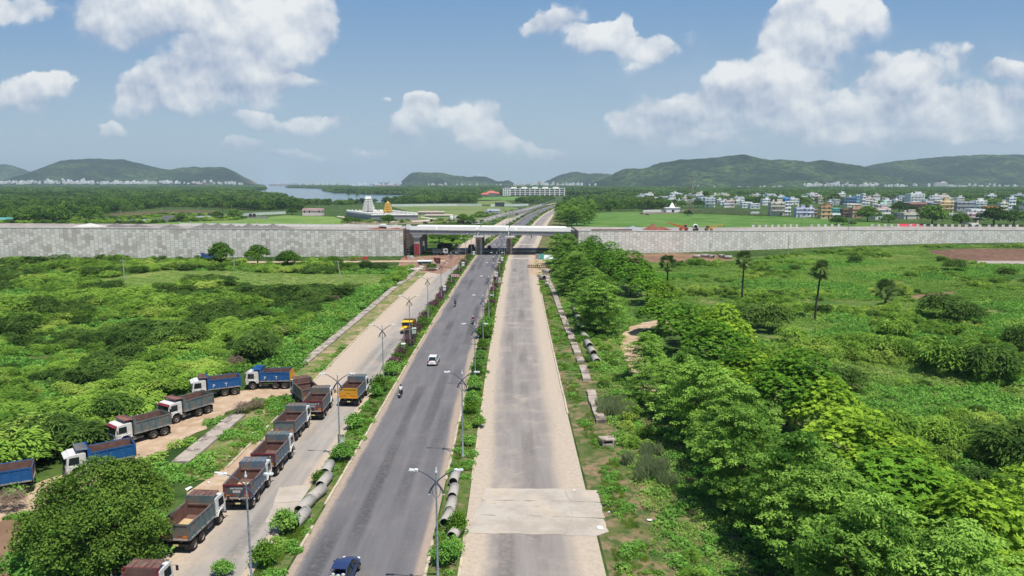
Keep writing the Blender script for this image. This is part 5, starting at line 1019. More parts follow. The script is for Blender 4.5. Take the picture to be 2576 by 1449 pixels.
def truck(label, d, loc=(0, 0, 0), rz=0, s=.96, group='tipper trucks', name='dump_truck'):
    g = dict(cab=white_cab, body=P_blue, tail=P_grey, trim=P_dgrey, can=P_teal, txt=None, side=None, visor=None, load=None, door=False, canopy='flat', rail=None); g.update(d)
    root = empty(name, (loc[0], loc[1], loc[2] if len(loc) > 2 else .02), rz, label, 'dump truck', group, s)
    c = MB(); 
    for x in (-.42, .42): c.box(x-.06, x+.06, -2.9, 3.05, .78, 1.02)
    for y in (-2.8, -1.6, -.2, 1.2, 2.6): c.box(-.36, .36, y-.06, y+.06, .82, .98)
    for y in (-2.25, -.95, 2.25): c.tube([(-.95, y, .52), (.95, y, .52)], .1, 8)
    for y in (-2.25, -.95): c.ball((0, y, .55), (.26, .26, .24))
    c.box(-1.1, 1.1, -3.02, -2.9, .62, .86); c.box(-.3, .3, 1.3, 3.0, .55, .8)
    c.build('chassis', blk_m, root)
    ft = MB(); ft.tube([(.62+.25, .0, .72), (.62+.25, .95, .72)], .27, 12); ft.build('fuel_tank', M('tank_grey', S(120, 116, 110), .6, .15), root)
    at = MB(); at.tube([(-.85, .1, .62), (-.85, .9, .62)], .14, 10); at.box(-1.1, -.6, 1.0, 1.35, .5, .95); at.build('air_tank', M('tank_grey', S(120, 116, 110), .6, .15), root)
    R_ = .52
    for x, y, w, sd in ((-1.03, 2.25, .3, -1), (1.03, 2.25, .3, 1), (-.93, -.95, .56, -1), (.93, -.95, .56, 1), (-.93, -2.25, .56, -1), (.93, -2.25, .56, 1)): wheel(root, x, y, R_, w, sd)
    for x in (-.93, .93): f = MB(); f.box(x-.28, x+.28, -2.92, -2.88, .35, 1.0); f.build('mud_flap', blk_m, root)
    # cab
    k = MB(); W = 1.17
    prof = [(1.42, .95), (1.55, .95), (1.66, 1.16), (1.95, 1.34), (2.55, 1.34), (2.86, 1.14), (2.96, .78), (3.22, .72), (3.28, 1.55), (3.06, 2.42), (2.82, 2.62), (1.5, 2.66), (1.42, 2.55)]
    k.prism(prof, 'x', -W, W); k.box(-W-.06, -W, 1.6, 2.92, 1.36, 1.44); k.box(W, W+.06, 1.6, 2.92, 1.36, 1.44)
    k.build('cab', g['cab'], root, bevel=.05)
    ws = MB(); ws.hexa([(-1.06, 3.283, 1.60), (1.06, 3.283, 1.60), (1.06, 3.30, 1.60), (-1.06, 3.30, 1.60), (-1.0, 3.09, 2.36), (1.0, 3.09, 2.36), (1.0, 3.115, 2.36), (-1.0, 3.115, 2.36)]); ws.build('windscreen', glass_m, root)
    for x in (-1, 1):
        q = MB(); a = x*(W+.002); b_ = x*(W+.012); q.prism([(2.02, 1.62), (2.98, 1.62), (2.86, 2.36), (2.02, 2.36)], 'x', min(a, b_), max(a, b_)); 
        dr = MB(); a2, b2 = x*(W+.001), x*(W+.02); dr.prism([(1.95, 1.46), (3.1, 1.46), (3.12, 1.56), (1.95, 1.56)], 'x', min(a2, b2), max(a2, b2)); dr.prism([(1.92, 1.46), (1.97, 1.46), (1.97, 2.44), (1.92, 2.44)], 'x', min(a2, b2), max(a2, b2))
        do = dr.build('door', g['cab'], root); q.build('window', glass_m, do); h = MB(); h.box(min(a2, x*(W+.05)), max(a2, x*(W+.05)), 2.0, 2.14, 1.5, 1.53); h.build('handle', blk_m, do)
        mr = MB(); mr.tube([(x*W, 3.1, 2.2), (x*(W+.28), 3.22, 2.15), (x*(W+.3), 3.22, 1.8)], .018, 5); mr.box(x*(W+.3)-.09, x*(W+.3)+.09, 3.18, 3.24, 1.75, 2.15); mr.build('mirror', blk_m, root)
        l = MB(); l.box(x*.82-.16, x*.82+.16, 3.235, 3.285, .86, 1.06); l.build('headlight', head_m, root)
        fd = MB(); fd.prism([(1.6, .98), (1.72, 1.2), (2.0, 1.4), (2.5, 1.4), (2.82, 1.2), (2.94, .9), (2.88, .9), (2.76, 1.16), (2.48, 1.35), (2.02, 1.35), (1.77, 1.15), (1.66, .96)], 'x', min(x*(W+.01), x*(W+.12)), max(x*(W+.01), x*(W+.12))); fd.build('fender', g['cab'] if g['cab'] is not white_cab else white_cab, root)
    gr = MB(); gr.box(-.6, .6, 3.26, 3.30, 1.08, 1.42); [gr.box(-.6, .6, 3.30, 3.315, z, z+.03) for z in (1.12, 1.22, 1.32)]; gr.build('grille', blk_m, root)
    bp = MB(); bp.box(-1.18, 1.18, 3.24, 3.36, .55, .80); bp.build('bumper', M('bumper_grey', S(86, 84, 84), .7, .2), root)
    vz = MB(); vz.hexa([(-1.1, 3.06, 2.40), (1.1, 3.06, 2.40), (1.1, 3.30, 2.36), (-1.1, 3.30, 2.36), (-1.1, 2.99, 2.56), (1.1, 2.99, 2.56), (1.1, 3.31, 2.40), (-1.1, 3.31, 2.40)]); vo = vz.build('visor', g['visor'] or g['cab'], root)
    # tipper body: paint outside, rust inside
    B = MB(); Wb = 1.22; y0, y1, zf, zt_, zh = -3.02, 1.26, 1.22, 2.55, 3.05
    for x in (-1, 1):
        o_, m_, i_ = x*Wb, x*(Wb-.05), x*(Wb-.09)
        B.prism([(y0, zf), (y1, zf), (y1, zh), (y1-.28, zh), (y1-.34, zt_), (y0, zt_)], 'x', min(o_, m_), max(o_, m_), 0)
        B.prism([(y0, zf+.05), (y1-.05, zf+.05), (y1-.05, zh-.3), (y1-.3, zh-.3), (y1-.36, zt_-.003), (y0, zt_-.003)], 'x', min(m_, i_), max(m_, i_), 1)
        B.box(min(o_, x*(Wb+.05)), max(o_, x*(Wb+.05)), y0, y1-.34, zt_-.1, zt_+.04, 4)
        B.box(min(o_, x*(Wb+.05)), max(o_, x*(Wb+.05)), y0, y1, zf-.04, zf+.1, 3)
        for j in range(6):
            yy = y0+.03+j*(y1-y0-.2)/5.0; B.box(min(o_, x*(Wb+.07)), max(o_, x*(Wb+.07)), yy, yy+.12, zf+.1, zt_-.1, 0)
        for j in (0, 1, 2, 3, 4):
            yy = y0+.2+j*(y1-y0-.2)/5.0; B.hexa([(o_, yy, zt_-.32), (o_+x*.03, yy, zt_-.32), (o_+x*.03, yy+.6, zt_-.32), (o_, yy+.6, zt_-.32), (o_, yy, zt_-.2), (o_+x*.03, yy, zt_-.2), (o_+x*.03, yy+.6, zt_-.2), (o_, yy+.6, zt_-.2)], 0) if j < 2 and g['side'] else None
    B.box(-Wb+.09, Wb-.09, y0+.02, y1-.05, zf, zf+.06, 1); B.box(-Wb+.05, Wb-.05, y1-.05, y1, zf, zh, 0); B.box(-Wb+.09, Wb-.09, y1-.09, y1-.051, zf+.06, zt_-.25, 1); B.box(-Wb+.09, Wb-.09, y1-.075, y1-.051, zt_-.25, zh-.02, 2)
    B.box(-Wb+.09, Wb-.09, y1-.17, y1-.05, zt_-.34, zt_-.22, 1)
    for x in (-.5, .5): B.box(x-.07, x+.07, y0, y1, 1.03, zf, 3)
    B.build('tipper_body', [g['body'], rust_m, g['can'], M('body_rail', S(150, 146, 140), .8, .2), g['rail'] or g['body']], root)
    cn = MB(); cn.hexa([(-Wb, y1, zh-.1), (Wb, y1, zh-.1), (Wb-.1, y1+.95, zh-.04), (-Wb+.1, y1+.95, zh-.04), (-Wb, y1, zh-.04), (Wb, y1, zh-.04), (Wb-.1, y1+.95, zh+.02), (-Wb+.1, y1+.95, zh+.02)])
    for x in np.linspace(-Wb+.1, Wb-.1, 6)[1:-1]: cn.box(x-.02, x+.02, y1+.02, y1+.93, zh+.0, zh+.05)
    cn.box(-Wb+.08, Wb-.08, y1+.93, y1+1.0, zh-.12, zh+.06); cn.build('cab_guard', g.get('guard') or g['can'], root)
    tg = MB(); yt_ = y0-.07; tg.box(-Wb+.02, Wb-.02, yt_, yt_+.06, zf+.02, zt_-.08, 0)
    for bx in ((-Wb-.02, -Wb+.14), (Wb-.14, Wb+.02)): tg.box(*bx, yt_-.05, yt_-.001, zf-.02, zt_+.06, 1)
    tg.box(-Wb+.14, Wb-.14, yt_-.05, yt_-.001, zt_-.1, zt_+.06, 1); tg.box(-Wb+.14, Wb-.14, yt_-.045, yt_-.001, zf-.02, zf+.12, 2)
    to = tg.build('tailgate', [g['tail'], g['trim'], M('tail_beam', S(184, 160, 150), .8, .15) if g['tail'] is not P_yel else P_yel], root)
    mt = Matrix.Translation((0, yt_-.004, 0)) @ Matrix.Rotation(math.pi/2, 4, 'X')
    if g['txt']:
        pl = MB(); pl.box(-.36, .30, yt_-.006, yt_-.001, 1.80, 2.0); pl.build('name_plate', txt_w if g['txt'] == 'plate' else (P_yel if g['tail'] is P_yel else M('plate_pale', S(196, 200, 206), .7, .08)), to)
        textmesh('lettering', 'TATA', .19, txt_b, to, Matrix.Translation((-.03, yt_-.01, 1.9)) @ Matrix.Rotation(math.pi/2, 4, 'X'), .003, sx=1.15)
        if g['tail'] is not P_yel:
            textmesh('lettering', 'కడియాల' if False else 'saroona 9', .32, txt_w, to, Matrix.Translation((.1, yt_-.008, 2.22)) @ Matrix.Rotation(math.pi/2, 4, 'X'), .003, sx=1.1)
            st = MB(); st.box(.42, .85, yt_-.006, yt_-.001, 1.82, 1.97); st.build('red_mark', txt_r, to)
    for x in (-1, 1):
        l = MB(); l.box(x*.86-.17, x*.86+.17, yt_-.012, yt_-.001, zf+.2, zf+.38); l.build('tail_light', amber, to)
        l = MB(); l.box(x*.45-.22, x*.45+.22, yt_-.01, yt_-.001, zf+.3, zf+.35); l.build('reflector', redl, to)
    npl = MB(); npl.box(-.22, .22, -3.035, -3.021, .66, .8); npl.build('number_plate', plate_m, root)
    if g['side']:
        for x in (-1, 1):
            for ch, yy in zip('PT' if x > 0 else 'PT', ((-1.15, .55) if False else (-.75, .85) if x > 0 else (.45, -1.15))):
                b_ = MB(); yy_ = yy; b_.box(min(x*(Wb+.071), x*(Wb+.078)), max(x*(Wb+.071), x*(Wb+.078)), yy_-.1, yy_+.1, 1, 1.001)
                mtx = Matrix.Translation((x*(Wb+.074), yy, 1.72)) @ Matrix.Rotation(x*math.pi/2, 4, 'Z') @ Matrix.Rotation(math.pi/2, 4, 'X'); textmesh('lettering', ch, .62, txt_w, root, mtx, .006)
    if g['visor']: textmesh('lettering', 'SRI SAI RAM', .15, txt_r, root, Matrix.Translation((0, 3.316, 2.42)) @ Matrix.Rotation(math.pi, 4, 'Z') @ Matrix.Rotation(math.pi/2, 4, 'X'), .004) if False else None
    if g['load']:
        ld = MB(); ld.hexa([(-1.1, -2.2, zf+.061), (1.1, -2.4, zf+.061), (1.1, .2, zf+.061), (-1.1, .5, zf+.061), (-.9, -1.6, zf+.2), (.8, -1.7, zf+.16), (.9, -.3, zf+.12), (-.9, 0, zf+.28)]); tag(ld.build('sand_residue', sand_load, root), 'leftover pale sand on the body floor')
    if g['door']:
        dq = MB(); dq.prism([(0, 1.0), (.95, 1.0), (.9, 1.55), (0, 1.55)], 'x', -.03, .03); dq.prism([(0, 1.55), (.06, 1.55), (.06, 2.38), (0, 2.38)], 'x', -.03, .03); dq.prism([(.84, 1.55), (.9, 1.55), (.78, 2.38), (.72, 2.38)], 'x', -.03, .03); dq.prism([(0, 2.32), (.78, 2.32), (.78, 2.38), (0, 2.38)], 'x', -.03, .03)
        od = dq.build('open_door', g['cab'], root, (W+.03, 3.05, 0)); od.rotation_euler = (0, 0, R(-108))
    return root
SC = .96
def pose(px, sx, rz, axle='rear', s=SC, z=0):
    a = G(*px); lx, ly = {'rear': (1.03*sx, -2.25), 'rear1': (1.03*sx, -.95), 'front': (1.1*sx, 2.25)}[axle]; c, s_ = math.cos(rz), math.sin(rz)
    return (a.x-s*(c*lx-s_*ly), a.y-s*(s_*lx+c*ly), .022)
def pose_at(px, z, l, rz, s=SC):
    a = G(px[0], px[1], z*s); c, s_ = math.cos(rz), math.sin(rz); return (a.x-s*(c*l[0]-s_*l[1]), a.y-s*(s_*l[0]+c*l[1]), .022)
TR = [
 ('rusty-bodied dump truck cut off by the bottom edge, last in the parked row', dict(body=P_mar, can=rust_m, tail=P_grey, rail=P_blue), pose_at((374, 1410), 3.05, (0, 2.2), R(-3)), R(-3)),
 ('faded grey teal dump truck with a plain dented grey tailgate', dict(body=P_teal, tail=P_grey, trim=P_grey, can=P_teal, load=True, guard=rust_m), pose((487, 1383), 1, R(-4)), R(-4)),
 ('blue dump truck with lettered dark tailgate, white name plate and sand on its floor', dict(body=P_blue2, tail=P_dgrey, trim=P_mar, can=P_blue2, txt='plate', load=True), pose((635.3, 1276.4), 1, R(1)), R(1)),
 ('grey blue dump truck with dark red tailgate frame, right in front of the sand-floored truck', dict(body=P_blue2, tail=P_dgrey, trim=P_mar, can=P_teal, txt='pale'), pose((696.5, 1194.7), 1, R(-1)), R(-1)),
 ('dump truck with blue sides and plain rusty grey tailgate in the parked row', dict(body=P_blue2, tail=P_teal, trim=P_dgrey, can=P_teal, guard=P_grey), pose((745, 1108), 1, R(-1)), R(-1)),
 ('dump truck with lettered dark red framed tailgate, farthest of the parked row', dict(body=P_teal, tail=P_dgrey, trim=P_mar, can=P_grey, txt='pale'), pose((812.5, 1053.7), 1, R(2)), R(2)),
 ('rusty dark dump truck turning off the road into the dirt loop', dict(body=P_grey, tail=rust_m, trim=P_grey, can=rust_m), pose_at((783, 1003), 1.2, (0, -3.0), R(31)), R(31)),
 ('bright blue dump truck lettered P T with a yellow tailgate, seen side on', dict(body=P_blue, tail=P_yel, trim=P_yel, can=P_blue, side=True), pose((717, 978.7), -1, R(94)), R(94)),
 ('bright blue dump truck lettered P T with rusty cab guard, behind the side-on one', dict(body=P_blue, tail=P_blue, trim=P_blue, can=P_blue, side=True, guard=rust_m), pose((591, 993.7), -1, R(119)), R(119)),
 ('white-cabbed teal dump truck with its cab door hanging open', dict(body=P_teal, tail=P_grey, can=P_teal, door=True, guard=P_red, visor=P_mar), pose((444.4, 1065.4), -1, R(149), 'front'), R(149)),
 ('white-cabbed teal dump truck with a red-edged cab guard, nearest to the big tree top', dict(body=P_teal, tail=P_grey, can=P_teal, guard=P_red, visor=P_mar), pose((414, 1096), -1, R(143)), R(143)),
 ('white-cabbed dump truck with blue cab guard, half hidden behind the big tree', dict(body=P_blue, tail=P_blue, can=P_blue2, guard=P_blue2), pose_at((186, 1137), 2.6, (0, 2.3), R(128)), R(128)),
 ('blue dump truck cut off by the left edge of the picture', dict(body=P_blue, tail=P_blue, can=P_blue, rail=P_blue), pose_at((80, 1168), 2.45, (0, -3.0), R(119)), R(119)),
 ('dump truck with a bright yellow tailgate moving along the service road', dict(body=P_blue2, tail=P_yel, trim=P_yel, can=P_teal, txt='y'), pose((900.6, 1020), 1, R(-3)), R(-3)),
 ('dark green dump truck with white cab in the bridge shadow', dict(body=P_green, tail=P_green, trim=P_green, can=P_green), (*G(1107, 641.5)[:2], .022), R(-90)),
 ('dark dump truck facing left, behind the dark green one under the bridge', dict(body=P_green, tail=P_green, trim=P_green, can=P_green, cab=P_dgrey), (*G(1119, 627)[:2], .022), R(88)),
 ('dark truck driving away under the bridge beside the poster pier', dict(body=P_dgrey, tail=P_dgrey, trim=P_dgrey, can=P_dgrey, cab=P_dgrey), (*G(1186, 634)[:2], .022), R(0)),
 ('blue dump truck with white cab parked at the foot of the left wall', dict(body=P_blue, tail=P_blue, trim=P_blue, can=P_blue), (*G(519, 657.0)[:2], .03), R(94)),
]
for (lb, d, loc_, rz) in TR: truck(lb, d, loc_, rz)
# yellow bonneted lorry coming towards the camera
P_y2 = paint('paint_bright_yellow', S(232, 196, 46), S(190, 150, 60), .66); P_wood = M('wooden_body', S(150, 116, 62), .85, .2, 2, S(96, 76, 52), 1.2, .55)
def lorry(loc, rz):
    root = empty('bonneted_lorry', loc, rz, 'bright yellow bonneted lorry coming towards the camera on the service road', 'lorry', None, .95)
    c = MB(); [c.box(x-.06, x+.06, -2.8, 2.9, .7, .92) for x in (-.4, .4)]; [c.tube([(-.9, y, .5), (.9, y, .5)], .09, 8) for y in (-1.9, 2.1)]; c.build('chassis', blk_m, root)
    for x, y, w, sd in ((-.98, 2.1, .26, -1), (.98, 2.1, .26, 1), (-.88, -1.9, .5, -1), (.88, -1.9, .5, 1)): wheel(root, x, y, .5, w, sd)
    k = MB(); k.prism([(.5, .9), (1.9, .9), (1.9, 1.5), (1.72, 2.2), (1.5, 2.35), (.5, 2.38)], 'x', -1.05, 1.05); k.build('cab', P_y2, root, bevel=.06)
    h = MB(); h.hexa([(-.62, 1.9, .85), (.62, 1.9, .85), (.5, 3.0, .8), (-.5, 3.0, .8), (-.66, 1.9, 1.48), (.66, 1.9, 1.48), (.46, 2.95, 1.3), (-.46, 2.95, 1.3)]); h.build('bonnet', P_y2, root, bevel=.08)
    for x in (-1, 1):
        f = MB(); f.prism([(1.55, .75), (1.7, 1.05), (2.0, 1.18), (2.45, 1.12), (2.75, .9), (2.8, .75), (2.68, .75), (2.4, 1.0), (2.0, 1.06), (1.75, .95), (1.65, .72)], 'x', min(x*.6, x*1.12), max(x*.6, x*1.12)); f.build('fender', P_y2, root)
        l = MB(); l.ball((x*.8, 2.75, 1.05), .11); l.build('headlight', head_m, root)
        w = MB(); w.prism([(.75, 1.5), (1.6, 1.5), (1.5, 2.1), (.75, 2.1)], 'x', min(x*1.052, x*1.065), max(x*1.052, x*1.065)); w.build('window', glass_m, root)
    w = MB(); w.hexa([(-.95, 1.9, 1.54), (.95, 1.9, 1.54), (.95, 1.92, 1.54), (-.95, 1.92, 1.54), (-.92, 1.73, 2.14), (.92, 1.73, 2.14), (.92, 1.76, 2.14), (-.92, 1.76, 2.14)]); w.build('windscreen', glass_m, root)
    v = MB(); v.hexa([(-1.12, 1.5, 2.3), (1.12, 1.5, 2.3), (1.05, 2.15, 2.22), (-1.05, 2.15, 2.22), (-1.12, 1.5, 2.42), (1.12, 1.5, 2.42), (1.05, 2.15, 2.32), (-1.05, 2.15, 2.32)]); v.build('visor', P_y2, root, bevel=.03)
    g_ = MB(); g_.box(-.42, .42, 3.0, 3.05, .8, 1.24); g_.build('grille', P_wood, root); b = MB(); b.box(-1.05, 1.05, 3.02, 3.16, .52, .72); b.build('bumper', M('bumper_grey', S(86, 84, 84), .7, .2), root)
    q = MB(); q.box(-1.18, 1.18, -2.9, .4, .98, 1.1); [q.box(x0, x1, -2.9, .4, 1.1, 2.1) for x0, x1 in ((-1.18, -1.1), (1.1, 1.18))]; q.box(-1.1, 1.1, .32, .4, 1.1, 2.45); q.box(-1.1, 1.1, -2.9, -2.82, 1.1, 2.1)
    for y in np.linspace(-2.8, .3, 6): [q.box(x0, x1, y-.04, y+.04, 1.0, 2.16) for x0, x1 in ((-1.22, -1.181), (1.181, 1.22))]
    q.build('cargo_body', P_wood, root)
p = G(1023, 840); lorry((p.x, p.y+2.4, .02), R(180))
# ------------------------------------------------------------------ cars
def car(label, paint_, loc, rz, kind='hatch', s=1.0, interior=False, group=None):
    root = empty('hatchback_car' if kind == 'hatch' else 'sedan_car', loc, rz, label, 'car', group, s); Lh = 1.9 if kind == 'hatch' else 2.2
    # hull by sections along y: (y, half width, z bottom, z belt)
    if kind == 'hatch': sec = [(-1.85, .62, .42, .80), (-1.78, .74, .28, .92), (-1.2, .80, .22, .96), (0, .82, .2, .93), (1.0, .80, .22, .90), (1.55, .74, .26, .78), (1.85, .60, .36, .62)]; gh = [(-1.72, .64, .95), (-1.30, .56, 1.44), (-.2, .57, 1.50), (.42, .55, 1.44), (1.15, .66, .92)]
    else: sec = [(-2.2, .66, .42, .82), (-2.1, .78, .30, .98), (-1.4, .84, .24, 1.0), (0, .86, .2, .94), (1.2, .84, .22, .90), (1.85, .78, .28, .80), (2.2, .62, .38, .64)]; gh = [(-1.75, .66, .98), (-1.05, .56, 1.42), (-.2, .58, 1.47), (.35, .56, 1.42), (1.2, .68, .92)]
    b = MB(); vs = []; fs = []
    for (y, w, z0, z1) in sec: vs += [(-w*.92, y, z0), (-w, y, z0+(z1-z0)*.45), (-w*.9, y, z1), (w*.9, y, z1), (w, y, z0+(z1-z0)*.45), (w*.92, y, z0)]
    for i in range(len(sec)-1):
        for j in range(6): a = i*6+j; c_ = i*6+(j+1) % 6; fs.append((a, a+6, c_+6, c_))
    fs.append(tuple(range(6))); e = (len(sec)-1)*6; fs.append(tuple(range(e+5, e-1, -1))); b.add(vs, fs, 0, True)
    bo = b.build('body', paint_, root); sd = bo.modifiers.new('sub', 'SUBSURF'); sd.levels = sd.render_levels = 1
    g = MB(); vs = []; fs = []; mi = []
    for (y, w, z) in gh: vs += [(-w, y, z), (w, y, z)]
    vs += [(-.76, gh[0][0], .9), (.76, gh[0][0], .9), (-.76, gh[-1][0], .88), (.76, gh[-1][0], .88)]
    roof = MB()
    for i in (1, 2):
        y0, w0, z0 = gh[i]; y1, w1, z1 = gh[i+1]; roof.hexa([(-w0, y0, z0-.03), (w0, y0, z0-.03), (w1, y1, z1-.03), (-w1, y1, z1-.03), (-w0, y0, z0), (w0, y0, z0), (w1, y1, z1), (-w1, y1, z1)])
    for sx in (-1, 1):
        for i, th in ((0, .07), (2, .05), (3, .06)):
            y0, w0, z0 = gh[i]; y1, w1, z1 = gh[i+1]
            if i == 2: roof.tube([(sx*.80, y0+.05, .92), (sx*w0, y0+.02, z0-.02)], .04, 5, 0); continue
            roof.tube([(sx*w0, y0, z0), (sx*w1, y1, z1)], th*.6, 6, 0)
        roof.tube([(sx*gh[1][1], gh[1][0], gh[1][2]), (sx*gh[2][1], gh[2][0], gh[2][2]), (sx*gh[3][1], gh[3][0], gh[3][2])], .035, 6, 0)
    roof.build('roof', paint_, root)
    r0, r1 = gh[0], gh[1]; q = MB(); q.add([(-r0[1]+.04, r0[0], r0[2]), (r0[1]-.04, r0[0], r0[2]), (r1[1]-.04, r1[0], r1[2]-.02), (-r1[1]+.04, r1[0], r1[2]-.02)], [(0, 1, 2, 3)]); q.build('rear_window', glass_m, root)
    r0, r1 = gh[3], gh[4]; q = MB(); q.add([(-r0[1]+.04, r0[0], r0[2]-.02), (r0[1]-.04, r0[0], r0[2]-.02), (r1[1]-.04, r1[0], r1[2]), (-r1[1]+.04, r1[0], r1[2])], [(3, 2, 1, 0)]); q.build('windscreen', glass_m, root)
    for sx in (-1, 1):
        pts = [(sx*.77, gh[0][0]+.12, .93)]+[(sx*(w-.005), y, z-.03) for y, w, z in gh[1:4]]+[(sx*.77, gh[4][0]-.08, .90)]; q = MB(); q.add(pts, [(0, 1, 2, 3, 4) if sx > 0 else (4, 3, 2, 1, 0)]); q.build('side_window', glass_m, root)
        l = MB(); l.box(sx*.6-.12, sx*.6+.12, -Lh+.09, -Lh+.15, .62, .86); l.build('tail_light', redl, root); l = MB(); l.ball((sx*.56, Lh-.2, .62), (.15, .12, .08)); l.build('headlight', head_m, root)
        m = MB(); m.ball((sx*.93, gh[3][0]+.42, .98), (.1, .06, .07), 8); m.build('mirror', paint_ if kind != 'hatch' else paint_, root)
        d = MB(); d.box(min(sx*.835, sx*.86), max(sx*.835, sx*.86), -.35, -.2, .78, .81); d.build('door_handle', paint_, root)
    bm = MB(); bm.box(-.7, .7, -Lh-.02, -Lh+.14, .32, .5); bm.build('bumper', paint_, root, bevel=.04)
    np_ = MB(); np_.box(-.24, .24, -Lh-.03+.03, -Lh+.05, .6, .7); np_.build('number_plate', txt_w, root)
    for x, y in ((-.74, -1.18), (.74, -1.18), (-.74, 1.2), (.74, 1.2)): wheel(root, x*(1.04 if kind != 'hatch' else 1), y*(1.1 if kind != 'hatch' else 1), .3, .19, 1 if x > 0 else -1)
    if interior:
        sh = MB(); sh.box(-.6, .6, -1.72, -1.35, 1.0, 1.03); [sh.ball((x, -1.28, 1.1), (.15, .08, .11)) for x in (-.38, .38)]; sh.ball((0, -1.3, 1.06), (.14, .07, .06)); sh.build('parcel_shelf', M('pale_cloth', S(200, 206, 190), .9, .08), root)
        for o in root.children:
            if o.name.startswith('rear_window'): bpy.data.objects.remove(o); break
    return root
wp_ = M('car_paint_white', S(232, 232, 230), .35, .02, spec=.5); bp_ = M('car_paint_blue', S(44, 58, 100), .3, .05, spec=.6); sp_ = M('car_paint_silver', S(176, 180, 184), .35, .04, spec=.5); kp_ = M('car_paint_dark', S(44, 44, 48), .35, .05, spec=.5)
p = G(1086, 922); car('small white hatchback driving away in the left lane of the main road', wp_, (p.x+.1, p.y+1.8, .02), R(-1), 'hatch', .95)
p = G(905, 1410); car('dark blue sedan entering at the bottom edge of the main road', bp_, (p.x-.6, p.y-2.6, .02), R(-4), 'sedan', .97, True)
for i, (u, v, pt, lb) in enumerate([(1344, 537, sp_, 'silver car on the far main road behind the bridge'), (1377, 527.5, wp_, 'white car on the main road farther behind the bridge'), (1399, 519, wp_, 'white car in the far curve of the main road'), (1425, 511.5, wp_, 'small white car where the road curves away'), (1436, 509, kp_, 'dark car at the far end of the visible road')]):
    p = G(u, v); car(lb, pt, (cx(p.y)+(-2.2 if i % 2 else 1.2), p.y, .02), -math.atan2(cx(p.y+20)-cx(p.y), 20), 'hatch', 1.1, group='cars on the far road')
p = G(1231, 626); car('dark car in the bridge shadow on the main road', kp_, (p.x, p.y, .02), 0, 'sedan', 1.0)
# ------------------------------------------------------------------ motorcycles and riders
skin_m = M('skin', S(132, 92, 70), .6, .05); hair_m = M('hair_black', S(28, 24, 24), .6, .1); helm_w = M('helmet_white', S(230, 230, 228), .3, .03, spec=.5)
def skinmesh(name, joints, edges, mat, parent, sub=1, root_i=0):
    me = bpy.data.meshes.new(name); me.from_pydata([j[:3] for j in joints], edges, []); o = bpy.data.objects.new(name, me); col.objects.link(o)
    bpy.context.view_layer.objects.active = o
    md = o.modifiers.new('skin', 'SKIN'); ss = o.modifiers.new('sub', 'SUBSURF'); ss.levels = ss.render_levels = sub; md.use_smooth_shade = True
    if not me.skin_vertices: bpy.ops.object.select_all(action='DESELECT'); o.select_set(True); bpy.ops.mesh.customdata_skin_add()
    for i, j in enumerate(joints):
        r = j[3]; me.skin_vertices[0].data[i].radius = (r, r) if not hasattr(r, '__len__') else r; me.skin_vertices[0].data[i].use_root = (i == root_i)
    dg = bpy.context.evaluated_depsgraph_get(); dg.update(); m2 = bpy.data.meshes.new_from_object(o.evaluated_get(dg)); bpy.data.objects.remove(o)
    m2.materials.clear(); m2.materials.append(mat); ob = bpy.data.objects.new(name, m2); link(ob, parent); return ob
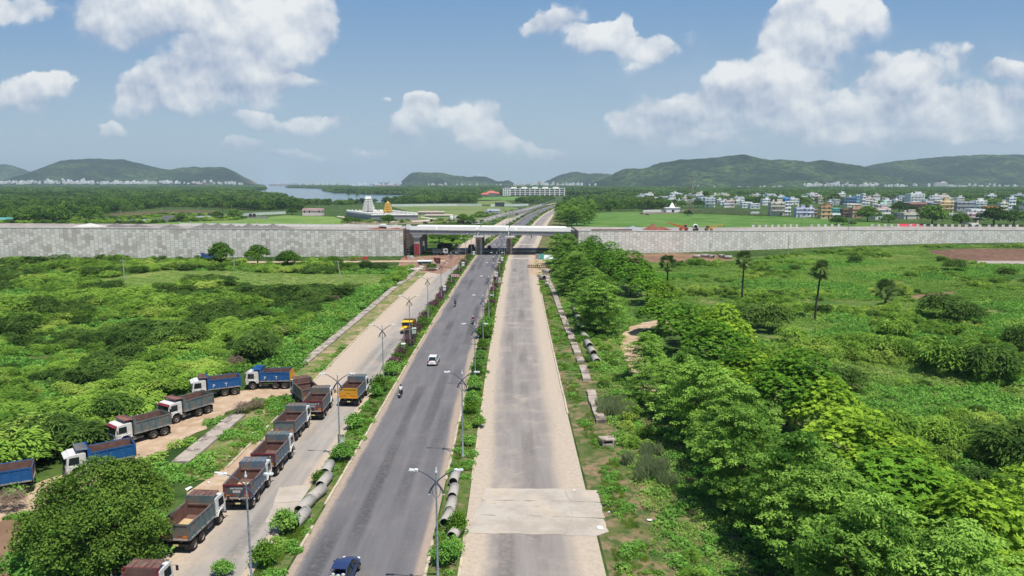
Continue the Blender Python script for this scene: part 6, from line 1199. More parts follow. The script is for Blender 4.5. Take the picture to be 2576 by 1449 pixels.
def rider(label, loc, rz, shirt, trousers, helmet=None, group=None):
    root = empty('person', loc, rz, label, 'person', group)
    J = []; E = []
    def j(x, y, z, r, p=None): J.append((x, y, z, r)); (E.append((p, len(J)-1)) if p is not None else None); return len(J)-1
    pel = j(0, -.12, .84, .13); ab = j(0, -.06, 1.02, (.13, .11), pel); ch = j(0, .02, 1.24, (.17, .12), ab); nk = j(0, .07, 1.40, .055, ch); hd = j(0, .11, 1.52, .085, nk); j(0, .12, 1.62, .075, hd)
    for s in (-1, 1):
        sh = j(s*.18, .03, 1.32, .06, ch); el = j(s*.30, .20, 1.14, .042, sh); wr = j(s*.31, .42, 1.05, .03, el); pa = j(s*.31, .48, 1.05, .032, wr)
        for q in range(4): f1 = j(s*(.275+.022*q), .535, 1.055-.002*q, .010, pa); f2 = j(s*(.275+.022*q), .555, 1.03, .009, f1); j(s*(.275+.022*q), .535, 1.012-.003*(q == 3), .008, f2)
        t1 = j(s*.268, .49, 1.03, .011, pa); j(s*.262, .52, 1.015, .009, t1)
        hp = j(s*.11, -.08, .82, .09, pel); kn = j(s*.20, .32, .76, .062, hp); an = j(s*.19, .12, .38, .045, kn); j(s*.20, .26, .33, .04, an)
    skinmesh('body', J, E, skin_m, root)
    T = [(0, -.13, .86, (.15, .14)), (0, -.06, 1.02, (.155, .135)), (0, .02, 1.24, (.20, .145)), (0, .065, 1.37, .075)]; TE = [(0, 1), (1, 2), (2, 3)]
    for s in (-1, 1): b = len(T); T += [(s*.185, .03, 1.32, .08), (s*.30, .20, 1.14, .058), (s*.305, .30, 1.10, .05)]; TE += [(2, b), (b, b+1), (b+1, b+2)]
    skinmesh('shirt', T, TE, shirt, root)
    T = [(0, -.12, .83, (.15, .14))]; TE = []
    for s in (-1, 1): b = len(T); T += [(s*.11, -.08, .82, .105), (s*.20, .32, .765, .078), (s*.19, .13, .42, .06)]; TE += [(0, b), (b, b+1), (b+1, b+2)]
    skinmesh('trousers', T, TE, trousers, root)
    h = MB(); h.ball((0, .10, 1.60), (.125, .145, .13) if helmet else (.1, .115, .1), 12); h.build('helmet' if helmet else 'hair', helmet or hair_m, root)
    fc = MB(); fc.ball((0, .205, 1.555), (.014, .022, .02), 6); [fc.ball((s*.035, .19, 1.575), (.012, .01, .008), 6) for s in (-1, 1)]; fc.ball((0, .195, 1.515), (.025, .01, .007), 6); fc.build('face', skin_m, root)
    sh = MB(); [sh.ball((s*.2, .24, .31), (.05, .13, .045), 8) for s in (-1, 1)]; sh.build('shoes', blk_m, root)
    return root
def bike(label, loc, rz, paint_, lean=0, group='parked motorcycles', plate=True):
    root = empty('motorcycle', loc, rz, label, 'motorcycle', group); root.rotation_euler = (0, lean, rz)
    for y in (-.62, .66):
        t = MB(); t.add([], []); R1 = .29; ring = [(math.cos(a)*R1, math.sin(a)*R1) for a in np.linspace(0, 2*math.pi, 19)]; t.tube([(0, c_, s_) for c_, s_ in ring], .052, 7, 0, False); o = t.build('wheel', rub, root, (0, y, .345))
        q = MB(); q.tube([(-.05, 0, 0), (.05, 0, 0)], .06, 8); [q.tube([(0, math.cos(a)*.05, math.sin(a)*.05), (0, math.cos(a)*.25, math.sin(a)*.25)], .012, 4) for a in np.linspace(0, 2*math.pi, 7)[:-1]]; q.build('rim', chrome, o)
    b = MB(); b.tube([(0, .38, .92), (0, .1, .6), (0, -.3, .55), (0, -.62, .345)], [.04, .05, .05, .03], 6); b.box(-.13, .13, -.1, .28, .3, .62); b.build('engine', blk_m, root)
    tk = MB(); tk.ball((0, .18, .86), (.15, .27, .13), 10); tk.build('fuel_tank', paint_, root); s = MB(); s.hexa([(-.13, -.75, .78), (.13, -.75, .78), (.12, .0, .74), (-.12, .0, .74), (-.12, -.75, .88), (.12, -.75, .88), (.1, .0, .84), (-.1, .0, .84)]); s.build('seat', blk_m, root, bevel=.03)
    tl = MB(); tl.hexa([(-.1, -.95, .72), (.1, -.95, .72), (.13, -.35, .62), (-.13, -.35, .62), (-.08, -.95, .8), (.08, -.95, .8), (.13, -.35, .78), (-.13, -.35, .78)]); tl.build('tail_panel', paint_, root)
    for x in (-.08, .08): f = MB(); f.tube([(x, .66, .345), (x, .45, .95)], .022, 6); f.build('fork', chrome, root)
    h = MB(); h.tube([(-.36, .36, 1.04), (-.1, .46, 1.0), (.1, .46, 1.0), (.36, .36, 1.04)], .016, 6); h.build('handlebar', blk_m, root)
    hl = MB(); hl.ball((0, .56, .93), (.1, .09, .1), 10); hl.build('headlight', head_m, root)
    for x in (-1, 1): m = MB(); m.tube([(x*.22, .42, 1.03), (x*.34, .42, 1.2)], .008, 4); m.ball((x*.36, .41, 1.23), (.07, .015, .05), 8); m.build('mirror', chrome, root)
    e = MB(); e.tube([(.14, .1, .32), (.16, -.3, .3), (.17, -.8, .38)], [.03, .045, .05], 7); e.build('exhaust', chrome, root)
    fg = MB(); fg.prism([(.40, .62), (.55, .73), (.72, .74), (.9, .62), (.88, .58), (.72, .69), (.56, .68), (.44, .58)], 'x', -.07, .07); fg.build('mudguard', paint_, root)
    n_ = MB(); n_.box(-.11, .11, -.99, -.965, .52, .66); n_.build('number_plate', txt_w, root)
    l = MB(); l.box(-.07, .07, -.98, -.94, .7, .78); l.build('tail_light', redl, root)
    return root
sw = M('shirt_white', S(228, 226, 224), .9, .05); sd_ = M('shirt_dark', S(52, 54, 62), .9, .1); sr = M('shirt_crimson', S(160, 40, 66), .9, .1); tb_ = M('trousers_dark', S(46, 46, 52), .9, .1); tg_ = M('trousers_grey', S(110, 108, 112), .9, .1); swp = M('shirt_pale', S(206, 206, 204), .9, .05)
for (u, v, rz, sh, tr, hel, pt, lb, lb2) in [(1008, 998, -1, sw, tb_, None, kp_, 'rider in a white shirt and dark trousers, bareheaded', 'black motorcycle ridden by the person in the white shirt'), (1145, 771, -1, sd_, tb_, None, kp_, 'rider in dark clothes on the far left side of the main road', 'dark motorcycle ridden by the person in dark clothes'), (1190, 815, 180, sr, tg_, helm_w, paint('scooter_grey', S(150, 148, 150)), 'rider in crimson with a white helmet coming towards the camera', 'grey motorcycle under the rider with the white helmet'), (1241, 655, 0, swp, tb_, None, kp_, 'rider in a pale shirt just in front of the bridge', 'dark motorcycle ridden just in front of the bridge'), (1337, 600, -2, sd_, tb_, None, kp_, 'dark rider on the right service road seen under the bridge', 'motorcycle on the right service road seen under the bridge')]:
    p = G(u, v); bike(lb2, (p.x, p.y, .02), R(rz), pt, 0, None); rider(lb, (p.x, p.y-.0, .02), R(rz), sh, tr, hel)
for (u, v, rz, pt, lb) in [(362, 1398, -12, P_mar, 'dark red motorcycle parked at the kerb behind the grey truck'), (330, 1432, -25, kp_, 'black motorcycle parked beside the lowest truck, upper of a pair'), (309, 1449, -20, kp_, 'black motorcycle parked beside the lowest truck, lower of a pair'), (340, 1446, -28, wp_, 'motorcycle with a white tank parked against the lowest truck')]:
    p = G(u, v); bike(lb, (p.x, p.y, .02), R(rz), pt, R(9))
# ------------------------------------------------------------------ street lamps
pole_m = M('lamp_pole_grey', S(150, 160, 164), .5, .12, 5, S(120, 126, 130), 8, .55, spec=.4); arm_m = M('lamp_arm_dark', S(70, 80, 96), .5, .1, spec=.4); lampw = M('lamp_head_white', S(224, 228, 228), .4, .04, spec=.5)
lp = empty('street_lamp', (0, 0, 0))
b = MB(); b.lathe([(.18, 0), (.18, .25), (.088, .3), (.076, 3), (.056, 8.2), (.04, 8.9)], 10); [b.lathe([(.088-.004*z, z), (.098-.004*z, z+.03), (.088-.004*z, z+.06)], 10) for z in np.arange(.5, 8.2, .4)]; b.build('pole', pole_m, lp)
b = MB(); b.lathe([(.001, 9.42), (.05, 9.3), (.035, 9.22), (.09, 9.08), (.1, 9.0), (.045, 8.9)][::-1], 10); b.build('finial', lampw, lp)
for s in (-1, 1):
    pts = [(-s*.5, 0, 7.5), (-s*.34, 0, 7.85), (-s*.1, 0, 8.2), (s*.2, .0, 8.5), (s*.6, 0, 8.82), (s*1.0, 0, 9.04), (s*1.3, 0, 9.13)]
    b = MB(); b.tube(pts, [.055, .075, .06, .045, .04, .036, .032], 8); b.tube([(-s*.47, 0, 7.52), (-s*.28, 0, 7.55), (-s*.1, 0, 7.2)], .02, 5); b.tube([(-s*.3, 0, 7.9), (-s*.25, 0, 7.54)], .018, 5); b.build('arm', arm_m, lp)
    h = MB(); h.hexa([(s*1.22, -.06, 9.1), (s*1.22, .06, 9.1), (s*1.85, .13, 9.16), (s*1.85, -.13, 9.16), (s*1.22, -.05, 9.2), (s*1.22, .05, 9.2), (s*1.8, .1, 9.26), (s*1.8, -.1, 9.26)] if s > 0 else [(s*1.22, .06, 9.1), (s*1.22, -.06, 9.1), (s*1.85, -.13, 9.16), (s*1.85, .13, 9.16), (s*1.22, .05, 9.2), (s*1.22, -.05, 9.2), (s*1.8, -.1, 9.26), (s*1.8, .1, 9.26)]); h.ball((s*1.36, 0, 9.2), (.17, .1, .09), 8); h.build('lamp_head', lampw, lp)
    bl = MB(); bl.ball((-s*.5, 0, 7.42), (.06, .06, .07), 8); bl.build('bulb', lampw, lp)
k = 0
for row, (off, w) in (('right', (6.35, 46.3)), ('left', (-6.3, 45.6))):
    for i in range(34):
        Y = w+25.4*i
        if 279 < Y < 314: continue
        o = lp if k == 0 else copy_tree(lp); k += 1
        o.location = (cx(Y)+off, Y, .05); o.rotation_euler = (0, 0, -math.atan2(cx(Y+10)-cx(Y-10), 20))
        if Y < 279: tag(o, f'grey double-armed street lamp on the {row} median, {ORD[i]} from the camera', 'street lamp', 'street lamps along the highway')
        else: tag(o, f'small double-armed street lamp of the {row} median beyond the bridge', 'street lamp', f'{row} street lamps beyond the bridge')
# ------------------------------------------------------------------ concrete pipes
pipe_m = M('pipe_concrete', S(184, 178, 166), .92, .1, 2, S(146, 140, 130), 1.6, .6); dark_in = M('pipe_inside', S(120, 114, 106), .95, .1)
def pipe_mesh(r, Lh, name):
    b = MB(); th = r*.14
    xf = Matrix.Rotation(math.pi/2, 4, 'X')
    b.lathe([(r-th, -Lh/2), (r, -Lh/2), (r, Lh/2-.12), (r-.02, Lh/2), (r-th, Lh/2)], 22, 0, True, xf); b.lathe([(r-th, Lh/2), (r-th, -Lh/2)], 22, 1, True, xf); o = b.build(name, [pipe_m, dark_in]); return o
pa = pipe_mesh(.46, 2.1, 'concrete_pipe'); used = [0]
def pipe(u, v, rz, label, group, s=1.0, z=0, tilt=0):
    o = pa if not used[0] else pa.copy()
    if used[0]: col.objects.link(o)
    used[0] = 1; p = G(u, v, .46*s); o.location = (p.x, p.y, .46*s+z+.04); o.rotation_euler = (tilt, 0, rz); o.scale = (s, s, s); tag(o, label, 'concrete pipe', group)
for i, (u, v, rz) in enumerate([(1144, 1202, -4), (1141, 1238, -2), (1135, 1272, -3), (1126, 1303, -9), (1148, 1336, -16)]): pipe(u, v, R(rz), f'concrete pipe in the row on the right median, {["farthest", "second farthest", "third farthest", "fourth farthest", "nearest, chipped and whitish"][i]} from the camera', 'pipes on the right median')
for i, (u, v, rz) in enumerate([(824, 1179, 2), (816, 1210, -4), (796, 1243, -14), (768, 1271, -10), (756, 1303, -8)]): pipe(u, v, R(rz), f'concrete pipe in the row on the left median, {["farthest", "second farthest", "third farthest", "fourth farthest", "nearest"][i]} from the camera', 'pipes on the left median', 1.1)
for i, (u, v, rz, z, lb) in enumerate([(1375, 687, 40, .55, 'concrete pipe lying slantwise on top of the pile beside the drain'), (1364, 697, 20, 0, 'concrete pipe of the pile with its dark open end facing the road'), (1378, 700, -5, 0, 'concrete pipe behind the two nearest of the pile'), (1377, 708.5, -5, 0, 'concrete pipe second nearest in the pile beside the drain'), (1376, 716.5, -5, 0, 'concrete pipe nearest in the pile beside the drain')]): pipe(u, v, R(rz), lb, 'pipes piled beside the drain', 1.45, z)
for i, (u, v) in enumerate([(1498, 905), (1489, 884), (1480, 866), (1471, 848), (1463, 822), (1455, 800), (1449, 780)]): pipe(u, v, R(4), f'dark shaded concrete pipe in the ditch under the feathery trees, {ORD[i]} from the camera', 'pipes in the ditch', 1.35)
for i, (u, v, rz, lb) in enumerate([(1240, 596, -20, 'pale pipe on the left median just behind the bridge, nearer one'), (1246, 590, -20, 'pale pipe on the left median just behind the bridge, farther one'), (1365, 591, 60, 'pale pipe on the grass behind the bridge, left one'), (1376, 591, 50, 'pale pipe on the grass behind the bridge, right one'), (1752, 645, 80, 'white pipe lying in the field before the right wall, leftmost'), (1772, 643, 75, 'white pipe in the field before the right wall, second from left'), (1788, 645, 30, 'white pipe in the field before the right wall, third from left'), (1815, 644, 20, 'white pipe in the field before the right wall, fourth from left'), (1831, 647, 85, 'white pipe in the field before the right wall, rightmost')]): pipe(u, v, R(rz), lb, 'scattered pipes near the embankment', 1.35)
# ------------------------------------------------------------------ drains with slab covers
slab_m = M('drain_slab', S(176, 164, 150), .95, .16, .9, S(112, 100, 92), .5, .56, coord='World', c2w=.05)
def drain(name, pts, w, h, sl, gap=()):
    b = MB(); tot = 0; rr = random.Random(4)
    for i in range(len(pts)-1):
        a, c = Vector(pts[i]), Vector(pts[i+1]); d = (c-a); n_ = max(1, int(d.length/sl))
        for j in range(n_):
            p0 = a.lerp(c, j/n_); p1 = a.lerp(c, (j+1)/n_-.03/d.length*1); nn = Vector((-d.y, d.x, 0)).normalized()*(w/2); sh = Vector((rr.uniform(-.07, .07), 0, 0)); z = Vector((0, 0, h+rr.uniform(-.05, .05)))
            if any(g0 < p0.y < g1 for g0, g1 in gap): continue
            if rr.random() < .05: continue
            b.hexa([p0-nn+sh, p0+nn+sh, p1+nn+sh, p1-nn+sh][::-1]+[p0-nn+sh+z, p0+nn+sh+z, p1+nn+sh+z, p1-nn+sh+z][::-1]) if False else b.hexa([p0-nn+sh, p1-nn+sh, p1+nn+sh, p0+nn+sh, p0-nn+sh+z, p1-nn+sh+z, p1+nn+sh+z, p0+nn+sh+z])
    return tag(b.build(name, slab_m), kind='structure')
drain('drain', [G(600, 1047), G(455, 1168)], 1.9, .35, 40)
drain('drain', [G(757, 920), G(800, 886), G(900, 803), G(985, 730), G(1030, 698), G(1062, 672)], 1.5, .3, 5)
dr = [G(1372, 690), G(1395, 742), G(1412, 790), G(1440, 858), G(1470, 935), G(1500, 1035), G(1512, 1065)]
drain('drain', dr, 1.15, .4, 2.6, gap=((97, 101), (84, 87)))
bx = empty('manhole_box', (*G(1527, 1122)[:2], 0), R(8), 'small open concrete chamber with a slab lid beside the right drain', 'concrete box'); b = MB(); [b.box(*q) for q in ((-.65, -.5, -.55, .55, -.2, .75), (.5, .65, -.55, .55, -.2, .75), (-.5, .5, -.55, -.4, -.2, .4), (-.5, .5, .4, .55, -.2, .75))]; b.build('chamber', slab_m, bx); b = MB(); b.box(-.8, .8, -.5, .75, .753, .88); b.build('lid', slab_m, bx)
# ------------------------------------------------------------------ signs, boards and boxes on the medians
signpost = M('sign_post', S(150, 150, 150), .6, .1); boxw = M('cabinet_white', S(222, 224, 218), .6, .06)
def board(name, px_c, Y, w, h, mat, label, cat_, marks=None, post=True, face=-1, px=0):
    c = P(px_c[0], px_c[1], Y); root = empty(name, (c.x, Y, 0), 0, label, cat_)
    if post: b = MB(); b.tube([(px, .05, 0), (px, .05, c.z+h/2)], .045, 6); b.build('post', signpost, root)
    b = MB(); b.box(-w/2, w/2, -.03, .02, c.z-h/2, c.z+h/2); o = b.build('panel', mat, root)
    if marks: marks(o, c.z)
    return root, o
posg = M('poster_green', S(168, 196, 140), .6, .15, 3, S(226, 226, 206), 2.2, .5); bdm = M('board_dark_red', S(84, 44, 44), .7, .12)
def mk_poster(o, z):
    b = MB(); b.ball((-.12, -.035, z+.3), (.13, .008, .13), 10); b.ball((.2, -.035, z+.32), (.12, .008, .12), 10); b.build('portrait_marks', M('poster_dark', S(150, 96, 74), .7, .15), o); b = MB(); b.box(-.3, .3, -.035, -.031, z-.36, z-.30); b.box(-.24, .26, -.035, -.031, z-.22, z-.17); b.build('text_lines', txt_w, o)
board('poster_board', (858.5, 1103), 71.2, .75, .95, posg, 'pale green poster with two round portraits on the left lamp post', 'poster', mk_poster, False)
def mk_dark(o, z): b = MB(); [b.box(-.25, .2-.08*i, -.035, -.031, z+.12-.12*i, z+.16-.12*i) for i in range(3)]; b.build('text_lines', M('text_faded', S(150, 120, 110), .7, .1), o)
board('small_board', (860.5, 1124.5), 70.9, .78, .62, bdm, 'small dark red board on a striped post below the green poster', 'sign', mk_dark)
chev = M('chevron_white', S(228, 222, 220), .6, .05); chr_ = M('chevron_red', S(196, 46, 58), .6, .06)
def mk_chev(o, z):
    for i in range(4):
        x = -.95+.5*i; b = MB(); b.prism([(x, z+.3), (x+.22, z+.3), (x+.46, z), (x+.22, z-.3), (x, z-.3), (x+.24, z)], 'y', -.036, -.031); b.build('chevron', chr_, o)
board('chevron_sign', (1145.5, 693), 193, 2.1, .66, chev, 'red and white chevron sign on the left median near the bridge', 'road sign', mk_chev)
def mk_circ(o, z): b = MB(); xf = Matrix.Translation((0, -.034, z)) @ Matrix.Rotation(math.pi/2, 4, 'X'); b.lathe([(.24, 0), (.33, 0)], 20, 0, False, xf); b.build('red_ring', chr_, o)
board('round_sign', (1257, 701), 196, .75, .75, chev, 'white sign with a red ring on the right median', 'road sign', mk_circ)
def mk_tri(o, z): b = MB(); b.prism([(-.3, z-.26), (.3, z-.26), (0, z+.28)], 'y', -.036, -.031); b.build('red_triangle', chr_, o); b = MB(); b.prism([(-.17, z-.19), (.17, z-.19), (0, z+.13)], 'y', -.042, -.037); b.build('yellow_triangle', P_yel, o)
board('triangle_sign', (1257, 709), 194, .75, .66, chev, 'sign with a red triangle under the ring sign on the right median', 'road sign', mk_tri)
board('faded_sign', (1035, 857), 127, .62, .55, M('orange_sign', S(190, 92, 48), .7, .2, 4), 'faded orange sign among the purple hedge of the left median', 'road sign')
def cabinet(px_c, Y, label, s=1.0, mat=boxw, post=True):
    c = P(px_c[0], px_c[1], Y); root = empty('control_box', (c.x, Y, 0), 0, label, 'control box'); b = MB(); b.box(-.32*s, .32*s, -.22, .22, c.z-.45*s, c.z+.4*s); o = b.build('cabinet', mat, root); b = MB(); b.hexa([(-.4*s, -.3, c.z+.403*s), (.4*s, -.3, c.z+.403*s), (.4*s, .3, c.z+.403*s), (-.4*s, .3, c.z+.403*s), (-.3*s, -.2, c.z+.55*s), (.3*s, -.2, c.z+.55*s), (.3*s, .2, c.z+.55*s), (-.3*s, .2, c.z+.55*s)]); b.build('roof', mat, o)
    b = MB(); b.tube([(0, .05, 0), (0, .05, c.z-.4*s)], .06, 6); b.build('post', signpost, root)
    return root
cabinet((1014.5, 871), 117.5, 'white control box on a pole beside the first purple shrubs', 1.0)
cabinet((1041.5, 832), 123.5, 'pale green box on the third left lamp post', 1.05, M('cabinet_green', S(190, 206, 186), .6, .08))
cabinet((1118, 725), 170, 'pale box beside the left lamp in front of the hedge', 1.1); cabinet((1165, 665), 226, 'white box on the left median near the bridge', 1.3); cabinet((1192, 637), 270, 'white box on a pole at the poster pier', 1.3)
cabinet((1263, 652), 248, 'white box on the right median near the bridge', 1.3); cabinet((1248.5, 690), 205, 'white box on the right median before the ring sign', 1.3)
c = P(1016, 828, 119); cg = empty('camera_gantry', (c.x, 119, 0), 0, 'thin grey pole with a short horizontal arm before the yellow lorry', 'pole'); b = MB(); b.tube([(0, 0, 0), (0, 0, c.z)], .06, 6); b.build('pole', signpost, cg); b = MB(); b.tube([(0, 0, c.z-.08), (1.5, 0, c.z-.12)], .04, 6); b.build('arm', signpost, cg)
# ------------------------------------------------------------------ utility poles, masts
conp = M('pole_concrete', S(178, 174, 166), .9, .1)
def upole(u, v, vt_, label, lean=0, arms=1, r=.13, cat_='utility pole', group=None, steel=False):
    p = G(u, v); t = P(u, vt_, p.y); root = empty('utility_pole', (p.x, p.y, 0), 0, label, cat_, group); m = conp if not steel else M('steel_galv', S(140, 140, 140), .6, .12); b = MB()
    if steel:
        for x, y in ((-.2, -.2), (.2, -.2), (.2, .2), (-.2, .2)): b.tube([(x*1.3, y*1.3, 0), (x*.6, y*.6, t.z)], .035, 4)
        for i in range(int(t.z)): b.tube([(-.25, -.22, i), (.22, -.22, i+.9)], .02, 4); b.tube([(.25, -.22, i+.5), (.2, .22, i+.9)], .02, 4)
    else: b.tube([(0, 0, -.2), (lean, 0, t.z)], [r*1.3, r*.8], 6)
    b.build('shaft', m, root)
    if arms:
        b = MB(); b.box(lean-.8, lean+.8, -.05, .05, t.z-.5, t.z-.4); b.build('crossarm', m, root)
        for x in (-.7, 0, .7): q = MB(); q.lathe([(.05, t.z-.4), (.06, t.z-.3), (.03, t.z-.2)], 6, 0, True, Matrix.Translation((lean+x, 0, 0))); q.build('insulator', boxw, root)
    return root
UP = [(313, 703, 652, 'concrete pole standing in the left clearing', .0), (590, 678, 650, 'short concrete pole before the left wall', 0), (858, 701, 655, 'leaning concrete pole near the drain, left of the bridge', -.9), (178, 551, 534, 'pale pole behind the left wall at the brown field', 0), (305, 541, 527, 'pale pole at the right end of the brown field', 0), (407, 532, 520, 'pale pole before the forest, left of the coconut palms', 0), (499, 537, 518, 'pale pole at the forest edge, left', 0), (583, 532, 516, 'pale pole among the coconut palms', 0), (709, 525, 510, 'pale pole left of the pink building', 0), (757, 524, 509, 'pale pole behind the pink building, left', 0), (803, 524, 507, 'pale pole behind the pink building, right', 0), (854, 525, 512, 'pale pole left of the temple wall', 0), (889, 521, 512, 'pale pole behind the temple, left of the tower', 0), (960, 519, 510, 'pale pole behind the temple, between the towers', 0), (991, 518, 508, 'pale pole behind the temple, right of the gold tower', 0), (1093, 517, 505, 'pale pole at the far white wall', 0)]
for (u, v, vt_, lb, ln) in UP: upole(u, v, vt_, lb, ln, 1 if v > 600 else 0)
upole(1785.5, 656, 612, 'thin bare pole in front of the right wall, leftmost', 0, 1); upole(1982, 646, 592, 'thin bare pole in front of the right wall, middle', 0, 1); upole(2131, 617, 550, 'lattice steel pole in front of the right wall', 0, 1, steel=True); upole(2016, 575, 541, 'lattice steel pole behind the right embankment', 0, 1, steel=True)
upole(1316, 545, 515, 'pole at the end of the concrete ramp', 0, 0); upole(1344, 532, 511, 'pole beside the curve of the ramp', 0, 0)
steel = M('steel_galv', S(140, 140, 140), .6, .12); redw = M('mast_red', S(176, 110, 104), .7, .15)
def mast(u, v, vt_, w, label, dishes=True):
    p = G(u, v); t = P(u, vt_, p.y).z; root = empty('telecom_mast', (p.x, p.y, 0), 0, label, 'telecom mast'); b = MB(); n_ = 10
    for i in range(n_):
        z0, z1 = t*i/n_, t*(i+1)/n_; w0, w1 = w*(1-.6*i/n_), w*(1-.6*(i+1)/n_)
        C = [(-1, -1), (1, -1), (1, 1), (-1, 1)]
        for j, (x, y) in enumerate(C):
            x2, y2 = C[(j+1) % 4]; b.tube([(x*w0, y*w0, z0), (x*w1, y*w1, z1)], .09, 4, i % 2); b.tube([(x*w0, y*w0, z0), (x2*w1, y2*w1, z1)], .05, 4, i % 2)
    b.build('lattice', [steel, redw], root)
    if dishes:
        for i in range(7): q = MB(); a = i*2.1; q.box(-.22, .22, -.12, .12, t*.62+i*1.3, t*.62+i*1.3+1.8, xf=Matrix.Rotation(a, 4, 'Z') @ Matrix.Translation((w*.7, 0, 0))); q.build('antenna', boxw, root)
mast(1740, 541, 447, 1.3, 'tall telecom mast with antennas before the white houses'); mast(1733.5, 536, 470, .5, 'slim lattice mast just left of the tall telecom mast', False); mast(2560, 503, 461, 2.0, 'far lattice pylon at the right edge', False)
# ------------------------------------------------------------------ building site around the bridge
def heap(u, v, Y, w, d, h, mat, label, z0=None, cat_='heap', group=None, seed=0):
    p = P(u, v, Y); z = p.z if z0 is None else z0; r = np.random.default_rng(seed); n1, n2 = 14, 28; V = []; F = []
    for i in range(n1+1):
        for j in range(n2):
            a = 6.283*j/n2; q = i/n1; k_ = 1+.18*math.sin(a*2+seed)+.1*math.sin(a*5+seed*2); V.append((w*q*math.cos(a)*k_, d*q*math.sin(a)*k_, h*(1-q)**1.0*(1+.12*math.sin(a*3+q*4+seed))+r.normal()*.03*h))
    for i in range(n1):
        for j in range(n2): F.append((i*n2+j, (i+1)*n2+j, (i+1)*n2+(j+1) % n2, i*n2+(j+1) % n2))
    o = bpy.data.objects.new('gravel_heap', np_mesh('gravel_heap', V, F, mat, smooth=True)); link(o); o.location = (p.x, Y, z-.05); return tag(o, label, cat_, group)
grav = M('gravel_grey', S(128, 123, 119), .95, .18, 3, S(106, 101, 98), 1.5, .55); gravw = M('gravel_white', S(206, 202, 194), .95, .1, 3); redsoil = M('red_soil', S(146, 90, 72), .95, .2, 2, S(116, 74, 62), 1.2, .55); grav2 = M('gravel_bluish', S(160, 162, 166), .95, .14, 3)
def wz(pts, X): return float(np.interp(X, [p[0] for p in pts], [p[2] for p in pts]))
def onL(u, Y): X = (u-CX)/FPX*Y; return wz(WL, X)-.08
def onR(u, Y): X = (u-CX)/FPX*Y; return wz(WR, X)-.08
heap(178, 0, 282, 5.5, 3.5, 1.25, gravw, 'white gravel heap on the left embankment', onL(178, 282), seed=1)
for i, (u, w, h) in enumerate([(250, 5, 1.3), (306, 6, 1.1), (390, 5, 1.2), (479, 5, 1.6), (513, 4.5, 1.7), (548, 4.5, 1.5), (570, 3, 1.0), (597, 4.6, 1.9), (617, 4, 1.4), (636, 4, 1.2), (657, 4.6, 1.8), (685, 4.5, 1.2)]): heap(u, 0, 281+(u < 320)*2, w, 3.2, h, grav, f'grey gravel heap on the left embankment, {ORD[i]} after the white one going right' if i else 'grey gravel heap right next to the white one', onL(u, 281), group='grey gravel heaps on the left embankment', seed=i+3)
heap(940, 0, 284, 5, 3, .9, redsoil, 'low red soil heap near the left end of the bridge', onL(940, 284), seed=21); heap(985, 0, 285, 4, 2.5, .7, redsoil, 'small red soil heap right beside the bridge end', onL(985, 285), seed=22)
heap(1606, 0, 300, 5, 3.5, 1.7, grav2, 'bluish grey gravel heap on the right embankment', onR(1606, 300), seed=23); heap(1658, 0, 303, 4.8, 3.6, 2.4, redsoil, 'tall red soil heap on the right embankment', onR(1658, 303), seed=24); heap(1683, 0, 303, 4, 3, 1.5, redsoil, 'lower red soil heap left of the orange crane', onR(1683, 303), seed=25)
rustb = M('steel_rust', S(116, 68, 56), .85, .2, 1.5, S(90, 56, 48), 2, .5)
b = MB(); z = onR(1540, 289)+.25; x0, x1 = P(1488, 578, 287.3).x, P(1590, 579, 291).x
for k_ in range(3): b.hexa([(x0, 287.0+k_*.45, z), (x1, 290.7+k_*.45, z-.15), (x1, 291.0+k_*.45, z-.15), (x0, 287.3+k_*.45, z), (x0, 287.0+k_*.45, z+.55), (x1, 290.7+k_*.45, z+.4), (x1, 291.0+k_*.45, z+.4), (x0, 287.3+k_*.45, z+.55)])
tag(b.build('steel_girder', rustb), 'rust brown steel girder lying along the top of the right wall', 'girder')
or_m = M('crane_orange', S(214, 96, 44), .6, .12, 2, S(150, 80, 56), 1.5, .62); ye_m = M('crane_yellow', S(206, 158, 62), .6, .12, 2, S(140, 112, 72), 1.5, .6)
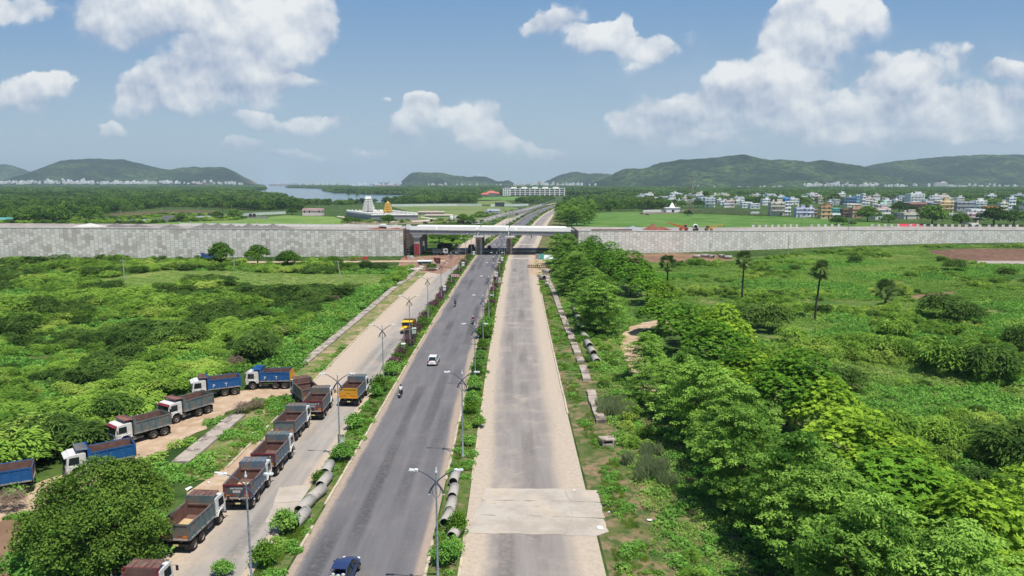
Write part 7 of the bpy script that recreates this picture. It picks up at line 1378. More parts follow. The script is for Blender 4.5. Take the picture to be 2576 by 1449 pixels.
def crane(u, Y, mat, flip, label, s=1.0, up=.26):
    X = (u-CX)/FPX*Y; z = onR(u, Y); root = empty('mobile_crane', (X, Y, z), 0, label, 'crane', None, (s*flip, s, s)); b = MB(); b.box(-2.4, 1.2, -.8, .8, .7, 1.2); b.box(-2.0, -.6, -.75, .75, 1.2, 1.9); b.build('body', mat, root, bevel=.05)
    c = MB(); c.hexa([(-.5, -.7, 1.2), (1.0, -.7, 1.2), (1.0, .7, 1.2), (-.5, .7, 1.2), (-.4, -.65, 2.7), (.8, -.65, 2.7), (.8, .65, 2.7), (-.4, .65, 2.7)]); co = c.build('cab', M('cab_frame_grey', S(176, 160, 150), .6, .1), root); w = MB(); w.box(-.3, .7, -.72, -.70, 1.7, 2.5); w.build('window', glass_m, co); r_ = MB(); r_.box(-.55, 1.0, -.8, .8, 2.703, 2.82); r_.build('cab_roof', mat, co)
    for x, r in ((-1.9, .45), (.7, .75)):
        for y in (-.85, .85): t = MB(); t.tube([(x, y-.2, r), (x, y+.2, r)], r, 16); wh = t.build('wheel', rub, root); q = MB(); q.tube([(x, y-.22, r), (x, y+.22, r)], r*.5, 12); q.build('rim', mat, wh)
    bm = MB(); a = Vector((-.8, 0, 1.6)); e = Vector((-8.5, 0, 1.6+8.5*up)); d = (e-a).normalized(); nn = Vector((-d.z, 0, d.x))
    for i, (w0, w1, t0, t1) in enumerate(((.38, .32, 0, .55), (.26, .22, .5, .82), (.18, .14, .8, 1.0))): p0, p1 = a.lerp(e, t0), a.lerp(e, t1); bm.hexa([p0-nn*w0+Vector((0, -w0, 0)), p1-nn*w1+Vector((0, -w1, 0)), p1-nn*w1+Vector((0, w1, 0)), p0-nn*w0+Vector((0, w0, 0)), p0+nn*w0+Vector((0, -w0, 0)), p1+nn*w1+Vector((0, -w1, 0)), p1+nn*w1+Vector((0, w1, 0)), p0+nn*w0+Vector((0, w0, 0))])
    bm.build('boom', mat, root); h = MB(); h.tube([e, e-Vector((.1, 0, 1.0))], .05, 5); h.ball(e-Vector((.1, 0, 1.1)), .18, 8); h.build('hook', blk_m, root)
    return root
crane(1722, 300, or_m, 1, 'bright orange mobile crane with its boom to the left on the right embankment', .9, .26); crane(1780, 303, ye_m, -1, 'yellow mobile crane with its boom to the right on the right embankment', .8, .2)
X = (1748-CX)/FPX*300; mx = empty('concrete_mixer', (X, 300, onR(1748, 300)), 0, 'dark round-mouthed concrete mixer between the orange and yellow cranes', 'concrete mixer'); b = MB(); xf = Matrix.Translation((0, 0, 1.7)) @ Matrix.Rotation(R(80), 4, 'X'); b.lathe([(.5, -1.3), (1.1, -.5), (1.2, .3), (.75, 1.1), (.72, 1.12)], 18, 0, True, xf); b.build('drum', boxw, mx); b = MB(); b.lathe([(.001, 1.0), (.72, 1.125)], 18, 0, True, xf); b.build('drum_mouth', blk_m, mx); b = MB(); b.box(-.5, 1.0, -.9, .9, .1, .7); [b.tube([(x, -1.0, .35), (x, -.8, .35)], .35, 12) for x in (-.4, .8)]; [b.tube([(x, .8, .35), (x, 1.0, .35)], .35, 12) for x in (-.4, .8)]; b.hexa([(.2, -1.2, .5), (1.3, -1.2, .3), (1.3, 0, .3), (.2, 0, .5), (-.1, -1.0, 2.0), (.5, -1.0, 1.9), (.5, 0, 1.9), (-.1, 0, 2.0)]); b.build('frame', blk_m, mx)
p = P(963, 571, 284); tr = empty('tractor', (p.x, 284, onL(963, 284)), R(70), 'small vehicle under a white canopy on the left embankment', 'tractor'); b = MB(); b.box(-.5, .5, -.9, 1.6, .6, 1.2); b.build('body', kp_, tr); b = MB(); b.hexa([(-1, -1.2, 1.95), (1, -1.2, 1.95), (1, .9, 1.95), (-1, .9, 1.95), (-.8, -1, 2.2), (.8, -1, 2.2), (.8, .7, 2.2), (-.8, .7, 2.2)]); [b.tube([(x, y, .9), (x, y, 1.96)], .04, 5) for x in (-.8, .8) for y in (-1, .7)]; b.build('canopy', boxw, tr); [wheel(tr, x, y, r, .3, 1 if x > 0 else -1) for x, y, r in ((-.75, -.6, .6), (.75, -.6, .6), (-.65, 1.3, .4), (.65, 1.3, .4))]
# things left around the abutments
p = G(1068, 667); q = empty('trailer_tank', (p.x, p.y, 0), R(-86), 'white-roofed dark green trailer parked at the rubble left of the road', 'trailer'); b = MB(); b.box(-1.0, 1.0, -2.3, 2.3, .55, 1.4); b.build('box', P_green, q); b = MB(); b.prism([(-1.1, 1.403), (1.1, 1.403), (.8, 1.75), (-.8, 1.75)], 'y', -2.45, 2.45); b.build('roof', boxw, q); [wheel(q, x, y, .38, .22, 1 if x > 0 else -1) for x in (-.95, .95) for y in (-1.4, 1.4)]
p = G(1100, 668); q = empty('notice_hoarding', (p.x, p.y, 0), R(8), 'dark maroon hoarding board standing at the left road edge before the bridge', 'hoarding'); b = MB(); b.prism([(-1.25, 2.75), (1.2, 2.6), (1.05, .55), (-.9, .85)], 'y', -.06, .06); o = b.build('panel', bdm, q); b = MB(); [b.box(-.5+.15*i, .45-.1*i, -.066, -.061, 1.95-.35*i, 2.07-.35*i) for i in range(3)]; b.build('text_lines', M('text_faded', S(150, 120, 110), .7, .1), o); b = MB(); [b.tube([(x, .08, 0), (x, .08, 2.4)], .06, 5) for x in (-.8, .95)]; b.build('post', signpost, q)
rock_m = M('rubble_white', S(206, 200, 186), .95, .15, 2)
def rubble(u, v, r, label, seed):
    r_ = np.random.default_rng(seed); b = MB(); p = G(u, v)
    for i in range(9): x, y = r_.normal()*r, r_.normal()*r*.5; s = r*(.35+.3*r_.random()); b.ball((x, y, s*.5), (s, s*(.6+.4*r_.random()), s*.7), 7)
    o = b.build('rubble_pile', rock_m); o.location = (p.x, p.y, 0); tag(o, label, 'rubble', 'rubble piles left of the bridge')
rubble(1024, 677, 1.1, 'white rubble pile at the end of the drain, left', 1); rubble(1044, 680, 1.2, 'white rubble pile at the end of the drain, right', 2); rubble(1060, 672, .8, 'pale rubble beside the trailer', 3); rubble(1090, 677, .9, 'pale rubble next to the maroon hoarding', 4)
for i, (u, v, lb) in enumerate([(897, 652, 'red plastic barrier at the wall foot, left one'), (919, 652, 'red plastic barrier at the wall foot, right one'), (1026, 652, 'red plastic barrier beside the scaffold')]):
    p = G(u, v); b = MB(); b.prism([(-.3, 0), (.3, 0), (.2, .35), (.1, .9), (-.1, .9), (-.2, .35)], 'x', -.9, .9); o = b.build('traffic_barrier', chr_, None, (p.x, p.y, .02)); tag(o, lb, 'barrier', 'red barriers')
p = G(1035, 652); b = MB(); b.box(-.9, .9, -.5, .5, 0, .9); b.box(-.6, .5, -.4, .4, .903, 1.3); b.box(-1.5, -1.0, -.4, .4, 0, 1.4); o = b.build('concrete_block', cop_m, None, (p.x, p.y, 0), .06); tag(o, 'stacked concrete blocks under the scaffold at the left abutment', 'concrete block')
# shelter with green tarp, rebar cage and a flat white sheet right of the road
p = G(1378, 652); q = empty('tarp_shelter', (p.x, p.y, 0), 0, 'low shelter with green and white tarpaulin under the bridge end', 'shelter'); b = MB(); b.prism([(-1.6, 0), (1.6, 0), (0, 2.1)], 'x', -2.9, -1.5); b.build('green_tarp', M('tarp_green', S(58, 134, 116), .8, .12), q); b = MB(); b.prism([(-1.9, 0), (1.5, 0), (.1, 1.6)], 'x', -1.497, 3.6); b.build('white_tarp', M('tarp_white', S(204, 212, 214), .7, .08), q); b = MB(); b.box(-4.6, -3.1, -.4, .8, 0, 1.9); b.build('sheet_booth', M('tin_grey', S(150, 154, 158), .5, .12), q)
p = G(1389, 656); b = MB(); b.lathe([(.001, .12), (1.6, .1), (1.9, 0)][::-1], 16, 0, False, None, 1.3, .5); o = b.build('white_sheet', boxw, None, (p.x, p.y, .02)); tag(o, 'flat white sheet lying in front of the tarpaulin shelter', 'sheet')
p = G(1357, 674); b = MB(); [b.box(-4, 4, y-.08, y+.08, z, z+.08) for y in (-.45, .45) for z in (.1, .85)]; [b.box(x-.05, x+.05, -.53, .53, .1, .93) for x in np.arange(-3.9, 4, .65)]; o = b.build('rebar_cage', M('rebar_rust', S(120, 92, 70), .85, .2), None, (p.x, p.y, .02)); o.rotation_euler = (0, 0, R(-14)); tag(o, 'long rusty rebar cage lying by the right service road before the bridge', 'rebar cage')
p = G(1352, 688); b = MB(); b.box(-.3, .3, -.2, .2, 0, .5); b.box(-.2, .2, -.15, .15, .5, .62); o = b.build('milestone', boxw, None, (p.x+2.2, p.y, 0), .04); tag(o, 'small white marker stone beside the pipe pile', 'marker stone')
# litter
rl = random.Random(5); litw = M('litter_white', S(222, 222, 218), .8, .06)
b = MB(); b.add([(-.2, -.12, .0), (.18, -.14, .03), (.22, .12, .0), (.02, .2, .07), (-.2, .13, .02)], [(0, 1, 2, 3, 4)]); lt = None
for i, (u, v) in enumerate([(520, 1160), (545, 1190), (600, 1105), (580, 1150), (640, 1090), (500, 1200), (668, 1075), (555, 1060), (700, 1080), (475, 1230), (525, 1215), (650, 1110), (1655, 1160), (1640, 1050), (1590, 1290), (1570, 1330), (1505, 1235), (1695, 1310)]):
    p = G(u, v) if u < 1500 else G(u-60, v)
    if lt is None: lt = b.build('litter', litw); o = lt
    else: o = lt.copy(); col.objects.link(o)
    o.location = (p.x, p.y, .06); o.rotation_euler = (rl.uniform(-.2, .2), rl.uniform(-.2, .2), rl.uniform(0, 6)); s = rl.uniform(.7, 1.5); o.scale = (s, s, s); tag(o, 'scrap of white litter on the ground beside the road', 'litter', 'litter along the road')
# ------------------------------------------------------------------ temple
tw = M('temple_white', S(238, 237, 230), .8, .06, .3, S(188, 188, 184), .5, .6); tgm = M('temple_grey_wall', S(150, 154, 158), .85, .08, .3, S(130, 132, 134), .25, .58); gold = M('temple_gold', S(240, 204, 104), .45, .12, .8, S(206, 150, 62), 1.4, .62, metal=.15); gold2 = M('temple_gold_base', S(190, 140, 100), .7, .15, .8); tdk = M('temple_shadow_niche', S(74, 70, 66), .9, .1); tdk2 = M('temple_stone_blue', S(150, 160, 168), .85, .1)
A0 = G(934.9, 553.4); A1 = G(1052, 553.0); A3 = G(871.3, 543.5); A2 = A1+(A3-A0)
tm = empty('temple', (A0.x, A0.y, 0), 0, 'walled temple compound with a tall white gateway tower and a golden shrine tower', 'temple')
def rel(v): return Vector((v.x-A0.x, v.y-A0.y, v.z if len(v) > 2 else 0))
b = MB(); q4 = [rel(A0), rel(A1), rel(A2), rel(A3)]; ctr = sum(q4, Vector())/4
def ring(mb, f0, f1, z0, z1, mi=0):
    o = [ctr+(p-ctr)*f0 for p in q4]; i_ = [ctr+(p-ctr)*f1 for p in q4]
    for k in range(4):
        a, c, d, e = o[k], o[(k+1) % 4], i_[(k+1) % 4], i_[k]; zz = lambda p, z: Vector((p.x, p.y, z)); mb.hexa([zz(a, z0), zz(c, z0), zz(d, z0), zz(e, z0), zz(a, z1), zz(c, z1), zz(d, z1), zz(e, z1)], mi)
ring(b, 1, .97, -.2, 3.6); b.build('compound_wall', tgm, tm)
b = MB(); ring(b, 1.015, .965, 3.603, 4.0); ring(b, 1.0, .975, 4.003, 4.7)
for k in range(4):
    a, c = q4[k], q4[(k+1) % 4]; n_ = int((c-a).length/3.2)
    for i in range(n_): p = ctr+(a.lerp(c, (i+.5)/n_)-ctr)*.988; b.ball((p.x, p.y, 4.95), (.55, .55, .6), 7)
b.build('wall_cornice', tw, tm)
b = MB(); o = [ctr+(p-ctr)*.965 for p in q4]; b.add([(p.x, p.y, 3.2) for p in o], [(0, 1, 2, 3)]); i_ = [ctr+(p-ctr)*.6 for p in q4]; b.hexa([(p.x, p.y, 3.21) for p in i_]+[(p.x, p.y, 4.6) for p in i_]); b.build('roof_terrace', M('terrace_pale', S(196, 190, 182), .9, .1, .2), tm)
def tower(px_b, Y, w0, w1, dpt, zb, H_, tiers, m, md, name, top):
    c = rel(P(px_b, 527, Y)); c.z = 0; b = MB(); d = MB(); t = MB(); z = zb
    b.box(c.x-w0*1.06, c.x+w0*1.06, c.y-dpt*1.06, c.y+dpt*1.06, 0, zb)
    for i in range(tiers):
        f = i/tiers; w = w0+(w1-w0)*f; dd = dpt+(dpt*.45-dpt)*f; h = H_*.86/tiers*(1.12-.24*f); b.box(c.x-w*.9, c.x+w*.9, c.y-dd*.9, c.y+dd*.9, z, z+h*.72)
        b.hexa([(c.x-w*.9, c.y-dd*.9, z+h*.72), (c.x+w*.9, c.y-dd*.9, z+h*.72), (c.x+w*.9, c.y+dd*.9, z+h*.72), (c.x-w*.9, c.y+dd*.9, z+h*.72), (c.x-w*1.05, c.y-dd*1.05, z+h*.86), (c.x+w*1.05, c.y-dd*1.05, z+h*.86), (c.x+w*1.05, c.y+dd*1.05, z+h*.86), (c.x-w*1.05, c.y+dd*1.05, z+h*.86)]); b.box(c.x-w*.98, c.x+w*.98, c.y-dd*.98, c.y+dd*.98, z+h*.86, z+h)
        k = max(3, int(w*2/1.0))
        for j in range(k):
            x = c.x-w*.85+w*1.7*(j+.5)/k
            if abs(x-c.x) < w*.16: continue
            b.ball((x, c.y-dd*.95, z+h*1.05), (.30, .25, h*.22), 6); d.box(x-.16, x+.16, c.y-dd*.9-.03, c.y-dd*.9-.003, z+h*.15, z+h*.6)
        d.box(c.x-w*.11, c.x+w*.11, c.y-dd*.9-.05, c.y-dd*.9-.004, z+.05, z+h*.66)
        for s in (-1, 1):
            for j in range(3): y = c.y-dd*.6+dd*.6*j; b.ball((c.x+s*w*.95, y, z+h*1.05), (.25, .3, h*.22), 6)
        z += h
    w, dd = w1, dpt*.5
    if top == 'barrel':
        b.prism([(c.y-dd*.9+dd*1.8*q/8, z+H_*.13*math.sin(math.pi*q/8)) for q in range(9)], 'x', c.x-w*1.05, c.x+w*1.05)
        for j in range(5): t.lathe([(.12, z+H_*.12), (.22, z+H_*.145), (.05, z+H_*.17), (.01, z+H_*.2)], 8, 0, True, Matrix.Translation((c.x-w*.8+w*.4*j, c.y, 0)))
    else:
        b.lathe([(w*.8, z), (w*.75, z+H_*.05), (w*1.0, z+H_*.08), (w*.85, z+H_*.14), (w*.35, z+H_*.2), (.1, z+H_*.22)], 14, 0, True, Matrix.Translation((c.x, c.y, 0))); t.lathe([(.25, z+H_*.2), (.4, z+H_*.24), (.1, z+H_*.28), (.01, z+H_*.36)], 8, 0, True, Matrix.Translation((c.x, c.y, 0)))
    o = b.build(name, m, tm); d.build('niche', md, o); t.build('finial', m, o)
tower(927.6, 592, 4.9, 2.1, 3.4, 4.6, 12.4, 7, tw, tdk, 'gateway_tower', 'barrel'); tower(976, 576, 3.3, 1.5, 3.3, 4.6, 8.0, 4, gold, gold2, 'shrine_tower', 'dome')
for i, (u, r) in enumerate(((945.5, 1.1), (958, 1.15), (966, .7), (940, .7))):
    c = rel(P(u, 527, 582)); b = MB(); b.box(c.x-r, c.x+r, c.y-r, c.y+r, 3.2, 5.2); b.ball((c.x, c.y, 5.6), (r, r, r*1.1), 10); b.build('shrine_dome', tw, tm)
b = MB(); gp = rel(G(890, 546)); b.box(gp.x-.5, gp.x+.6, gp.y-3, gp.y+2, 3.0, 4.4); 
# paved temple path
sheet('temple_path', wpoly([(846,545),(872,549),(906,557),(936,559),(1020,559),(1075,557),(1100,551),(1060,545),(1058,547),(1088,551.5),(1066,554.5),(1016,556.5),(940,556.5),(916,554.5),(880,547),(850,543.5)]), .09, M('pale_paving', S(206, 192, 176), .9, .12, .1, coord='World'))
# ------------------------------------------------------------------ houses
wn = M('window_dark', S(60, 60, 66), .4, .15); HM = {}
def hm_(c): 
    k = 'plaster_%02x%02x%02x' % c
    g_ = sum(c)/3; c = tuple(min(246, int(x*.84+g_*.16+22)) for x in c); return M(k, S(*c), .85, .05, .4, tuple(x*.78 for x in S(*c)[:3]), .35, .62, c2w=.12)
def house(x0, x1, vt_, vb, label, c, st=2, c2=None, opts='', cat_='house', name='house', dep=None, yaw=0.0, group=None):
    Y = G((x0+x1)/2, vb).y; k = Y/FPX*1.0; w = (x1-x0)*k; h = P(CX, vt_, Y).z; h = max(h, 2.2); X = ((x0+x1)/2-CX)*k; d = dep or min(max(w*.8, 6), 13)
    root = empty(name, (X, Y+d/2, 0), yaw, label, cat_, group); m = hm_(c); m2 = hm_(c2) if c2 else m; fh = h/st; b = MB()
    n_par = .12*fh; b.box(-w/2, w/2, -d/2, d/2, -.3, h-n_par*2); b2 = MB()
    for i in range(1, st+1): z = i*fh-n_par*2.4 if i == st else i*fh-.1; b2.box(-w/2-.35, w/2+.35, -d/2-.45, d/2+.1, z, z+.22)
    for (xa, xb, ya, yb) in ((-w/2, w/2, -d/2, -d/2+.15), (-w/2, w/2, d/2-.15, d/2), (-w/2, -w/2+.15, -d/2+.15, d/2-.15), (w/2-.15, w/2, -d/2+.15, d/2-.15)): b2.box(xa, xb, ya, yb, h-n_par*2+.003, h+.25)
    wo = b.build('wall', m, root); b2.build('parapet', m2, root)
    nw = max(2, min(4, int(w/4)))
    for i in range(st):
        for j in range(nw):
            x = -w/2+w*(j+.5)/nw; z = i*fh+fh*.36
            if (i*7+j*3+int(x0)) % 5 == 0 and i == 0: q = MB(); q.box(x-.55, x+.55, -d/2-.05, -d/2-.003, .1, min(2.2, fh*.7)); q.build('door', wn, root); continue
            if (i*5+j*7+int(x0)) % 4 == 1: continue
            q = MB(); q.box(x-.45, x+.45, -d/2-.05, -d/2-.003, z+fh*.06, z+fh*.34); q.box(x-.75, x+.75, -d/2-.5, -d/2-.003, z+fh*.4, z+fh*.4+.08); q.build('window', wn, root)
        for y in (-d/4, d/4):
            if abs(X) > 60: s = -1 if X > 0 else 1; q = MB(); xs_ = s*(w/2+.003); q.box(min(xs_, xs_+s*.05), max(xs_, xs_+s*.05), y-.5, y+.5, i*fh+fh*.36, i*fh+fh*.7); q.build('window', wn, root)
        if 'b' in opts and i > 0: q = MB(); q.box(-w*.42, w*.42, -d/2-1.3, -d/2-.46, i*fh-.1, i*fh+.08); q.box(-w*.42, w*.42, -d/2-1.35, -d/2-1.25, i*fh+.083, i*fh+.9); q.build('balcony', m2, root)
    if 's' in opts: q = MB(); q.box(w*.1, w*.42, -d*.05, d*.3, h-.2, h+2.3); q.box(w*.07, w*.45, -d*.1, d*.35, h+2.303, h+2.5); q.build('stair_head', m2, root)
    if 't' in opts: q = MB(); q.lathe([(.001, h+2.1), (.7, h+1.9), (.8, h+1.7), (.8, h+.6), (.001, h+.6)][::-1], 10, 0, True, Matrix.Translation((-w*.22, 0, 0))); q.build('water_tank', M('tank_white', S(222, 224, 226), .5, .05) if 'k' not in opts else blk_m, root)
    if 'r' in opts: q = MB(); q.prism([(-d/2-.8, h+.0), (d/2+.8, h+.0), (0, h+1.6)], 'x', -w/2-.5, w/2+.5); q.build('roof', M('roof_brown', S(138, 96, 86), .85, .15), root)
    return root
W_ = (226, 224, 220); C_ = (222, 214, 190); PK = (222, 196, 190); LV = (196, 192, 214); PE = (216, 178, 128); OR = (222, 148, 84); YE = (222, 186, 118); GR = (150, 150, 154); BR = (140, 108, 96); TQ = (120, 190, 180); LB = (134, 176, 202); BL = (72, 108, 150); BE = (196, 182, 158); MA = (110, 84, 88); GW = (198, 200, 204)
def h7(a, b_, t, v): return (1932+a/8, 1932+b_/8, 456.2+t/8, 456.2+v/8)
def h8(a, b_, t, v): return (2254+a/8, 2254+b_/8, 456.2+t/8, 456.2+v/8)
def h9(a, b_, t, v): return (1449+a/5.333, 1449+b_/5.333, 469.6+t/5.333, 469.6+v/5.333)
HS = [(h7(40, 310, 420, 690), 'beige three storey block with balconies and grey roof, left end of the village front', BE, 3, (214, 206, 188), 'bst'), (h7(320, 435, 400, 680), 'slim white tower house with a blue topped water tank', W_, 4, None, ''), (h7(550, 760, 535, 725), 'pale lavender two storey house behind the lattice pole', LV, 2, None, 'st'), (h7(765, 900, 540, 720), 'small white lavender house between the lavender and the peach house', (214, 212, 226), 2, None, 's'), (h7(905, 1030, 565, 710), 'brownish pink house left of the peach house', (184, 150, 130), 2, None, ''), (h7(1040, 1250, 505, 755), 'tall peach coloured three storey house with darker bands', PE, 3, (196, 140, 96), 's'), (h7(1270, 1430, 650, 745), 'low white house right of the peach house', W_, 1, None, ''), (h7(1480, 1650, 560, 720), 'brown unplastered house in the village front', BR, 2, None, ''), (h7(1665, 1870, 535, 730), 'peach brown two storey house beside the brown one', (196, 150, 122), 2, None, 'sk'), (h7(2150, 2440, 545, 770), 'white low house with an arched porch and pinkish roof wall', W_, 2, PK, 's'), (h7(1275, 1420, 540, 640), 'turquoise house behind the peach house', TQ, 2, None, ''), (h7(1370, 1510, 240, 420), 'white pink house at the back of the village', PK, 3, W_, 's'), (h7(1490, 1735, 320, 480), 'blue painted house in the middle of the village', BL, 2, (96, 130, 168), ''), (h7(1735, 1850, 290, 480), 'light blue three storey house', LB, 3, None, ''), (h7(1850, 1908, 245, 500), 'narrow white stair tower beside the light blue house', W_, 4, None, ''), (h7(1912, 2060, 335, 495), 'white house with two dark windows right of the stair tower', W_, 3, PK, 'st'), (h7(2062, 2200, 275, 420), 'beige grey house at the back, right of the stair tower', (204, 196, 180), 2, None, 's'), (h7(860, 980, 290, 420), 'pinkish stepped house among the coconut palms', (204, 176, 166), 2, None, 's'), (h7(975, 1070, 330, 450), 'beige house at the back among the palms', BE, 2, None, ''), (h7(640, 745, 300, 430), 'pale green roofed house behind the palms', (196, 206, 180), 2, None, 't'), (h7(1560, 1850, 455, 520), 'long low cream house before the blue houses', C_, 1, None, ''), (h7(2240, 2420, 330, 420), 'long grey house at the back', GR, 2, None, ''), (h7(2420, 2576, 330, 440), 'dark roofed house at the back', GR, 2, MA, ''), (h7(2060, 2160, 400, 520), 'cream small house left of the turquoise shrine', C_, 2, None, ''),
 (h8(230, 520, 250, 470), 'white four storey house with pink right side', W_, 4, None, 'bst'), (h8(255, 580, 460, 600), 'brown roofed long house', (150, 112, 100), 1, None, 'r'), (h8(560, 680, 320, 400), 'grey flat house right of the white four storey one', GW, 2, None, ''), (h8(672, 820, 285, 440), 'white three storey house at the back', W_, 3, None, 's'), (h8(665, 840, 440, 640), 'dark maroon unfinished house', MA, 3, (150, 150, 156), ''), (h8(850, 1115, 400, 640), 'yellow orange three storey house with a cream lower floor', YE, 3, (226, 206, 160), 'sb'), (h8(1130, 1220, 400, 520), 'white tiny house right of the yellow one', W_, 2, None, ''), (h8(1160, 1310, 320, 500), 'cream grey house behind, right of the yellow one', (206, 202, 190), 3, None, 's'), (h8(820, 1000, 310, 410), 'cream house above the yellow house', C_, 2, None, 's'), (h8(1010, 1110, 330, 410), 'white house with a tank above the yellow house', W_, 2, None, 't'), (h8(1165, 1530, 410, 600), 'long grey house with a wide shaded terrace', GR, 2, (170, 170, 178), ''), (h8(1540, 1770, 390, 560), 'white grey three storey house with wide ledges', GW, 3, W_, 'sb'), (h8(1485, 1755, 565, 750), 'white two storey house under the ledged house', W_, 2, None, 'b'), (h8(1405, 1640, 630, 850), 'pink two storey house at the foot of the village', PK, 2, (226, 206, 204), 'b'), (h8(1790, 2040, 510, 690), 'bright orange two storey house', OR, 2, (206, 124, 64), ''), (h8(2055, 2195, 430, 650), 'cream narrow house right of the orange one', C_, 3, None, 's'), (h8(2210, 2350, 330, 610), 'tall white narrow house at the right end of the village', W_, 4, (210, 212, 216), 's'), (h8(130, 440, 640, 760), 'beige low house with two small roof rooms', (206, 194, 178), 1, None, 'st'), (h8(-10, 130, 640, 740), 'grey low house beside the beige one', GR, 1, None, ''), (h8(1200, 1400, 660, 760), 'cream low house left of the pink one', C_, 1, (200, 196, 196), ''), (h8(2160, 2390, 690, 760), 'long low white shed at the right', W_, 1, None, ''), (h8(1790, 1990, 380, 450), 'cream house behind the orange one', C_, 2, None, 's'), (h8(2430, 2560, 390, 450), 'white house at the far right end', W_, 2, None, ''), (h8(2360, 2420, 380, 430), 'small white house right of the tall narrow one', W_, 1, None, ''), (h8(2420, 2600, 520, 640), 'grey roofed shed at the right edge', GR, 1, (120, 120, 120), ''), (h8(1380, 1500, 345, 420), 'pale blue white house behind the grey long one', (206, 214, 224), 2, None, ''), (h8(2440, 2600, 680, 790), 'low grey house at the right edge', (170, 168, 166), 1, None, ''), (h8(1010, 1150, 650, 740), 'small white hut below the yellow house', W_, 1, None, ''), (h8(0, 130, 290, 400), 'white grey house at the back left of the four storey one', GW, 2, None, ''), (h8(1490, 1640, 860, 920), 'little cream hut under the pink house', C_, 1, None, ''), (h8(120, 230, 330, 430), 'grey house left of the white four storey house', (176, 174, 172), 2, None, ''),
 (h9(1240, 1320, 120, 230), 'white narrow house behind the shrine', W_, 3, None, 's'), (h9(1590, 1690, 110, 200), 'lavender white house under the telecom mast', LV, 3, W_, 's'), (h9(1715, 1850, 150, 275), 'white three storey house with grey balconies right of the mast', W_, 3, GW, 'bs'), (h9(2210, 2345, 208, 285), 'white low house, left of a pair before the crop', W_, 2, None, ''), (h9(2320, 2450, 226, 295), 'grey roofed white house, right of a pair before the crop', W_, 2, GW, ''), (h9(2480, 2580, 165, 250), 'white house left of the beige block', W_, 2, None, 's'), (h9(2200, 2300, 140, 195), 'cream house behind the pair of white houses', C_, 2, None, ''), (h9(2290, 2400, 135, 185), 'cream house farther right behind the pair', (228, 216, 180), 2, None, ''), (h9(2000, 2110, 185, 280), 'pinkish house between trees', PK, 2, None, 's'), (h9(945, 1010, 138, 190), 'white house at the right grove', W_, 2, None, ''), (h9(1040, 1100, 140, 220), 'pinkish white house behind the compound wall', PK, 2, None, ''), (h9(1110, 1220, 130, 215), 'white house among palms, left of the narrow one', W_, 2, GW, ''), (h9(1340, 1410, 140, 190), 'white house at the back of the shrine', W_, 2, None, ''), (h9(1415, 1470, 145, 230), 'cream narrow house before the mast', C_, 2, None, 's'), (h9(1480, 1580, 150, 190), 'pale green house left of the mast', (196, 206, 180), 2, None, ''), (h9(1970, 2060, 225, 280), 'white low house below the pinkish one', W_, 1, None, ''), (h9(2140, 2200, 105, 140), 'white small house at the back by the yellowish tree', W_, 1, None, ''), (h9(2490, 2570, 110, 160), 'small white house far behind the white one', W_, 2, None, '')]
for i, (bx_, lb, c, st, c2, op) in enumerate(HS): house(*bx_, lb, c, st, c2, op, yaw=R((i*37 % 9)-4))
rv = random.Random(21)
for i in range(78):
    u = rv.uniform(1600, 2580) if i > 18 else rv.uniform(1590, 1990); v = 498+18*rv.random()+(10*rv.random() if u > 2050 else 0); wpx = rv.uniform(11, 24); hp = rv.uniform(8, 17)
    house(u, u+wpx, v-hp, v, 'pale crowded house in the body of the village, partly hidden by its neighbours', rv.choice([W_, W_, W_, GW, C_, PK, (212, 208, 204), BE]), rv.choice([1, 2, 2, 3]), rv.choice([None, W_, GW]), rv.choice(['', 's', 't', 's']), yaw=R(rv.uniform(-8, 8)), group='pale crowded houses of the village')
for (x, v, Y_) in ((2, 0, 0),):
    p = G(1980, 541); wt_ = MB(); wt_.lathe([(2.4, 12.3), (4.2, 14.0), (4.2, 14.3), (3.6, 14.303), (3.6, 15.2), (.01, 15.8)], 14); o = wt_.build('water_tank', M('tank_blue', S(60, 120, 176), .6, .1), None, (p.x, p.y+5, 0)); 
    o.location.z = P(1980, 506, p.y).z-12.2; tag(o, 'big blue rimmed water tank on top of the slim white tower house', 'water tank')
# turquoise shrine tower, white shrine with spire, compound wall, red shed
def spire(u, v, vt_, wpx, c, label, name):
    p = G(u, v); k = p.y/FPX; w = wpx*k/2; h = P(CX, vt_, p.y).z; root = empty(name, (p.x, p.y, 0), 0, label, 'shrine'); b = MB(); b.box(-w, w, -w*.8, w*.8, -.2, h*.42); b.build('hall', hm_(c), root); b = MB(); b.box(-w*1.08, w*1.08, -w*.88, w*.88, h*.42+.003, h*.47); b.build('cornice', tw, root)
    r_ = min(w, h*.45); b = MB(); b.lathe([(r_*.7, h*.47), (r_*.62, h*.6), (r_*.5, h*.62), (r_*.44, h*.74), (r_*.34, h*.76), (r_*.26, h*.88), (r_*.08, h*.93), (.02, h)], 12); b.build('spire', hm_(c), root); b = MB(); b.box(-w*.18, w*.18, -w*.8-.06, -w*.8-.003, 0, h*.25); b.build('door', wn, root)
spire(2225, 523, 503, 14, TQ, 'small turquoise shrine with a stepped dome in the village', 'shrine'); spire(1690, 533.5, 509, 34, (226, 228, 220), 'white shrine with a pointed spire at the edge of the right meadow', 'shrine')
CWp = [G(1618, 534.5), G(1663, 533.8)]; postwall('compound_wall', [(p.x, p.y, 0) for p in CWp], 2.4, 'plain white compound wall left of the white shrine', 6, .3)
p = G(2290, 577.5); k = p.y/FPX; root = empty('roofed_shed', (p.x, p.y, 0), 0, 'open shed with a bright red sloping roof behind the right embankment', 'shed'); w = 30*k; z1 = P(CX, 571.5, p.y).z; z2 = P(CX, 563.5, p.y+6).z
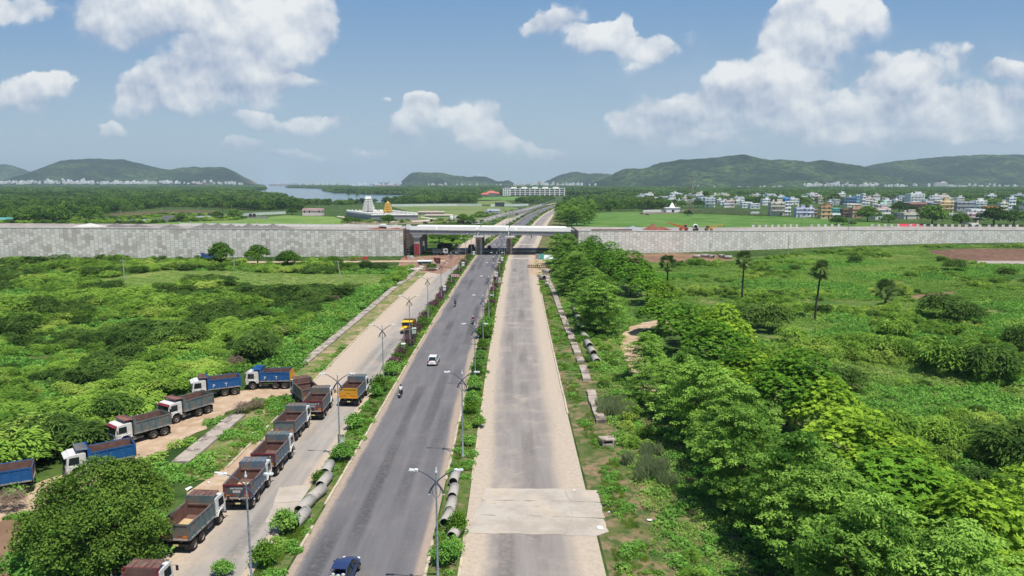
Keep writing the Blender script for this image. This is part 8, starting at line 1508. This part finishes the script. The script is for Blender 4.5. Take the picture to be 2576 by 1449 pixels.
b = MB(); b.hexa([(-w*.86, -4, z1), (w*1.0, -4, z1), (w*.8, 3, z2), (-w*1.05, 3, z2), (-w*.86, -4, z1+.25), (w*1.0, -4, z1+.25), (w*.8, 3, z2+.25), (-w*1.05, 3, z2+.25)]); b.build('roof', M('roof_red', S(206, 62, 78), .6, .08, .4), root); b = MB(); [b.tube([(x, y, 0), (x, y, z1 if y < 0 else z2)], .12, 6) for x in np.linspace(-w*.8, w*.78, 5) for y in (-3.8, 2.8)]; b.build('post', steel, root)
# buildings left of the road
house(763, 811, 525.5, 542.5, 'pink walled single storey hall with a small dark window behind the left wall', (222, 196, 192), 1, (206, 160, 160), '', 'building', 'hall', 9)
house(1226, 1257, 527, 540, 'white flat roofed shed beside the road behind the bridge', (216, 218, 216), 1, (200, 204, 206), '', 'building', 'shed', 8); house(1217, 1228, 531, 541, 'low grey annex left of the white roadside shed', GR, 1, None, '', 'building', 'shed', 6)
p = G(1257, 537); root = empty('billboard', (p.x, p.y, 0), R(8), 'dark backed billboard on a lattice frame above the white shed', 'billboard'); z0, z1 = P(CX, 519, p.y).z, P(CX, 509, p.y).z; b = MB(); b.box(-4.4, 4.4, -.1, .1, z0, z1); b.build('panel', M('billboard_dark', S(70, 78, 90), .7, .15), root); b = MB(); [b.tube([(x, .3, 0), (x, .3, z1)], .12, 5) for x in np.linspace(-4, 4, 5)]; [b.tube([(-4, .3, z), (4, .3, z)], .07, 4) for z in np.linspace(1, z1, 6)]; b.build('frame', steel, root)
for i, u in enumerate((1136, 1148)):
    p = G(u, 561); k = p.y/FPX; r = 4.6*k; zt_ = P(CX, 542.5, p.y).z; zb = P(CX, 552, p.y).z; root = empty('water_tank', (p.x, p.y, 0), 0, f'white water tank on a steel stand behind the bridge, {"left" if i == 0 else "right"} one', 'water tank', 'white water tanks'); b = MB(); b.lathe([(r, zb), (r, zt_-.4), (r*.6, zt_), (.01, zt_+.1)], 14); b.build('tank', boxw, root); b = MB(); [b.tube([(x*r*.8, y*r*.8, 0), (x*r*.8, y*r*.8, zb)], .1, 5) for x in (-1, 1) for y in (-1, 1)]; b.box(-r, r, -r, r, zb-.2, zb-.003); b.build('stand', steel, root)
# long white office building
Yo = 1560.; k = Yo/FPX; zb = 0; X0, X1 = (1265-CX)*k, (1419-CX)*k; zt_ = P(CX, 474, Yo).z; root = empty('office_building', (X0, Yo, 0), 0, 'long white four storey building with rows of dark verandas near the horizon', 'building'); Lw = X1-X0; fh = zt_/4
b = MB(); b.box(0, 16, 0, 14, 0, zt_*1.02); b.box(16, Lw, 3, 15, 0, zt_); 
for i in range(12): x = 16+(Lw-16)*i/11; b.box(x-1.0, x+1.0, -.5, 3, 0, zt_+1.2); 
for i in range(1, 5): b.box(16, Lw, .2, 3, i*fh-1.1, i*fh)
for i in range(5): x = 18+(Lw-20)*i/5; b.box(x, x+12, 4, 12, zt_, zt_+3.2)
b.build('wall', hm_((226, 224, 216)), root)
for i in range(4):
    for j in range(3): q = MB(); q.box(2+4.6*j, 4.6+4.6*j, -.05, -.003, i*fh+fh*.25, i*fh+fh*.75); q.build('window', wn, root)
    q = MB(); q.box(16.2, Lw-.2, 2.9, 2.997, i*fh+.3, (i+1)*fh-1.2); q.build('veranda_opening', M('veranda_dark', S(104, 96, 92), .9, .1), root)
b = MB(); b.box(.5, 16.5, 1, 1.4, zt_*1.02+.003, zt_+4.6); o = b.build('roof_sign', M('sign_navy', S(54, 60, 104), .6, .1), root); b = MB(); [b.box(2+1.7*i, 3.2+1.7*i, .94, .997, zt_+2.0, zt_+3.4) for i in range(8)]; b.build('sign_letters', txt_w, o)
p = P(1354, 466, Yo-40); fl = empty('flag', (p.x, Yo-40, 0), 0, 'large tricolour flag flying on a tall thin pole above the long white building', 'flag'); zt2 = P(CX, 455.5, Yo-40).z; b = MB(); b.tube([(0, 0, 0), (0, 0, zt2+.6)], [.3, .12], 6); b.build('pole', steel, fl)
for i, (cc) in enumerate((S(214, 120, 52), S(232, 232, 228), S(44, 106, 62))):
    V = []; F = []; n_ = 10; h0 = zt2-2.1*i
    for j in range(n_+1): t = j/n_; V += [(t*6, .5*math.sin(t*7), h0-t*4.2+.3*math.sin(t*5)), (t*6, .5*math.sin(t*7+.4), h0-2.1-t*4.2+.3*math.sin(t*5))]
    F = [(2*j, 2*j+2, 2*j+3, 2*j+1) for j in range(n_)]; q = MB(); q.add(V, F); q.build('flag_stripe', M(f'flag_{["saffron", "white", "green"][i]}', cc, .8, .05), fl)
rr_ = M('roof_salmon', S(206, 112, 100), .7, .12, .1)
for (a, b_, vt_, vb, lb) in ((1208, 1232, 485, 491, 'salmon roofed hall left of the long white building, front one'), (1222, 1250, 480, 490, 'tallest salmon roofed hall left of the long white building'), (1240, 1258, 483, 489, 'small salmon roofed hall beside the long white building')):
    p = G((a+b_)/2, vb+3); k = p.y/FPX; w = (b_-a)*k/2; zt_ = P(CX, vt_, p.y).z; root = empty('roofed_hall', (p.x, p.y, 0), 0, lb, 'building'); b = MB(); b.box(-w*.85, w*.85, -5, 5, 0, zt_*.6); b.build('wall', hm_((206, 180, 160)), root); b = MB(); b.hexa([(-w, -7, zt_*.58), (w, -7, zt_*.58), (w, 7, zt_*.58), (-w, 7, zt_*.58), (-w*.4, -1, zt_), (w*.4, -1, zt_), (w*.4, 1, zt_), (-w*.4, 1, zt_)]); b.build('roof', rr_, root)
# concrete ramp and walls left of the road behind the bridge
rp = [G(1213, 564), G(1262, 551), G(1300, 541.5), G(1330, 534), G(1352, 527), G(1378, 519)]
root = empty('concrete_ramp', (0, 0, 0), 0, 'narrow concrete ramp road with grey parapets curving left of the highway', 'ramp'); b = MB(); c_ = MB(); q = []
for i in range(len(rp)-1):
    for j in range(6): q.append(rp[i].lerp(rp[i+1], j/6))
q.append(rp[-1])
for i in range(len(q)-1):
    a, c = q[i], q[i+1]; d = c-a; nn = Vector((-d.y, d.x, 0)).normalized(); h0 = 1.6*min(1, i/8)+.3; h1 = 1.6*min(1, (i+1)/8)+.3
    def pp(p, o, z): return (p.x+nn.x*o, p.y+nn.y*o, z)
    b.hexa([pp(a, 0, -.2), pp(c, 0, -.2), pp(c, 7.5, -.2), pp(a, 7.5, -.2), pp(a, 0, h0), pp(c, 0, h1), pp(c, 7.5, h1), pp(a, 7.5, h0)])
    for o in (0, 7.2): c_.hexa([pp(a, o, h0+.003), pp(c, o, h1+.003), pp(c, o+.3, h1+.003), pp(a, o+.3, h0+.003), pp(a, o, h0+1.1), pp(c, o, h1+1.1), pp(c, o+.3, h1+1.1), pp(a, o+.3, h0+1.1)])
b.build('deck', M('ramp_grey', S(160, 156, 152), .9, .1, .1, coord='World'), root); c_.build('parapet', M('ramp_parapet', S(178, 174, 168), .9, .1, .1, coord='World'), root)
mw = M('wall_mint_white', S(214, 222, 214), .8, .05, .3)
def pwall(px, h, lb, post, ph): pts = [G(u, v) for u, v in px]; postwall('boundary_wall', [(p.x, p.y, 0) for p in pts], h, lb, post, ph, mw)
pwall([(470, 552), (560, 547.5), (640, 541.5), (719, 537.8)], 2.2, 'long white wall with posts around the green compound meadow', 4.4, .9)
pwall([(299, 562), (408, 557.5), (438, 556)], 2.2, 'white post wall behind the left embankment heaps', 4.4, .9)
pwall([(985, 519.5), (1080, 518.5), (1150, 518), (1212, 518.5)], 2.6, 'far white boundary wall behind the temple', 6, .8); pwall([(1234, 519.5), (1292, 519), (1330, 518)], 2.8, 'far white boundary wall right of the dark billboard', 6, .6)
b = MB(); p0, p1 = G(408, 558.5), G(472, 556.5); d = (p1-p0); L_ = d.length; b.box(0, L_, -.2, .2, 0, 4.6); o = b.build('grey_wall', M('block_wall_grey', S(140, 138, 136), .9, .12, .5), None, (p0.x, p0.y, 0)); o.rotation_euler = (0, 0, math.atan2(d.y, d.x)); tag(o, 'bare grey block wall between the two white post walls', 'wall')
p = G(635, 549.5); root = empty('tank_platform', (p.x, p.y, 0), 0, 'two black water tanks on a grey plinth in the compound meadow', 'water tank'); b = MB(); b.box(-3.5, 12, -3, 3, 0, 1.2); b.build('plinth', hm_((128, 124, 122)), root)
for x in (-1.4, 1.6): b = MB(); b.lathe([(1.2, 1.203), (1.25, 3.2), (.7, 3.9), (.01, 4.0)], 12, 0, True, Matrix.Translation((x, 0, 0))); b.build('tank', blk_m, root)
p = G(12, 561); root = empty('shed', (p.x, p.y, 0), 0, 'green roofed shed at the left edge behind the embankment', 'shed'); b = MB(); b.box(-6, 6, -3, 3, 0, 2.4); b.build('wall', hm_(GR), root); b = MB(); b.prism([(-3.6, 2.403), (3.6, 2.403), (0, 4.0)], 'x', -7, 7); b.build('roof', M('roof_teal', S(92, 160, 150), .7, .1), root)
for i, (u0, u1, v, lb) in enumerate([(1052, 1118, 539, 'long low pinkish roof of a building site right of the temple'), (1070, 1140, 545, 'pale slab of the building site in front of the pinkish roof')]):
    p = G((u0+u1)/2, v); w = (u1-u0)*p.y/FPX; b = MB(); b.box(-w/2, w/2, -6, 6, 1.8-.9*i, 2.6-.9*i); b.box(-w/2+.5, w/2-.5, -5, 5, 0, 1.797-.9*i); o = b.build('site_roof', hm_((206, 176, 166) if i == 0 else (196, 178, 160)), None, (p.x, p.y, 0)); tag(o, lb, 'building')
p = G(1900, 541); b = MB(); b.box(-3.2, 3.2, -1.2, 1.2, .5, 2.9); [b.tube([(x, -1.25, .5), (x, 1.25, .5)], .5, 12) for x in (-2, 2)]; b.box(-4.4, -3.2, -1.1, 1.1, .5, 2.4); o = b.build('parked_van', boxw, None, (p.x, p.y, 0), .12); tag(o, 'white van parked at the crop edge before the village', 'van')
for i, (u, v, lb) in enumerate([(1615, 541, 'dark grazing buffalo in the right meadow, left one'), (1629, 543, 'dark buffalo in the right meadow, right one of two')]):
    p = G(u, v); root = empty('buffalo', (p.x, p.y, 0), R(80), lb, 'animal', 'buffaloes in the meadow', 1.4); J = [(0, -.75, 1.05, .3), (0, 0, 1.05, .38), (0, .6, 1.1, .34), (0, 1.05, 1.15, .18), (0, 1.4, .95, .15), (0, 1.65, .8, .09)]; E = [(0, 1), (1, 2), (2, 3), (3, 4), (4, 5)]
    for x in (-.22, .22):
        for (yy, pr) in ((-.7, 0), (.55, 2)): k_ = len(J); J += [(x, yy, .65, .13), (x, yy+.05, .35, .08), (x, yy, .03, .09)]; E += [(pr, k_), (k_, k_+1), (k_+1, k_+2)]
    k_ = len(J); J += [(.3, 1.3, 1.25, .04), (.38, 1.1, 1.3, .02), (-.3, 1.3, 1.25, .04), (-.38, 1.1, 1.3, .02)]; E += [(4, k_), (k_, k_+1), (4, k_+2), (k_+2, k_+3)]; skinmesh('body', J, E, blk_m, root)
# ------------------------------------------------------------------ far towns: single houses of a few pixels, set on the slopes
from mathutils.bvhtree import BVHTree
_bv = [BVHTree.FromPolygons([v.co[:] for v in o.data.vertices], [p_.vertices[:] for p_ in o.data.polygons]) for o in bpy.data.objects if o.name.startswith('hill') and o.type == 'MESH']
def hitY(u, v, Ymax):
    d = ray(u, v).normalized(); best = None
    for t_ in _bv:
        loc_, nn, fi, ds = t_.ray_cast(Vector((0, 0, HC)), d)
        if loc_ is not None and (best is None or loc_.y < best.y): best = loc_
    if d.z < 0:
        g_ = d*(-HC/d.z)
        if best is None or g_.y < best.y: best = Vector((g_.x, g_.y, 0))
    if best is None or best.y > Ymax: best = P(u, v, Ymax); best.z = max(best.z, 0)
    return best
dm = [hm_(c) for c in (W_, (232, 228, 222), (214, 210, 204), (222, 206, 196))]; dh = []
for i in range(5):
    b = MB(); w = 8+2*i; h = 7+2*(i % 3); b.box(-w/2, w/2, -5, 5, -6, h); b.box(-w/2-.4, w/2+.4, -5.4, 5.4, h+.003, h+.6); b.box(w*.05, w*.4, -2, 4, h+.603, h+3.2)
    for j in range(3): b.box(-w*.4+j*w*.3, -w*.4+j*w*.3+1.4, -5.06, -5.003, h*.45, h*.7, 1)
    o = b.build('distant_house', [dm[i % 4], wn]); dh.append(o)
used_ = set(); RESTM = MB(); r9 = np.random.default_rng(11)
def town(fn, n_, label, group, Ymax, smin=.8, smax=1.3, quota=40):
    for i in range(n_):
        u, v = fn(); p = hitY(u, v, Ymax); q = int(r9.integers(0, 5))
        if i >= quota:                       # past the 300 largest: one object for the rest
            s = (smin+(smax-smin)*r9.random()); me = dh[q].data; RESTM.add([v_.co[:] for v_ in me.vertices], [p_.vertices[:] for p_ in me.polygons], 0, False, Matrix.Translation(p) @ Matrix.Rotation(R(r9.uniform(-20, 20)), 4, 'Z') @ Matrix.Scale(s, 4)); continue
        if q in used_: o = dh[q].copy(); col.objects.link(o)
        else: o = dh[q]; used_.add(q)
        o.location = (p.x, p.y, p.z); s = smin+(smax-smin)*r9.random(); o.scale = (s, s, s); o.rotation_euler = (0, 0, R(r9.uniform(-20, 20))); tag(o, label, 'house', group)
def fL():
    u = r9.uniform(-6, 470) if r9.random() < .9 else r9.uniform(470, 610); hgt = 3+4.5*math.exp(-((u-105)/45)**2)+4*math.exp(-((u-195)/35)**2)+2.5*math.exp(-((u-410)/25)**2)+1.5*math.exp(-((u-20)/30)**2)
    return u, 463.5-abs(r9.normal())*hgt*.55-r9.random()*1.5
town(fL, 230, 'tiny white house of the town at the foot of the left hill', 'houses at the foot of the left hill', 5200, .85, 1.35, 112)
town(lambda: (r9.uniform(690, 1010), 465.3-r9.random()*2.2), 70, 'tiny pale house of the far city across the river', 'houses of the far city', 6300, .9, 1.5, 15)
town(lambda: (r9.uniform(1075, 1260), 466+r9.normal()*1.5), 14, 'tiny white house under the island hill', 'houses under the island hill', 5000, .8, 1.1)
town(lambda: (r9.uniform(1196, 1224), 442.5+r9.random()*1.5), 8, 'pale building on the ridge of the island hill', 'buildings on the island hill ridge', 5600, .9, 1.3)
town(lambda: (r9.uniform(1290, 1500), 467-abs(r9.normal())*2.0), 50, 'tiny white house behind the long white building', 'houses behind the long white building', 4600, .8, 1.2, 20)
town(lambda: (r9.uniform(2022, 2210), 469-abs(r9.normal())*2.3), 75, 'tiny pale house in the cluster at the foot of the right hills', 'house cluster at the foot of the right hills', 3900, .6, 1.0, 70)
town(lambda: (r9.uniform(2210, 2576), 471-abs(r9.normal())*2.2), 60, 'tiny pale house in the scattered row below the far right hill', 'scattered houses below the far right hill', 3700, .6, 1.0, 30)
town(lambda: (r9.uniform(1560, 2020), 474-abs(r9.normal())*1.8), 26, 'tiny pale house among the trees below the nearest right hill', 'scattered houses below the nearest right hill', 3600, .6, .9, 16)
tag(RESTM.build('distant_houses', dm[0]), 'white specks of the far towns along the foot of the hills', 'houses', None, 'stuff')
p = hitY(2366, 470, 3700); b = MB(); b.box(-28, 28, -8, 8, -5, 22); [b.box(-28.2, 28.2, -8.6, -8.003, 5*i+1, 5*i+2.2) for i in range(4)]; b.box(4, 20, -5, 5, 22.003, 27); [b.box(-26+6.5*j, -22+6.5*j, -8.06, -8.003, 5*i+2.5, 5*i+4.6, 1) for i in range(4) for j in range(8)]; o = b.build('distant_block', [hm_((226, 216, 206)), wn], None, (p.x, p.y, p.z)); tag(o, 'largest pale block building below the far right hill', 'building')
p = G(972, 470.5); b = MB(); Lw = 66*p.y/FPX; b.box(-Lw/2, Lw/2, -6, 6, 8, 12); [b.box(-Lw/2+Lw*i/20-2, -Lw/2+Lw*i/20+2, -7, 7, -1, 14) for i in range(21)]; o = b.build('river_barrage', hm_((176, 140, 128)), None, (p.x, p.y, 0)); tag(o, 'long low reddish barrage across the water at the horizon', 'barrage')
p = G(712, 468.0); b = MB(); Lw = 66*p.y/FPX; b.box(-Lw/2, Lw/2, -6, 6, 10, 15); [b.box(-Lw/2+Lw*i/14-3, -Lw/2+Lw*i/14+3, -7, 7, -1, 18) for i in range(15)]; o = b.build('river_bridge', hm_((170, 150, 140)), None, (p.x, p.y, 0)); tag(o, 'long reddish bridge across the river mouth in front of the far city', 'bridge')
# ------------------------------------------------------------------ haze
hz = bpy.data.materials.new('haze_air'); hz.use_nodes = True; nt = hz.node_tree; nt.nodes.clear(); n, L = NT(nt)
pv = n('ShaderNodeVolumePrincipled'); pv.inputs['Color'].default_value = (.72, .85, 1.0, 1); pv.inputs['Density'].default_value = 8.5e-5; pv.inputs['Anisotropy'].default_value = .1
oo = n('ShaderNodeOutputMaterial'); L(pv.outputs[0], oo.inputs['Volume'])
mb = MB(); mb.box(-8900, 8900, -290, 12500, -3, 330)
hzo = mb.build('haze', hz); tag(hzo, 'pale blue haze thickening with distance over the plain', 'haze', kind='stuff')
